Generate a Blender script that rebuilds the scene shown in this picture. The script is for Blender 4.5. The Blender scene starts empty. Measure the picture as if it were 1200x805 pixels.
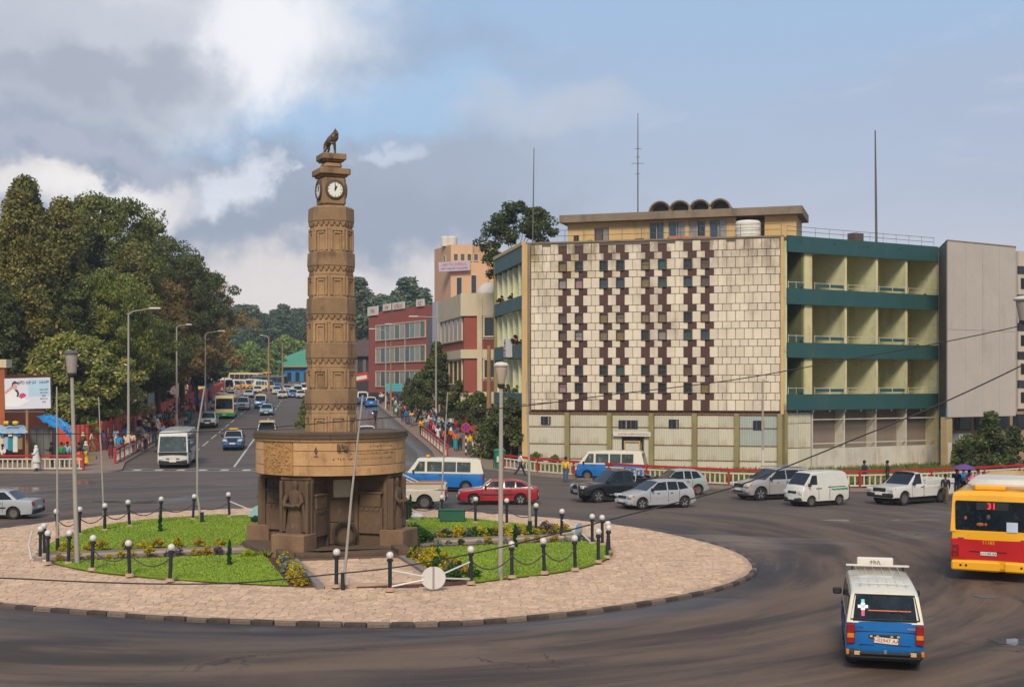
import bpy, bmesh, math, random
import numpy as np
from mathutils import Vector, Matrix, geometry
PI = math.pi; R = math.radians
S = bpy.context.scene; COL = S.collection
rnd = random.Random(7)

# ------------------------------------------------------------------ camera, sky, sun
EYE = 6.4; FPX = 1500.0; HZ = 450.0
cam = bpy.data.cameras.new('camera'); camo = bpy.data.objects.new('camera', cam); COL.objects.link(camo)
camo.location = (0, 0, EYE); camo.rotation_euler = (R(90), 0, 0)
cam.sensor_width = 36; cam.lens = 45; cam.shift_y = (HZ-402.5)/1200; cam.clip_end = 9000; cam.clip_start = .5
S.camera = camo
S.view_settings.view_transform = 'Standard'; S.view_settings.look = 'None'
S.view_settings.exposure = 0.48; S.view_settings.gamma = 1
SUN_EL, SUN_AZ = 40, -5          # degrees; azimuth turns from behind the camera towards the right
sd = Vector((math.sin(R(SUN_AZ))*math.cos(R(SUN_EL)), -math.cos(R(SUN_AZ))*math.cos(R(SUN_EL)), math.sin(R(SUN_EL))))
sl = bpy.data.lights.new('sun', 'SUN'); sl.energy = 2.4; sl.angle = R(18); sl.color = (1, .87, .68)
so = bpy.data.objects.new('sun', sl); COL.objects.link(so); so.rotation_euler = sd.to_track_quat('Z', 'Y').to_euler()

def lin(c):
    return tuple(((v/255)/12.92 if v/255 <= .04045 else ((v/255+.055)/1.055)**2.4) for v in c)+(1,)

class NT:
    def __init__(s, tree): s.t = tree; s.n = tree.nodes; s.l = tree.links
    def new(s, typ, **kw):
        n = s.n.new(typ)
        for k, v in kw.items(): setattr(n, k, v)
        return n
    def put(s, sock, v):
        if hasattr(v, 'links') or isinstance(v, bpy.types.NodeSocket): s.l.new(v, sock)
        else: sock.default_value = v
    def math(s, op, a, b=0.0, c=None, clamp=False):
        n = s.new('ShaderNodeMath', operation=op, use_clamp=clamp)
        s.put(n.inputs[0], a); s.put(n.inputs[1], b)
        if c is not None: s.put(n.inputs[2], c)
        return n.outputs[0]
    def vmath(s, op, a, b=(0, 0, 0), out=0):
        n = s.new('ShaderNodeVectorMath', operation=op); s.put(n.inputs[0], a); s.put(n.inputs[1], b)
        return n.outputs[out]
    def noise(s, vec, scale, detail=4, rough=.55, dist=0, col=False):
        n = s.new('ShaderNodeTexNoise'); s.put(n.inputs['Vector'], vec)
        n.inputs['Scale'].default_value = scale; n.inputs['Detail'].default_value = detail
        n.inputs['Roughness'].default_value = rough; n.inputs['Distortion'].default_value = dist
        return n.outputs['Color' if col else 'Fac']
    def mapr(s, v, a, b, c=0.0, d=1.0, smooth=True):
        n = s.new('ShaderNodeMapRange'); n.interpolation_type = 'SMOOTHSTEP' if smooth else 'LINEAR'
        s.put(n.inputs['Value'], v)
        for k, x in zip(('From Min', 'From Max', 'To Min', 'To Max'), (a, b, c, d)): n.inputs[k].default_value = x
        return n.outputs[0]
    def mix(s, f, a, b, mode='MIX'):
        n = s.new('ShaderNodeMix', data_type='RGBA', blend_type=mode)
        s.put(n.inputs[0], f); s.put(n.inputs[6], a); s.put(n.inputs[7], b)
        return n.outputs[2]
    def hsv(s, c, v=1.0, sat=1.0, h=.5):
        n = s.new('ShaderNodeHueSaturation'); s.put(n.inputs['Hue'], h); s.put(n.inputs['Saturation'], sat); s.put(n.inputs['Value'], v)
        s.put(n.inputs['Color'], c); return n.outputs[0]
    def ramp(s, f, stops):
        n = s.new('ShaderNodeValToRGB'); s.put(n.inputs[0], f); e = n.color_ramp.elements
        while len(e) < len(stops): e.new(.5)
        for k, (p, c) in enumerate(stops): e[k].position = p; e[k].color = c
        return n.outputs[0]

W = bpy.data.worlds.new('World'); S.world = W; W.use_nodes = True
def build_world():
    t = NT(W.node_tree); t.n.clear()
    out = t.new('ShaderNodeOutputWorld'); tc = t.new('ShaderNodeTexCoord'); d = tc.outputs['Generated']
    sky = t.new('ShaderNodeTexSky', sky_type='NISHITA'); sky.sun_disc = False
    sky.sun_elevation = R(SUN_EL); sky.sun_rotation = R(180-SUN_AZ); sky.altitude = 2300
    bg1 = t.new('ShaderNodeBackground'); t.l.new(sky.outputs[0], bg1.inputs[0]); bg1.inputs[1].default_value = .06
    sep = t.new('ShaderNodeSeparateXYZ'); t.put(sep.inputs[0], d); z = sep.outputs['Z']; x = sep.outputs['X']
    base = t.ramp(t.math('MAXIMUM', z, 0.0), [(0, lin((200, 196, 198))), (.07, lin((190, 190, 198))), (.16, lin((170, 181, 200))), (.28, lin((156, 182, 212))), (1, lin((150, 172, 205)))])
    # thin cloud everywhere: noise laid on a plane overhead
    den = t.math('ADD', t.math('ABSOLUTE', z), .16)
    pl = t.vmath('DIVIDE', d, (1, 1, 1)); n = t.new('ShaderNodeCombineXYZ'); t.put(n.inputs[0], den); t.put(n.inputs[1], den); n.inputs[2].default_value = 1
    pv = t.vmath('DIVIDE', d, n.outputs[0])
    n1 = t.noise(pv, 1.3, 8, .55, .25); n2 = t.noise(d, 9, 8, .6, .3); n3 = t.noise(d, 26, 6, .6, .2)
    col = t.mix(t.mapr(n1, .46, .66, 0, .35), base, lin((168, 174, 192)))
    col = t.mix(t.mapr(t.noise(pv, 2.7, 8, .6, .4), .56, .76, 0, .35), col, lin((206, 206, 212)))
    wob = t.math('ADD', t.math('MULTIPLY', t.math('SUBTRACT', n2, .5), 1.3), t.math('MULTIPLY', t.math('SUBTRACT', n3, .5), .8))
    w1 = t.vmath('MULTIPLY', t.vmath('SUBTRACT', t.noise(d, 7, 3, .5, 0, True), (.5, .5, .5)), (.16, .16, .10)); w2 = t.vmath('MULTIPLY', t.vmath('SUBTRACT', t.noise(d, 30, 5, .6, 0, True), (.5, .5, .5)), (.07, .07, .05))
    dw = t.vmath('ADD', t.vmath('ADD', d, w1), w2)
    def blob(col, px, py, sx, sy, rgb, soft, amt=1.0, k=1.0):
        c = Vector(((px-600)/FPX, 1, (HZ-py)/FPX)).normalized()
        v = t.vmath('SUBTRACT', dw, tuple(c)); v = t.vmath('MULTIPLY', v, (FPX/sx, 2.0, FPX/sy))
        r = t.vmath('LENGTH', v, out=1)
        r = t.math('ADD', r, t.math('MULTIPLY', wob, k))
        return t.mix(t.mapr(r, 1+soft, 1-soft, 0, amt), col, lin(rgb))
    col = blob(col, 120, 190, 470, 175, (140, 149, 166), .4, .85, .5)      # grey mass
    col = blob(col, 420, 250, 240, 75, (150, 158, 174), .45, .8, .5)
    col = blob(col, 430, 130, 190, 52, (161, 190, 220), .5, .9, .7)          # blue gap
    col = blob(col, 230, 25, 190, 95, (220, 222, 228), .42, .95, .6)         # bright upper left
    col = blob(col, 40, 60, 170, 80, (184, 188, 198), .5, .8, .6)
    col = blob(col, 300, 55, 55, 60, (240, 240, 243), .6, .8, .7)
    col = blob(col, 100, 95, 110, 22, (160, 166, 180), .6, .8, .8)
    col = blob(col, 30, 216, 90, 24, (232, 226, 222), .5, .85, .95)
    col = blob(col, 185, 232, 70, 26, (228, 222, 222), .5, .85, .95)
    col = blob(col, 120, 222, 60, 14, (236, 232, 228), .5, .8, .95)
    col = blob(col, 312, 214, 34, 30, (226, 228, 234), .45, .9, 1.0)
    col = blob(col, 350, 190, 26, 10, (206, 214, 228), .5, .8, 1.2)
    col = blob(col, 440, 192, 50, 11, (208, 216, 230), .5, .8, 1.0)
    col = blob(col, 20, 170, 200, 14, (178, 181, 196), .6, .6, 1.2)
    col = blob(col, 360, 335, 230, 42, (216, 208, 206), .45, .95, .35)
    col = blob(col, 340, 345, 70, 26, (224, 214, 208), .5, .6, .6)
    col = blob(col, 655, 150, 90, 30, (184, 192, 206), .6, .8, .9)
    col = blob(col, 560, 210, 260, 40, (166, 176, 192), .7, .5, .6)
    bg2 = t.new('ShaderNodeBackground'); t.l.new(col, bg2.inputs[0]); bg2.inputs[1].default_value = .86
    mx = t.new('ShaderNodeMixShader'); mx.inputs[0].default_value = .9
    t.l.new(bg1.outputs[0], mx.inputs[1]); t.l.new(bg2.outputs[0], mx.inputs[2]); t.l.new(mx.outputs[0], out.inputs[0])
build_world()

# ------------------------------------------------------------------ places
def sstep(a, b, v):
    t = max(0, min(1, (v-a)/(b-a))); return t*t*(3-2*t)
def gz(x, y):
    """height of the ground: flat round the monument, climbing gently up the avenue"""
    t = min(y, 430)-64
    if t <= 0: return 0.0
    r = t*t/20 if t < 10 else t-5
    return .026*r*sstep(4, -8, x)
def G(px, py, dz=0.0):
    lo, hi = 22.0, 425.0
    f = lambda Y: HZ+FPX*(EYE-gz((px-600)*Y/FPX, Y)-dz)/Y-py
    for _ in range(46):
        m = (lo+hi)/2
        if f(m) > 0: lo = m
        else: hi = m
    return Vector(((px-600)*lo/FPX, lo, gz((px-600)*lo/FPX, lo)+dz))
def P(px, py, Y): return Vector(((px-600)*Y/FPX, Y, EYE+(HZ-py)*Y/FPX))

# ------------------------------------------------------------------ materials
MATS = {}
def mat(name, rgb, rough=.75, var=.12, scale=3.0, bump=.08, metal=0.0, streak=0.0, stain=(70, 60, 48), stscale=2.0,
        island=0.0, spec=.5, world=False, coat=0.0, fine=0.0, obr=0.0, spots=0.0, spotcol=None, em=0.0, alpha=1.0):
    if name in MATS: return MATS[name]
    m = bpy.data.materials.new(name); m.use_nodes = True; t = NT(m.node_tree)
    b = t.n['Principled BSDF']
    if world: vec = t.new('ShaderNodeNewGeometry').outputs['Position']
    else: vec = t.new('ShaderNodeTexCoord').outputs['Object']
    c = lin(rgb)
    n = t.noise(vec, scale, 5, .6)
    val = t.mapr(n, .25, .75, 1-var, 1+var, False)
    if fine: val = t.math('MULTIPLY', val, t.mapr(t.noise(vec, scale*14, 3, .7), .25, .75, 1-fine, 1+fine, False))
    if island:
        g = t.new('ShaderNodeNewGeometry').outputs['Random Per Island']
        o = t.new('ShaderNodeObjectInfo').outputs['Random']
        fr = t.math('FRACT', t.math('ADD', t.math('MULTIPLY', g, 7.31), t.math('MULTIPLY', o, 5.17)))
        val = t.math('MULTIPLY', val, t.mapr(fr, 0, 1, 1-island, 1+island, False))
    if obr:
        o = t.new('ShaderNodeObjectInfo').outputs['Random']
        val = t.math('MULTIPLY', val, t.mapr(o, 0, 1, 1-obr, 1+obr, False))
    col = t.hsv(c, val)
    if streak:
        sv = t.vmath('MULTIPLY', vec, (stscale, stscale, stscale*.12))
        sn = t.noise(sv, 1.0, 6, .65)
        sn2 = t.noise(vec, stscale*.35, 4, .6)
        f = t.mapr(t.math('ADD', t.math('MULTIPLY', sn, .6), t.math('MULTIPLY', sn2, .5)), .53, .75, 0, streak)
        col = t.mix(f, col, lin(stain))
    if spots:
        f = t.mapr(t.noise(vec, scale*2.3, 6, .7), .55, .68, 0, spots)
        col = t.mix(f, col, lin(spotcol or stain))
    t.put(b.inputs['Base Color'], col)
    t.put(b.inputs['Roughness'], t.mapr(n, .2, .8, max(.02, rough-.08), min(1, rough+.08), False))
    b.inputs['Metallic'].default_value = metal; b.inputs['Specular IOR Level'].default_value = spec
    b.inputs['Coat Weight'].default_value = coat; b.inputs['Coat Roughness'].default_value = .08
    if em:
        t.put(b.inputs['Emission Color'], c); b.inputs['Emission Strength'].default_value = em
    if bump:
        bp = t.new('ShaderNodeBump'); bp.inputs['Strength'].default_value = min(1, bump*3); bp.inputs['Distance'].default_value = .03
        t.put(bp.inputs['Height'], t.noise(vec, scale*6, 6, .65)); t.l.new(bp.outputs[0], b.inputs['Normal'])
    MATS[name] = m; return m
def paint(name, rgb, dirt=.25):
    """car paint"""
    return mat('paint_'+name, rgb, rough=.32, var=.05, scale=1.6, bump=0, coat=.6, spots=dirt, spotcol=tuple(int(v*.55+40) for v in rgb), spec=.5)

def mroad():
    m = bpy.data.materials.new('asphalt'); m.use_nodes = True; t = NT(m.node_tree); b = t.n['Principled BSDF']
    p = t.new('ShaderNodeNewGeometry').outputs['Position']
    # angle / radius about the roundabout so that the tyre-wear bands follow the traffic
    q = t.vmath('SUBTRACT', p, (MC[0], MC[1], 0)); sp = t.new('ShaderNodeSeparateXYZ'); t.put(sp.inputs[0], q)
    rr = t.math('SQRT', t.math('ADD', t.math('POWER', sp.outputs[0], 2), t.math('POWER', sp.outputs[1], 2)))
    an = t.math('ARCTAN2', sp.outputs[1], sp.outputs[0])
    cb = t.new('ShaderNodeCombineXYZ'); t.put(cb.inputs[0], t.math('MULTIPLY', rr, 1.0)); t.put(cb.inputs[1], t.math('MULTIPLY', an, 3.2))
    band = t.noise(cb.outputs[0], .55, 6, .62, .3)
    band2 = t.noise(cb.outputs[0], 1.9, 5, .6, .5)
    big = t.noise(p, .07, 5, .55, .4); mid = t.noise(p, .5, 6, .6); fine = t.noise(p, 9, 4, .7)
    col = t.mix(t.mapr(band, .36, .64), lin((66, 55, 48)), lin((108, 88, 72)))
    col = t.mix(t.mapr(big, .5, .68, 0, .6), col, lin((116, 97, 80)))
    col = t.mix(t.mapr(band2, .56, .74, 0, .45), col, lin((56, 54, 56)))
    col = t.mix(t.mapr(mid, .56, .72, 0, .45), col, lin((66, 62, 62)))
    # dark damp band beside the island kerb
    edge = t.math('MULTIPLY', t.mapr(rr, 19.0, 16.2, 0, 1), t.mapr(mid, .2, .5, .75, 1))
    col = t.mix(t.math('MULTIPLY', edge, .6), col, lin((52, 54, 60)))
    # dried mud
    mud = t.math('MULTIPLY', t.mapr(t.noise(cb.outputs[0], .33, 6, .6, .8), .52, .7), .55)
    col = t.mix(mud, col, lin((112, 90, 72)))
    cb2 = t.new('ShaderNodeCombineXYZ'); t.put(cb2.inputs[0], t.math('MULTIPLY', rr, 2.6)); t.put(cb2.inputs[1], t.math('MULTIPLY', an, 2.0))
    trk = t.noise(cb2.outputs[0], 1.3, 5, .7, .2)
    col = t.mix(t.mapr(trk, .54, .74, 0, .3), col, lin((54, 48, 46))); col = t.mix(t.mapr(trk, .46, .28, 0, .25), col, lin((132, 114, 98)))
    col = t.mix(t.mapr(t.noise(p, 1.7, 6, .75), .62, .74, 0, .5), col, lin((50, 44, 42)))
    # cracks
    v = t.new('ShaderNodeTexVoronoi', feature='DISTANCE_TO_EDGE'); v.inputs['Scale'].default_value = .22
    t.put(v.inputs['Vector'], t.vmath('ADD', p, t.vmath('MULTIPLY', t.noise(p, .9, 5, .6, 0, True), (2.2, 2.2, 0))))
    cr = t.math('MULTIPLY', t.mapr(v.outputs['Distance'], .012, .003, 0, 1), t.mapr(t.noise(p, .13, 3), .5, .6))
    col = t.mix(t.math('MULTIPLY', cr, .7), col, lin((38, 34, 32)))
    col = t.hsv(col, t.math('MULTIPLY', t.mapr(fine, .2, .8, .8, 1.2, False), t.mapr(t.noise(p, 45, 2, .7), .3, .7, .82, 1.18, False)))
    col = t.mix(t.mapr(t.noise(p, .9, 4, .7), .7, .78, 0, .6), col, lin((40, 36, 36)))
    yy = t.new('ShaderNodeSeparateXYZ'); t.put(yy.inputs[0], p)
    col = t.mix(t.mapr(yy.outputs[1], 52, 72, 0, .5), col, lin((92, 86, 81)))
    t.put(b.inputs['Base Color'], col)
    # wet patches
    wet = t.math('MULTIPLY', t.mapr(t.noise(t.vmath('MULTIPLY', p, (.10, .22, 0)), 1.0, 6, .55, .6), .53, .62), 1.0)
    xs = t.new('ShaderNodeSeparateXYZ'); t.put(xs.inputs[0], p)
    ln = t.math('ADD', xs.outputs[0], t.math('MULTIPLY', t.math('SUBTRACT', xs.outputs[1], 98.0), .155))   # offset from the avenue axis
    aven = t.math('MULTIPLY', t.mapr(ln, -7.2, -5.6, 1, 0), t.math('MULTIPLY', t.mapr(ln, -14.5, -12.5), t.mapr(xs.outputs[1], 88, 96)))
    right = t.math('MULTIPLY', t.mapr(xs.outputs[1], 49, 53), t.math('MULTIPLY', t.mapr(xs.outputs[1], 66, 62), t.mapr(xs.outputs[0], 8, 14)))
    far = t.math('MULTIPLY', t.mapr(xs.outputs[1], 62, 68), t.mapr(xs.outputs[1], 84, 80))
    left = t.math('MULTIPLY', far, t.mapr(xs.outputs[0], -15, -20))
    w = t.math('ADD', aven, t.math('MULTIPLY', wet, t.math('ADD', t.math('ADD', right, left), t.math('MULTIPLY', edge, .6))), None, True)
    t.put(b.inputs['Roughness'], t.math('SUBTRACT', t.mapr(fine, .2, .8, .68, .82, False), t.math('MULTIPLY', w, .58)))
    t.put(b.inputs['Specular IOR Level'], t.math('ADD', .28, t.math('MULTIPLY', w, .5)))
    bp = t.new('ShaderNodeBump'); bp.inputs['Distance'].default_value = .02
    t.put(bp.inputs['Strength'], t.math('SUBTRACT', .35, t.math('MULTIPLY', w, .32)))
    t.put(bp.inputs['Height'], t.math('ADD', fine, t.math('MULTIPLY', mid, 1.0))); t.l.new(bp.outputs[0], b.inputs['Normal'])
    return m

# ------------------------------------------------------------------ mesh building
class MB:
    def __init__(s): s.v = []; s.f = []; s.m = []; s.M = None
    def add(s, vs, fs, mi=0, M=None):
        o = len(s.v)
        if s.M is not None: M = s.M if M is None else s.M @ M
        if M is not None: vs = [M @ Vector(v) for v in vs]
        s.v += [tuple(v) for v in vs]; s.f += [tuple(o+i for i in f) for f in fs]; s.m += [mi]*len(fs); return s
    def box(s, c, d, mi=0, M=None, rz=0, taper=1.0, top=True):
        x, y, z = d[0]/2, d[1]/2, d[2]/2; k = taper
        vs = [(-x, -y, -z), (x, -y, -z), (x, y, -z), (-x, y, -z), (-x*k, -y*k, z), (x*k, -y*k, z), (x*k, y*k, z), (-x*k, y*k, z)]
        if rz: vs = [(a*math.cos(rz)-b*math.sin(rz), a*math.sin(rz)+b*math.cos(rz), e) for a, b, e in vs]
        vs = [(a+c[0], b+c[1], e+c[2]) for a, b, e in vs]
        return s.add(vs, [(3, 2, 1, 0), (4, 5, 6, 7), (0, 1, 5, 4), (1, 2, 6, 5), (2, 3, 7, 6), (3, 0, 4, 7)], mi, M)
    def rbox(s, c, d, r=.02, mi=0, M=None):
        """box with chamfered edges"""
        bm = bmesh.new(); bmesh.ops.create_cube(bm, size=1)
        bmesh.ops.scale(bm, vec=d, verts=bm.verts); bmesh.ops.bevel(bm, geom=bm.edges[:], offset=r, segments=1, affect='EDGES', profile=.7)
        bmesh.ops.translate(bm, vec=c, verts=bm.verts)
        s.bm(bm, mi, M); return s
    def bm(s, bm, mi=0, M=None):
        bm.verts.ensure_lookup_table()
        for k, v in enumerate(bm.verts): v.index = k
        s.add([v.co.copy() for v in bm.verts], [tuple(v.index for v in f.verts) for f in bm.faces], mi, M); bm.free()
    def tube(s, pts, r, n=8, mi=0, M=None, cap=True):
        pts = [Vector(p) for p in pts]; rs = r if isinstance(r, (list, tuple)) else [r]*len(pts)
        vs = []; fs = []; up = None
        for i, p in enumerate(pts):
            d = (pts[min(i+1, len(pts)-1)]-pts[max(i-1, 0)])
            d = d.normalized() if d.length > 1e-9 else Vector((0, 0, 1))
            if up is None: up = Vector((1, 0, 0)) if abs(d.x) < .7 else Vector((0, 0, 1)) if abs(d.z) < .7 else Vector((0, 1, 0))
            a = d.cross(up).normalized(); b = d.cross(a).normalized()
            for k in range(n):
                t = 2*PI*k/n; vs.append(p+(a*math.cos(t)+b*math.sin(t))*rs[i])
        for i in range(len(pts)-1):
            for k in range(n):
                fs.append((i*n+k, i*n+(k+1) % n, (i+1)*n+(k+1) % n, (i+1)*n+k))
        if cap: fs += [tuple(range(n))[::-1], tuple(range((len(pts)-1)*n, len(pts)*n))]
        return s.add(vs, fs, mi, M)
    def lathe(s, prof, n=16, mi=0, M=None, a0=0, a1=2*PI, c=(0, 0, 0), cap=True):
        full = abs(a1-a0-2*PI) < 1e-6; k = n if full else n+1
        vs = []; fs = []
        for r, z in prof:
            for i in range(k):
                t = a0+(a1-a0)*i/n; vs.append((c[0]+r*math.cos(t), c[1]+r*math.sin(t), c[2]+z))
        for j in range(len(prof)-1):
            for i in range(n):
                i2 = (i+1) % k; fs.append((j*k+i, j*k+i2, (j+1)*k+i2, (j+1)*k+i))
        if full and cap:
            if prof[0][0] > 1e-6: fs.append(tuple(range(k))[::-1])
            if prof[-1][0] > 1e-6: fs.append(tuple(range((len(prof)-1)*k, len(prof)*k)))
        return s.add(vs, fs, mi, M)
    def prism(s, poly, vec, mi=0, M=None):
        """poly: 3D points of one face; vec: extrusion"""
        n = len(poly); v = Vector(vec); a = [Vector(p) for p in poly]
        vs = a+[p+v for p in a]
        fs = [tuple(range(n))[::-1], tuple(range(n, 2*n))]+[(i, (i+1) % n, (i+1) % n+n, i+n) for i in range(n)]
        return s.add(vs, fs, mi, M)
    def ball(s, c, r, n=10, mi=0, sq=(1, 1, 1), M=None):
        pr = [(max(1e-7, math.sin(PI*k/(n//2))), -math.cos(PI*k/(n//2))) for k in range(n//2+1)]
        Mx = Matrix.Translation(c) @ Matrix.Diagonal((r*sq[0], r*sq[1], r*sq[2], 1))
        return s.lathe(pr, n, mi, Mx if M is None else M @ Mx)
    def mesh(s, name, mats, smooth=35, fix=True):
        me = bpy.data.meshes.new(name); me.from_pydata(s.v, [], s.f)
        for m in (mats if isinstance(mats, (list, tuple)) else [mats]): me.materials.append(m)
        if any(s.m): me.polygons.foreach_set('material_index', s.m)
        if fix and len(s.f) < 60000:
            bm = bmesh.new(); bm.from_mesh(me); bmesh.ops.recalc_face_normals(bm, faces=bm.faces); bm.to_mesh(me); bm.free()
        if smooth:
            me.polygons.foreach_set('use_smooth', [True]*len(me.polygons)); me.set_sharp_from_angle(angle=R(smooth))
        me.update(); return me
    def build(s, name, mats, parent=None, smooth=35, loc=None, **kw):
        return link(name, s.mesh(name, mats, smooth), parent, loc, **kw)

def link(name, data, parent=None, loc=None, rz=0, M=None, label=None, cat=None, group=None, kind=None):
    o = bpy.data.objects.new(name, data); COL.objects.link(o)
    if parent is not None: o.parent = parent
    if loc is not None: o.location = loc
    if rz: o.rotation_euler = (0, 0, rz)
    if M is not None: o.matrix_local = M
    tag(o, label, cat, group, kind); return o
def tag(o, label=None, cat=None, group=None, kind=None):
    if label: o['label'] = label
    if cat: o['category'] = cat
    if group: o['group'] = group
    if kind: o['kind'] = kind
    return o
def thing(name, label, cat, loc=(0, 0, 0), rz=0, group=None):
    o = link(name, None, None, loc, rz); o.empty_display_size = .3
    return tag(o, label, cat, group)
KIDS = {}
def kids(o): return [c for c in COL.objects if c.parent is o]
def dup(o, loc=None, rz=None, label=None, group=None, scale=None, tree=None):
    """copy a thing with its parts and sub-parts"""
    if o.name not in KIDS:
        def rec(p): return [(c, rec(c)) for c in p.children]
        KIDS[o.name] = rec(o)
    def cp(src, ch, par):
        c = src.copy(); COL.objects.link(c)
        if par is not None: c.parent = par; c.matrix_parent_inverse = src.matrix_parent_inverse
        for s2, c2 in ch: cp(s2, c2, c)
        return c
    c = cp(o, KIDS[o.name], None)
    if loc is not None: c.location = loc
    if rz is not None: c.rotation_euler = (0, 0, rz)
    if scale is not None: c.scale = (scale,)*3 if not isinstance(scale, (tuple, list)) else scale
    if label: c['label'] = label
    if group: c['group'] = group
    return c
def text(s, size, m, name, parent, M, depth=.004, font=None, align='CENTER'):
    cu = bpy.data.curves.new(name, 'FONT'); cu.body = s; cu.size = size; cu.extrude = depth; cu.align_x = align; cu.align_y = 'CENTER'
    if font: cu.font = font
    cu.resolution_u = 2; cu.materials.append(m)
    o = bpy.data.objects.new('tmp', cu); COL.objects.link(o); dg = bpy.context.evaluated_depsgraph_get(); dg.update()
    me = bpy.data.meshes.new_from_object(o.evaluated_get(dg)); me.name = name; bpy.data.objects.remove(o); bpy.data.curves.remove(cu)
    if not me.materials: me.materials.append(m)
    return link(name, me, parent, M=M)
def face_frame(A, B, out):
    """matrix whose x runs A->B, z is up and -y points outwards (towards 'out')"""
    A = Vector(A); e = (Vector(B)-A); e.z = 0; e.normalize(); n = Vector((-e.y, e.x, 0))      # n = +y of the frame
    if n.dot(Vector(out)-A) > 0: n = -n
    M = Matrix.Identity(4)
    for i in range(3): M[i][0] = e[i]; M[i][1] = n[i]; M[i][2] = (0, 0, 1)[i]; M[i][3] = A[i]
    return M
def densify(poly, step):
    o = []
    for i, a in enumerate(poly):
        b = poly[(i+1) % len(poly)]; L = math.hypot(b[0]-a[0], b[1]-a[1]); k = max(1, int(L/step))
        o += [(a[0]+(b[0]-a[0])*j/k, a[1]+(b[1]-a[1])*j/k) for j in range(k)]
    return o
def inside(p, poly):
    c = False; j = len(poly)-1; x, y = p
    for i in range(len(poly)):
        a, b = poly[i], poly[j]
        if (a[1] > y) != (b[1] > y) and x < (b[0]-a[0])*(y-a[1])/(b[1]-a[1])+a[0]: c = not c
        j = i
    return c
def area(poly): return sum(poly[i][0]*poly[(i+1) % len(poly)][1]-poly[(i+1) % len(poly)][0]*poly[i][1] for i in range(len(poly)))/2
def clip(poly, n, d):
    """keep the part of poly where n.p >= d"""
    o = []
    for i in range(len(poly)):
        a, b = poly[i], poly[(i+1) % len(poly)]
        fa = n[0]*a[0]+n[1]*a[1]-d; fb = n[0]*b[0]+n[1]*b[1]-d
        if fa >= 0: o.append(a)
        if (fa >= 0) != (fb >= 0):
            t = fa/(fa-fb); o.append((a[0]+(b[0]-a[0])*t, a[1]+(b[1]-a[1])*t))
    return o
def sheet(name, poly, dz, m, step=4.0, skirt=0.0, parent=None, **kw):
    """a surface that follows the ground inside a plan polygon, with a skirt down its edge"""
    if area(poly) < 0: poly = poly[::-1]
    bd = densify(poly, step); n = len(bd)
    xs = [p[0] for p in poly]; ys = [p[1] for p in poly]; pts = list(bd)
    y = min(ys)+step/2
    while y < max(ys):
        x = min(xs)+step/2
        while x < max(xs):
            if inside((x, y), poly) and min((x-b[0])**2+(y-b[1])**2 for b in bd) > (step*.45)**2: pts.append((x, y))
            x += step
        y += step
    r = geometry.delaunay_2d_cdt([Vector(p) for p in pts], [], [list(range(n))], 1, 1e-5)
    b = MB(); vv = [(p.x, p.y, gz(p.x, p.y)+dz) for p in r[0]]
    b.add(vv, [tuple(f) for f in r[2]])
    if skirt:
        a = [(p[0], p[1], gz(*p)+dz) for p in bd]
        b.add(a+[(p[0], p[1], p[2]-skirt) for p in a], [(i, i+n, (i+1) % n+n, (i+1) % n) for i in range(n)], 1 if isinstance(m, (list, tuple)) else 0)
    me = b.mesh(name, m, 30, fix=False)
    o = link(name, me, parent, **kw); return o
# ------------------------------------------------------------------ ground, roads, pavements
MC = (-6.95, 49.2)                      # centre of the roundabout and of the monument
M_ROAD = mroad()
M_EARTH = mat('earth', (112, 84, 60), .95, .25, .4, .15, fine=.12, spots=.6, spotcol=(74, 78, 40), world=True)
M_PAVE = mat('pavement', (134, 112, 96), .9, .16, .6, .1, fine=.1, spots=.4, spotcol=(96, 84, 74), world=True)
M_KERB = mat('kerb', (128, 120, 110), .85, .25, 1.5, .1, fine=.15, world=True)
M_LINE = mat('road_paint', (186, 184, 178), .7, .2, 2.5, .03, spots=.75, spotcol=(92, 86, 82), world=True)
M_GRASSY = mat('grass_ground', (104, 104, 56), .95, .3, .8, .2, fine=.3, spots=.5, spotcol=(108, 92, 52), world=True)

def strip_grid(xs, ys, dz, m, name):
    b = MB(); nx = len(xs)
    b.add([(x, y, gz(x, y)+dz) for y in ys for x in xs], [(j*nx+i, j*nx+i+1, (j+1)*nx+i+1, (j+1)*nx+i) for j in range(len(ys)-1) for i in range(nx-1)])
    return link(name, b.mesh(name, m, 30, fix=False), kind='structure')
gx = [-2600, -1200, -500, -260]+list(range(-160, 101, 4))+[200, 500, 1200, 2600]
gy = [-900, -300, -100, -30, 0, 20, 40]+list(range(60, 440, 4))+[480, 700, 1500, 3500, 7000]
strip_grid(gx, gy, -.06, M_EARTH, 'ground')
def ave(x0, y0, Y): return x0-.152*(Y-y0)
roadpoly = [(-140, 16), (90, 16), (90, 110), (30, 100), (8, 96), (-4, 110), (ave(-4, 110, 428), 428), (ave(-31, 91, 428), 428), (-31, 91), (-140, 91)]
road = sheet('road', roadpoly, 0.0, M_ROAD, 4.0); road['kind'] = 'structure'

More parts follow.
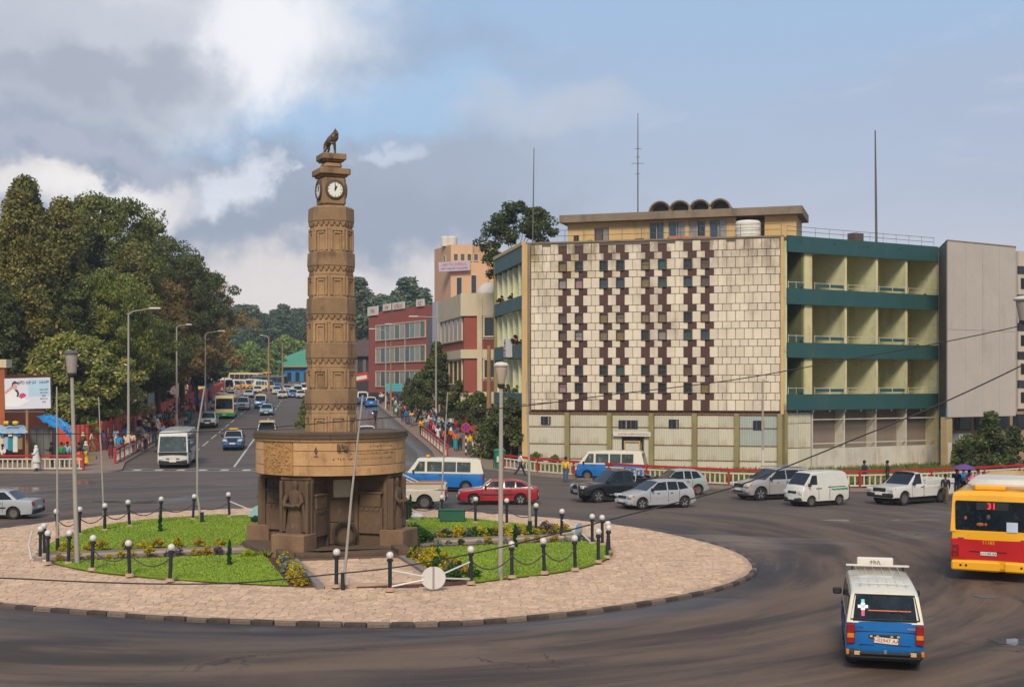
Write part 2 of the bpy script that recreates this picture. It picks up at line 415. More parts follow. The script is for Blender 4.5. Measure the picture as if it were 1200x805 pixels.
LK = lambda Y: -27.9-.152*(Y-91.7)       # avenue: western kerb, fence, eastern kerb
LF = lambda Y: -33.2-.152*(Y-103)
RK = lambda Y: -5.6-.155*(Y-98)
def arc(cx, cy, r, a0, a1, n=6): return [(cx+r*math.cos(R(a0+(a1-a0)*k/n)), cy+r*math.sin(R(a0+(a1-a0)*k/n))) for k in range(n+1)]
left_kerb = [(-140, 85.6)]+[(-60, 85.6), (-29.5, 85.6)]+arc(-28.4, 87.4, 1.8, -90, 0, 5)+[(LK(93), 93)]+[(LK(Y), Y) for Y in (130, 180, 230, 300, 400)]
lp = left_kerb+[(LF(Y), Y) for Y in (400, 300, 230, 180, 140, 110)]+[(-34.5, 100), (-140, 99)]
sheet('pavement_west', lp, .13, [M_PAVE, M_KERB], 4.0, .3, kind='structure')
bank = [(-139.9, 99), (-34.5, 100)]+[(LF(Y), Y) for Y in (110, 140, 180, 230, 300, 400)]+[(-160, 400)]
sheet('earth_bank', bank, .2, M_EARTH, 8.0, 0, kind='structure')
right_kerb = [(RK(400), 400), (RK(300), 300), (RK(200), 200), (RK(150), 150), (RK(120), 120), (RK(104), 104), (-5.9, 98), (-4.6, 94.5), (-2.2, 92.2), (0, 90.6), (4, 86.2), (8.5, 81.6), (13.3, 78.0), (17, 76.6), (21, 76.2), (26, 77.8), (30.2, 80.4), (45, 89), (90, 114)]
sheet('pavement_east', right_kerb+[(90, 400)], .13, [M_PAVE, M_KERB], 4.0, .3, kind='structure')
strip = [(0.2, 92.3), (4.6, 87.8), (9, 83.2), (13.6, 79.6), (17.2, 78.2), (21, 77.8), (25.6, 79.3), (29.8, 82), (36, 86), (36, 93.5), (33.4, 100.2), (20, 92.4), (1.2, 97)]
sheet('grass_verge', strip, .15, M_GRASSY, 2.0, 0, kind='structure')
def medx(Y): return -23.3-.152*(Y-138)
sheet('median', [(medx(97), 96.5), (medx(97)+.7, 96.1), (medx(97)+1.4, 96.5)]+[(medx(Y)+1.4, Y) for Y in (130, 180, 240, 320, 400)]+[(medx(Y), Y) for Y in (400, 320, 240, 180, 130)], .2, [mat('median_soil', (116, 96, 62), .9, .2, 1, .1, world=True), mat('median_kerb', (176, 140, 62), .8, .25, 1.2, .05, world=True)], 3.0, .3, kind='structure')

def line(name, pts, w, m=M_LINE, dz=.012):
    b = MB(); vs = []; L = []
    for i in range(len(pts)-1):
        a, c = Vector(pts[i]), Vector(pts[i+1]); k = max(1, int((c-a).length/4))
        L += [a+(c-a)*j/k for j in range(k)]
    L.append(Vector(pts[-1]))
    for i, p in enumerate(L):
        d = (L[min(i+1, len(L)-1)]-L[max(i-1, 0)]).normalized(); n = Vector((-d.y, d.x))*w/2
        for q in (p+n, p-n): vs.append((q.x, q.y, gz(q.x, q.y)+dz))
    b.add(vs, [(2*i, 2*i+1, 2*i+3, 2*i+2) for i in range(len(L)-1)])
    o = link(name, b.mesh(name, m, 0, fix=True), road); return o
def a2(x0, y0, Y): return (ave(x0, y0, Y), Y)
line('stop_line', [(-26.6, 88.8), (-16.4, 88.8)], .16); line('stop_line', [(-26.6, 87.0), (-16.4, 87.0)], .16)
for k in range(7): line('crossing_block', [(-26.0+1.5*k, 87.9), (-25.45+1.5*k, 87.9)], .85)
line('lane_line', [a2(-19.6, 90.3, 90.3), a2(-19.6, 90.3, 119)], .16)
for k in range(10): line('lane_dash', [a2(-19.6, 90.3, 124+k*9), a2(-19.6, 90.3, 128+k*9)], .14)
for k in range(14): line('lane_dash', [a2(-23.6, 90.3, 92+k*9), a2(-23.6, 90.3, 98+k*9)], .14)
for k in range(12): line('lane_dash', [a2(-10.8, 98, 100+k*9), a2(-10.8, 98, 103+k*9)], .12)

def off_poly(poly, d):
    c = Vector((sum(p[0] for p in poly)/len(poly), sum(p[1] for p in poly)/len(poly)))
    return [tuple(c+(Vector(p)-c)*(1-d/(Vector(p)-c).length)) for p in poly]
# ------------------------------------------------------------------ the island: stone plaza, kerb, garden
PLZ = [G(*p).xy[:] for p in [(0, 712), (110, 720), (200, 727), (300, 731), (393, 734), (470, 734.5), (547, 732.5), (647, 724), (720, 715), (780, 705), (835, 694), (872, 682), (886, 670), (880, 659), (862, 648), (830, 638), (800, 631), (755, 621.5), (700, 614), (640, 608), (560, 602), (480, 598), (390, 596), (300, 597), (200, 601), (100, 608), (0, 622)]]
PLZ += [(-24.6, 52.0), (-24.4, 48.0), (-22.6, 43.6), (-19.0, 39.5)]
def smooth_poly(p, it=2):
    for _ in range(it):
        q = []
        for i in range(len(p)):
            a, b = p[i], p[(i+1) % len(p)]
            q += [(a[0]*.75+b[0]*.25, a[1]*.75+b[1]*.25), (a[0]*.25+b[0]*.75, a[1]*.25+b[1]*.75)]
        p = q
    return p
PLZ = smooth_poly(PLZ, 2)
M_MORTAR = mat('mortar', (180, 148, 122), .95, .2, 1.5, .15, fine=.15)
M_STONE = mat('flagstone', (200, 168, 138), .88, .15, 1.2, .12, fine=.08, island=.15, spots=.4, spotcol=(146, 118, 96))
plaza = sheet('plaza', off_poly(PLZ, .06), .105, [M_MORTAR, M_KERB], 3.0, .2, kind='structure')
# kerb stones, painted black and white in turn
M_KW = mat('kerb_white', (106, 92, 80), .85, .2, 3, .12, obr=.25, spots=.8, spotcol=(70, 62, 56)); M_KB = mat('kerb_black', (64, 54, 50), .85, .3, 3, .12, spots=.4, spotcol=(104, 92, 82))
def resample(poly, step):
    pts = [Vector(p) for p in poly]+[Vector(poly[0])]; out = []; acc = 0; L = sum((pts[i+1]-pts[i]).length for i in range(len(pts)-1)); n = int(L/step/2)*2; st = L/n; k = 0
    d = 0
    for i in range(len(pts)-1):
        l = (pts[i+1]-pts[i]).length
        while k*st < d+l and k < n: out.append(pts[i]+(pts[i+1]-pts[i])*((k*st-d)/l)); k += 1
        d += l
    return out
if area(PLZ) < 0: PLZ = PLZ[::-1]
ks = resample(PLZ, .62)
kb = MB(); kb.rbox((0, 0, 0), (1.0, .2, .2), .03)
kms = [kb.mesh('kerb_stone', M_KW, 0), None]; kms[1] = kms[0].copy(); kms[1].materials[0] = M_KB
for i, p in enumerate(ks):
    q = ks[(i+1) % len(ks)]; d = q-p; c = (p+q)/2
    o = link('kerb_stone', kms[i % 2], plaza, (c.x+rnd.uniform(-.015, .015), c.y, .015+rnd.uniform(-.012, .012)), math.atan2(d.y, d.x)+rnd.uniform(-.02, .02))
    o.scale = (d.length-.03, 1, 1); o.rotation_euler[0] = rnd.uniform(-.05, .05)

GAR = [G(*p).xy[:] for p in [(58, 663), (80, 669), (110, 675), (150, 679), (193, 683.5), (300, 690), (393, 693), (447, 693), (505, 692), (557, 688), (597, 682), (647, 677), (697, 667), (720, 655), (713, 643), (690, 634), (658, 628), (620, 620), (580, 615), (540, 611), (480, 611), (400, 611), (340, 610), (300, 609), (262, 607), (230, 609), (187, 612), (150, 616), (120, 620), (85, 630), (60, 641), (46, 653)]]
GAR = smooth_poly(GAR, 1)
if area(GAR) < 0: GAR = GAR[::-1]
GA = R(17)                                 # the garden's paths are turned 17 degrees
ax1 = Vector((math.sin(GA), -math.cos(GA))); ax2 = Vector((math.cos(GA), math.sin(GA)))   # ax1 towards the front steps, ax2 to the east
M2 = Vector(MC)
M_LAWN = mat('lawn', (118, 140, 28), .9, .16, .9, .25, fine=.28, spots=.35, spotcol=(132, 142, 48))
M_SOIL = mat('flower_bed_soil', (84, 52, 38), .95, .25, 3, .2, fine=.2)
sheet('flower_bed', GAR, .15, M_SOIL, 2.0, .1, kind='structure')
lawns = []
for sx, sy in ((1, 1), (1, -1), (-1, 1), (-1, -1)):
    n1 = ax1*sx; n2 = ax2*sy
    poly = clip(GAR, n1, n1.dot(M2)+1.55)
    poly = clip(poly, n2, n2.dot(M2)+(2.75 if sx > 0 else 2.0))
    poly = clip(poly, n1*.7+n2*.7, (n1*.7+n2*.7).dot(M2)+3.4)
    o = sheet('lawn', poly, .2, M_LAWN, 1.0, .12, kind='structure'); lawns.append(poly)
# paths of the garden
M_PATH = mat('path_stone', (178, 148, 122), .9, .15, 2.2, .15, fine=.15, spots=.5, spotcol=(132, 106, 86))
def frame_rect(a0, a1, b0, b1): return [tuple(M2+ax1*a+ax2*b) for a, b in ((a0, b0), (a1, b0), (a1, b1), (a0, b1))]
sheet('garden_path', frame_rect(-.55, .55, -10.8, 10.6), .19, M_PATH, 2.0, .1, kind='structure')
fp = sheet('garden_path_front', frame_rect(3, 9.9, -1.75, 1.75), .19, M_MORTAR, 2.0, .1, kind='structure')
for s in (-1, 1): sheet('path_edging', frame_rect(3, 9.9, s*1.9-.12, s*1.9+.12), .27, M_KERB, 2.0, .15, kind='structure')
for s in (-1, 1): sheet('path_edging', frame_rect(s*.67-.1, s*.67+.1, -10.7, -2.5), .24, M_KERB, 2.0, .15, kind='structure')
for s in (-1, 1): sheet('path_edging', frame_rect(s*.67-.1, s*.67+.1, 2.5, 10.4), .24, M_KERB, 2.0, .15, kind='structure')

# crazy paving: every stone an irregular polygon (cells of a jittered lattice, cut by the bisectors with its neighbours)
def cells(poly, hole, size, seed):
    r = random.Random(seed); xs = [p[0] for p in poly]; ys = [p[1] for p in poly]; sites = {}
    x0, y0 = min(xs), min(ys); nx = int((max(xs)-x0)/size)+2; ny = int((max(ys)-y0)/size)+2
    for i in range(-1, nx+1):
        for j in range(-1, ny+1):
            sites[i, j] = (x0+(i+.5+r.uniform(-.46, .46))*size*1.15, y0+(j+.5+r.uniform(-.46, .46))*size)
    out = []
    for (i, j), p in sites.items():
        if not inside(p, poly) or (hole and inside(p, hole)): continue
        c = [(p[0]-size*2, p[1]-size*2), (p[0]+size*2, p[1]-size*2), (p[0]+size*2, p[1]+size*2), (p[0]-size*2, p[1]+size*2)]
        for di in (-2, -1, 0, 1, 2):
            for dj in (-2, -1, 0, 1, 2):
                q = sites.get((i+di, j+dj))
                if (di or dj) and q:
                    n = (p[0]-q[0], p[1]-q[1]); L = math.hypot(*n); n = (n[0]/L, n[1]/L)
                    c = clip(c, n, n[0]*(p[0]+q[0])/2+n[1]*(p[1]+q[1])/2+.008)
                    if len(c) < 3: break
            if len(c) < 3: break
        if len(c) < 3: continue
        c = [tuple(q) for q in c if True]
        if any(not inside(q, poly) for q in c) or (hole and any(inside(q, hole) for q in c)): continue
        out.append((p, c))
    return out
inner = off_poly(PLZ, .17)
cs = cells(inner, GAR, .23, 3); cs.sort(key=lambda t: t[0][1])
def stone_geo(b, c, z, lo=.02, orig=(0, 0)):
    h = rnd.uniform(.010, .028); n = len(c); cx = sum(p[0] for p in c)/n; cy = sum(p[1] for p in c)/n; t = (rnd.uniform(-.02, .02), rnd.uniform(-.02, .02))
    k = .93
    base = [(p[0]-orig[0], p[1]-orig[1], z-lo) for p in c]; top = [(cx+(p[0]-cx)*k-orig[0], cy+(p[1]-cy)*k-orig[1], z+h+t[0]*(p[0]-cx)+t[1]*(p[1]-cy)) for p in c]
    b.add(base+top, [tuple(range(n, 2*n))]+[(i, (i+1) % n, (i+1) % n+n, i+n) for i in range(n)])
rest = MB()
for i, (p, c) in enumerate(cs):
    if i < 300:
        b = MB(); stone_geo(b, c, .105, orig=p); link('flagstone', b.mesh('flagstone', M_STONE, 0, fix=False), plaza, (p[0], p[1], 0))
    else: stone_geo(rest, c, .105)
link('flagstones_beyond', rest.mesh('flagstones_beyond', M_STONE, 0, fix=False), plaza, kind='stuff')
b = MB()
for p, c in cells(frame_rect(3.0, 9.8, -1.7, 1.7), None, .34, 9): stone_geo(b, c, .19)
link('path_stones', b.mesh('path_stones', M_STONE, 0, fix=False), fp, kind='stuff')
# short grass blades on the lawns
def blades():
    r = np.random.default_rng(5); vs = []; fs = []
    for poly in lawns:
        if not poly: continue
        xs = [p[0] for p in poly]; ys = [p[1] for p in poly]; A = abs(area(poly)); n = int(A*260)
        bx = (max(xs)-min(xs))*(max(ys)-min(ys)); N = int(n*bx/A)
        X = r.uniform(min(xs), max(xs), N); Y = r.uniform(min(ys), max(ys), N)
        P0 = np.array(poly); ins = np.zeros(N, bool); j = len(P0)-1
        for i in range(len(P0)):
            a, bq = P0[i], P0[j]; c = ((a[1] > Y) != (bq[1] > Y)) & (X < (bq[0]-a[0])*(Y-a[1])/(bq[1]-a[1]+1e-12)+a[0]); ins ^= c; j = i
        X = X[ins]; Y = Y[ins]; k = len(X); ang = r.uniform(0, 2*np.pi, k); w = .022; h = r.uniform(.02, .055, k); lean = r.uniform(-.04, .04, (k, 2))
        o = sum(len(v) for v in vs)
        v = np.zeros((k, 3, 3)); v[:, 0] = np.stack([X-w*np.cos(ang), Y-w*np.sin(ang), np.full(k, .2)], 1); v[:, 1] = np.stack([X+w*np.cos(ang), Y+w*np.sin(ang), np.full(k, .2)], 1)
        v[:, 2] = np.stack([X+lean[:, 0], Y+lean[:, 1], .2+h], 1); vs.append(v.reshape(-1, 3)); fs.append(np.arange(o, o+3*k).reshape(-1, 3))
    return np.concatenate(vs), np.concatenate(fs)
def np_mesh(name, V, Fc, m):
    me = bpy.data.meshes.new(name); k = Fc.shape[1]; nf = len(Fc)
    me.vertices.add(len(V)); me.vertices.foreach_set('co', V.astype(np.float32).ravel())
    me.loops.add(nf*k); me.loops.foreach_set('vertex_index', Fc.astype(np.int32).ravel())
    me.polygons.add(nf); me.polygons.foreach_set('loop_start', np.arange(0, nf*k, k, dtype=np.int32)); me.polygons.foreach_set('loop_total', np.full(nf, k, np.int32))
    for q in (m if isinstance(m, (list, tuple)) else [m]): me.materials.append(q)
    me.update(calc_edges=True); return me
M_BLADE = mat('grass_blade', (126, 148, 34), .8, .22, .7, 0, island=.35, spots=.4, spotcol=(150, 150, 62))
V_, F_ = blades(); link('grass', np_mesh('grass', V_, F_, M_BLADE), kind='stuff')
# ------------------------------------------------------------------ monument
M_TOW = mat('tower_stone', (160, 128, 92), .85, .2, 1.1, .18, fine=.14, streak=.7, stain=(78, 58, 42), stscale=2.2, island=.07, obr=.05)
M_TOW2 = mat('band_stone', (138, 110, 80), .85, .2, 1.3, .18, fine=.14, streak=.8, stain=(66, 50, 38), stscale=3.0, obr=.06)
M_DRUM = mat('drum_stone', (180, 140, 98), .85, .2, .9, .16, fine=.12, streak=.9, stain=(88, 66, 48), stscale=1.5, obr=.1, spots=.5, spotcol=(140, 100, 58))
M_DRUMR = mat('drum_stone_carved', (168, 126, 80), .9, .2, 2.0, 1.0, fine=.2, streak=.5, stain=(94, 70, 48), spots=.5, spotcol=(96, 74, 50))
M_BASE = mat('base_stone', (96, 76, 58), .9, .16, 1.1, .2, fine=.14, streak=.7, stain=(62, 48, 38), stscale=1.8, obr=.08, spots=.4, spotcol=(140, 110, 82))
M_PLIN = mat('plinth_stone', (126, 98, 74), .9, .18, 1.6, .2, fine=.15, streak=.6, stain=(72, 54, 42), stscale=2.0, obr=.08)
M_DARKST = mat('weathered_cornice', (88, 70, 54), .9, .22, 1.3, .2, fine=.15, spots=.5, spotcol=(56, 46, 38))
M_BRONZE = mat('bronze', (104, 86, 66), .5, .25, 5, .1, metal=.35, spots=.4, spotcol=(94, 70, 48))
M_WHITE = mat('white_enamel', (226, 226, 214), .4, .03, 2, 0)
M_BLACK = mat('black', (22, 22, 24), .5, .1, 2, 0)
M_PLAQUE = mat('plaque', (176, 162, 136), .6, .1, 2, .05, spots=.3, spotcol=(130, 114, 90))

def skin_mesh(name, vs, es, rs, m, sub=1, extra=None, root=0, smooth=60):
    me = bpy.data.meshes.new('tmp'); me.from_pydata(vs, es, []); o = bpy.data.objects.new('tmp', me); COL.objects.link(o)
    o.modifiers.new('s', 'SKIN'); o.modifiers.new('u', 'SUBSURF').levels = sub
    for i, r in enumerate(rs):
        d = me.skin_vertices[0].data[i]; d.radius = r if isinstance(r, tuple) else (r, r); d.use_root = (i == root)
    dg = bpy.context.evaluated_depsgraph_get(); dg.update()
    out = bpy.data.meshes.new_from_object(o.evaluated_get(dg)); out.name = name
    bpy.data.objects.remove(o); bpy.data.meshes.remove(me)
    if extra is not None:
        bm = bmesh.new(); bm.from_mesh(out); em = extra.mesh('x', m, 0); bm.from_mesh(em); bm.to_mesh(out); bm.free(); bpy.data.meshes.remove(em)
    out.materials.clear(); out.materials.append(m)
    out.polygons.foreach_set('use_smooth', [True]*len(out.polygons)); out.set_sharp_from_angle(angle=R(smooth))
    return out

mon = thing('clock_monument', 'tall carved stone clock tower rising from a round drum on sculpted piers, lion on top', 'monument', (MC[0], MC[1], 0), R(-20))
def octo(b, a0, a1, z0, z1, mi=0, rot=0): b.lathe([(a0/math.cos(PI/8), z0), (a1/math.cos(PI/8), z1)], 8, mi, Matrix.Rotation(PI/8+rot, 4, 'Z'))
AZ = lambda deg: Matrix.Rotation(R(deg), 4, 'Z')
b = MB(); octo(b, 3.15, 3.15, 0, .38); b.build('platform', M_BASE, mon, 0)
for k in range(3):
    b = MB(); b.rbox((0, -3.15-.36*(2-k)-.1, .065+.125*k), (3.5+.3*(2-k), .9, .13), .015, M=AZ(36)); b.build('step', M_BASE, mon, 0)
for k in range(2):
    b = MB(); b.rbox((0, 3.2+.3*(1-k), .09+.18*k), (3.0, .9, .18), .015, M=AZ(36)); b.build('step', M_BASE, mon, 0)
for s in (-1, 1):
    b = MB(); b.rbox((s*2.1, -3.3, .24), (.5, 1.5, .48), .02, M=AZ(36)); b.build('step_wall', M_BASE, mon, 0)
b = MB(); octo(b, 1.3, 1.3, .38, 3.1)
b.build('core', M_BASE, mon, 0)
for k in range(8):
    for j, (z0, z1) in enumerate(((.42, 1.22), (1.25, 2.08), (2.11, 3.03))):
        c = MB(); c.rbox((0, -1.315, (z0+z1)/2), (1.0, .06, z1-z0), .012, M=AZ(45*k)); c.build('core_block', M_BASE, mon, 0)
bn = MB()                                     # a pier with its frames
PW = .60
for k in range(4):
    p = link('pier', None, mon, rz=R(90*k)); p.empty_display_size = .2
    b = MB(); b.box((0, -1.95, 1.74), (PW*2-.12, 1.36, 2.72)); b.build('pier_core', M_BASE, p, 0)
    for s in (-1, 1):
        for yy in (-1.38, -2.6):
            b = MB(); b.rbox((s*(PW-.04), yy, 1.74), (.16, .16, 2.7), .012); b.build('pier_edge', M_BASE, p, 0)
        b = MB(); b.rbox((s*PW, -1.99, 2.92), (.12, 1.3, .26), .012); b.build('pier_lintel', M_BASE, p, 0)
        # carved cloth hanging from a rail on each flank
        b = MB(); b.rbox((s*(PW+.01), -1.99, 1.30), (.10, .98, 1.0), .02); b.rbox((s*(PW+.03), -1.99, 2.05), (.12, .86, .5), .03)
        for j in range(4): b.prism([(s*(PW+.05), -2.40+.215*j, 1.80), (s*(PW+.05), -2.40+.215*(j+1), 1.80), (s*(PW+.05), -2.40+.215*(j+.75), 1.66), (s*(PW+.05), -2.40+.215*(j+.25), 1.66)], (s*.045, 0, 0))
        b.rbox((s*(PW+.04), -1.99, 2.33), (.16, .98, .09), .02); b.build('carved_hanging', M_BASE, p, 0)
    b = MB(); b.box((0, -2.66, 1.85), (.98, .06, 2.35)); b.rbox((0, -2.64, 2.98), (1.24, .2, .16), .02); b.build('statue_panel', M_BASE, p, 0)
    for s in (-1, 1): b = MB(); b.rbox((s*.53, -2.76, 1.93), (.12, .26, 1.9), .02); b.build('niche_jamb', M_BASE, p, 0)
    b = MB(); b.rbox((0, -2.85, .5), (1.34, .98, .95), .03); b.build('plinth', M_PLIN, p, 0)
    # robed figure in high relief
    b = MB(); n = 20
    prof = [(0, .36, .26), (.15, .35, .26), (.5, .29, .22), (.95, .25, .20), (1.12, .22, .18), (1.3, .27, .19), (1.45, .29, .18), (1.52, .22, .14), (1.56, .09, .09), (1.62, .085, .085), (1.66, .10, .11), (1.78, .115, .125), (1.86, .10, .11), (1.92, .03, .04)]
    vs = []
    for z, w, dp in prof:
        for i in range(n):
            t = 2*PI*i/n; rp = 1+(.09*math.sin(7*t+z*3) if z < 1.05 else 0)
            vs.append((w*rp*math.cos(t), -2.76+dp*rp*math.sin(t)*.85, .98+z))
    fs = [(j*n+i, j*n+(i+1) % n, (j+1)*n+(i+1) % n, (j+1)*n+i) for j in range(len(prof)-1) for i in range(n)]+[tuple(range(n))[::-1], tuple(range((len(prof)-1)*n, len(prof)*n))]
    b.add(vs, fs)
    for s in (-1, 1): b.tube([(s*.27, -2.86, 2.38), (s*.36, -2.90, 2.14), (s*.30, -3.02, 2.0), (s*.05, -3.08, 2.04)], [.09, .085, .07, .055], 8); b.tube([(s*.33, -2.86, 2.2), (s*.42, -2.8, 1.6), (s*.44, -2.8, 1.05)], [.07, .08, .1], 6)
    b.rbox((0, -3.1, 2.0), (.42, .1, .07), .01)
    b.ball((0, -2.965, 2.69), .02, 6); b.build('robed_statue', M_BASE, p, 50)
# plaque, wreath and rubble at the front recess
b = MB(); b.rbox((0, -1.37, 2.5), (.68, .05, .66), .01, M=AZ(45)); pq = b.build('plaque', M_PLAQUE, mon, 0)
b = MB()
for sx in (-1, 1):
    for sz in (-1, 1): b.ball((sx*.3, -1.4, 2.5+sz*.29), .018, 6, M=AZ(45))
b.build('plaque_stud', M_DARKST, pq)
b = MB(); T = AZ(45) @ Matrix.Translation((0.02, -1.62, .84)) @ Matrix.Rotation(R(78), 4, 'X')
pr = [(.42+.065*math.cos(a), .065*math.sin(a)) for a in [2*PI*i/8 for i in range(9)]]; b.lathe(pr, 28, 0, T, cap=False); b.build('wreath', mat('wreath', (62, 52, 40), .95, .3, 9, .5, fine=.3), mon, 60)
for x, y, s, h in ((1.05, -2.0, .42, .16), (1.4, -2.25, .3, .2), (.85, -2.4, .25, .12), (1.62, -2.0, .3, .26)):
    b = MB(); b.rbox((x, y, .38+h/2), (s*1.5, s, h), .05, M=AZ(45) @ Matrix.Rotation(x, 4, 'Z')); b.build('rubble_block', M_BASE, mon, 0)
b = MB(); b.tube([(0, -1.36, 1.05), (.05, -1.42, 1.0)], .05, 6, M=AZ(90)); b.build('drain', M_BLACK, mon)
# drum
b = MB(); b.lathe([(2.72, 3.08), (2.72, 4.4)], 64); b.lathe([(2.84, 3.04), (1.2, 3.04), (1.2, 3.12)], 64); b.lathe([(2.5, 4.6), (2.5, 3.9), (.8, 3.9)], 48)
b.build('drum_wall', M_BASE, mon, 30)
def arcblock(r0, r1, z0, z1, a0, a1, n=4, gap=.012):
    q = MB(); g = gap/r1; A = [R(a0)+g+(R(a1)-R(a0)-2*g)*i/n for i in range(n+1)]
    vs = [(r*math.cos(a), r*math.sin(a), z) for a in A for r, z in ((r0, z0), (r1, z0+.006), (r1, z1-.006), (r0, z1))]
    fs = [(4*i+k, 4*i+(k+1) % 4, 4*i+4+(k+1) % 4, 4*i+4+k) for i in range(n) for k in range(4)]+[(0, 1, 2, 3), (4*n+3, 4*n+2, 4*n+1, 4*n)]
    q.add(vs, fs); return q
# global azimuth 0 faces the camera: local angle = az - 90 + 28
def loc(az): return az-90+20
spans = [(-92, -80, 0), (-80, -53, 0), (-53, -21, 1), (-21, 26, 2), (26, 66, 2), (66, 78, 0), (78, 92, 0)]+[(92+22*k, 114+22*k, 0) for k in range(8)]
for a0, a1, kind in spans:
    m = {0: M_DRUM, 1: M_DRUMR, 2: M_DRUM}[kind]
    if kind == 1: arcblock(2.7, 2.83, 3.06, 4.3, loc(a0), loc(a1), 10).build('carved_panel', m, mon, 30); continue
    for z0, z1 in ((3.06, 3.42), (3.43, 3.96), (3.97, 4.3)):
        arcblock(2.7, 2.84 if kind == 2 else 2.85, z0, z1, loc(a0), loc(a1), 10).build('drum_block', m, mon, 30)
b = MB(); rr = random.Random(2)              # relief carving inside the carved panel
for i in range(150):
    a = R(loc(rr.uniform(-51, -23))); z = rr.uniform(3.14, 4.22); s = rr.uniform(.02, .055)
    b.ball((2.83*math.cos(a), 2.83*math.sin(a), z), s, 6, sq=(1, 1, rr.uniform(.6, 1.6)))
b.build('relief_carving', M_DRUMR, mon, 60)['kind'] = 'stuff'
b = MB()                                      # incised letters, too worn to read, and the diamond emblem
for row, (z, a0, a1) in enumerate(((4.12, 38, 60), (3.86, 22, 62), (3.68, 10, 60))):
    a = a0
    while a < a1:
        A = R(loc(a)); T = Matrix.Rotation(A, 4, 'Z') @ Matrix.Translation((2.846, 0, z))
        for _ in range(rr.choice((1, 2, 2))): b.box((0, rr.uniform(-.02, .02), rr.uniform(-.02, .02)), (.008, rr.choice((.012, .035)), rr.choice((.05, .012, .03))), M=T)
        a += rr.uniform(1.2, 1.9)
T = Matrix.Rotation(R(loc(-3)), 4, 'Z') @ Matrix.Translation((2.85, 0, 3.98))
b.prism([(0, 0, -.16), (0, .06, 0), (0, 0, .16), (0, -.06, 0)], (.03, 0, 0), M=T); b.box((.01, 0, -.2), (.02, .16, .02), M=T)
b.build('inscription', M_DARKST, mon, 0)['kind'] = 'stuff'
b = MB(); T = Matrix.Rotation(R(loc(16)), 4, 'Z') @ Matrix.Translation((2.9, 0, 4.1))
b.rbox((0, -.14, 0), (.12, .1, .26), .02, M=T); b.rbox((0, .12, -.02), (.12, .12, .2), .02, M=T); b.tube([(.03, -.16, -.12), (.06, 0, -.02), (.03, .16, -.12)], .02, 6, M=T); b.ball((.06, -.02, .1), .05, 8, M=T)
b.build('bronze_emblem', M_BRONZE, mon)
for r0, r1, z0, z1, m in ((2.5, 2.90, 4.30, 4.40, M_TOW), (2.5, 2.96, 4.40, 4.52, M_DARKST), (2.5, 2.92, 4.52, 4.62, M_DARKST)):
    for k in range(16): arcblock(r0, r1, z0, z1, k*22.5+5, k*22.5+27.5, 4, .006).build('cornice_stone', m, mon, 30)
# tower
def tz(y): return EYE+(HZ-y)/30.5
def ap(z): return .885-(z-4.4)*(.885-.735)/(13.1-4.4)
b = MB(); octo(b, ap(3.9), ap(13.15), 3.9, 13.15); b.build('shaft', M_TOW, mon, 0)
bands = [(474, 456), (421, 402), (370, 350), (314, 297), (262, 245)]; wins = [(509, 487), (454, 433), (401, 378), (347, 325), (295, 270)]
for (y0, y1) in bands:
    z0, z1 = tz(y0), tz(y1); a = ap(z0)
    b = MB(); octo(b, a+.035, a+.075, z0, z0+.04); octo(b, a+.075, a+.062, z0+.04, z1-.03); octo(b, a+.062, a+.03, z1-.03, z1)
    b.build('stone_band', M_TOW2, mon, 0)
    for k in range(8):
        b = MB(); w = 2*(a+.07)*math.tan(PI/8); n = 3
        for j in range(n):
            x0 = -w/2+w*j/n; x1 = x0+w/n; m_ = (x0+x1)/2
            b.prism([(x0, -a-.012, z0+.01), (x1, -a-.012, z0+.01), (m_+w/n*.16, -a-.012, z0-.15), (m_-w/n*.16, -a-.012, z0-.15)], (0, -.05, 0), M=AZ(45*k))
        b.build('zigzag_fringe', M_TOW2, mon, 0)
    b = MB(); octo(b, a+.022, a+.022, z0-.3, z0-.26); b.build('string_course', M_TOW, mon, 0)
for (y0, y1) in wins:
    z0, z1 = tz(y0), tz(y1); a = ap((z0+z1)/2); H = z1-z0; w = 2*a*math.tan(PI/8)
    for k in range(8):
        b = MB(); T = AZ(45*k)
        b.box((0, -a-.03, z1-.04), (w*.86, .07, .09), M=T); b.box((0, -a-.02, z1-.15), (w*.46, .05, .07), M=T)
        for s in (-1, 1): b.box((s*w*.37, -a-.03, (z0+z1)/2-.045), (w*.12, .07, H-.09), M=T); b.box((s*w*.2, -a-.015, (z0+z1)/2-.12), (w*.07, .04, H-.16), M=T)
        b.box((0, -a-.012, z0+.03), (w*.3, .03, .06), M=T)
        b.build('blind_window', M_TOW, mon, 0)
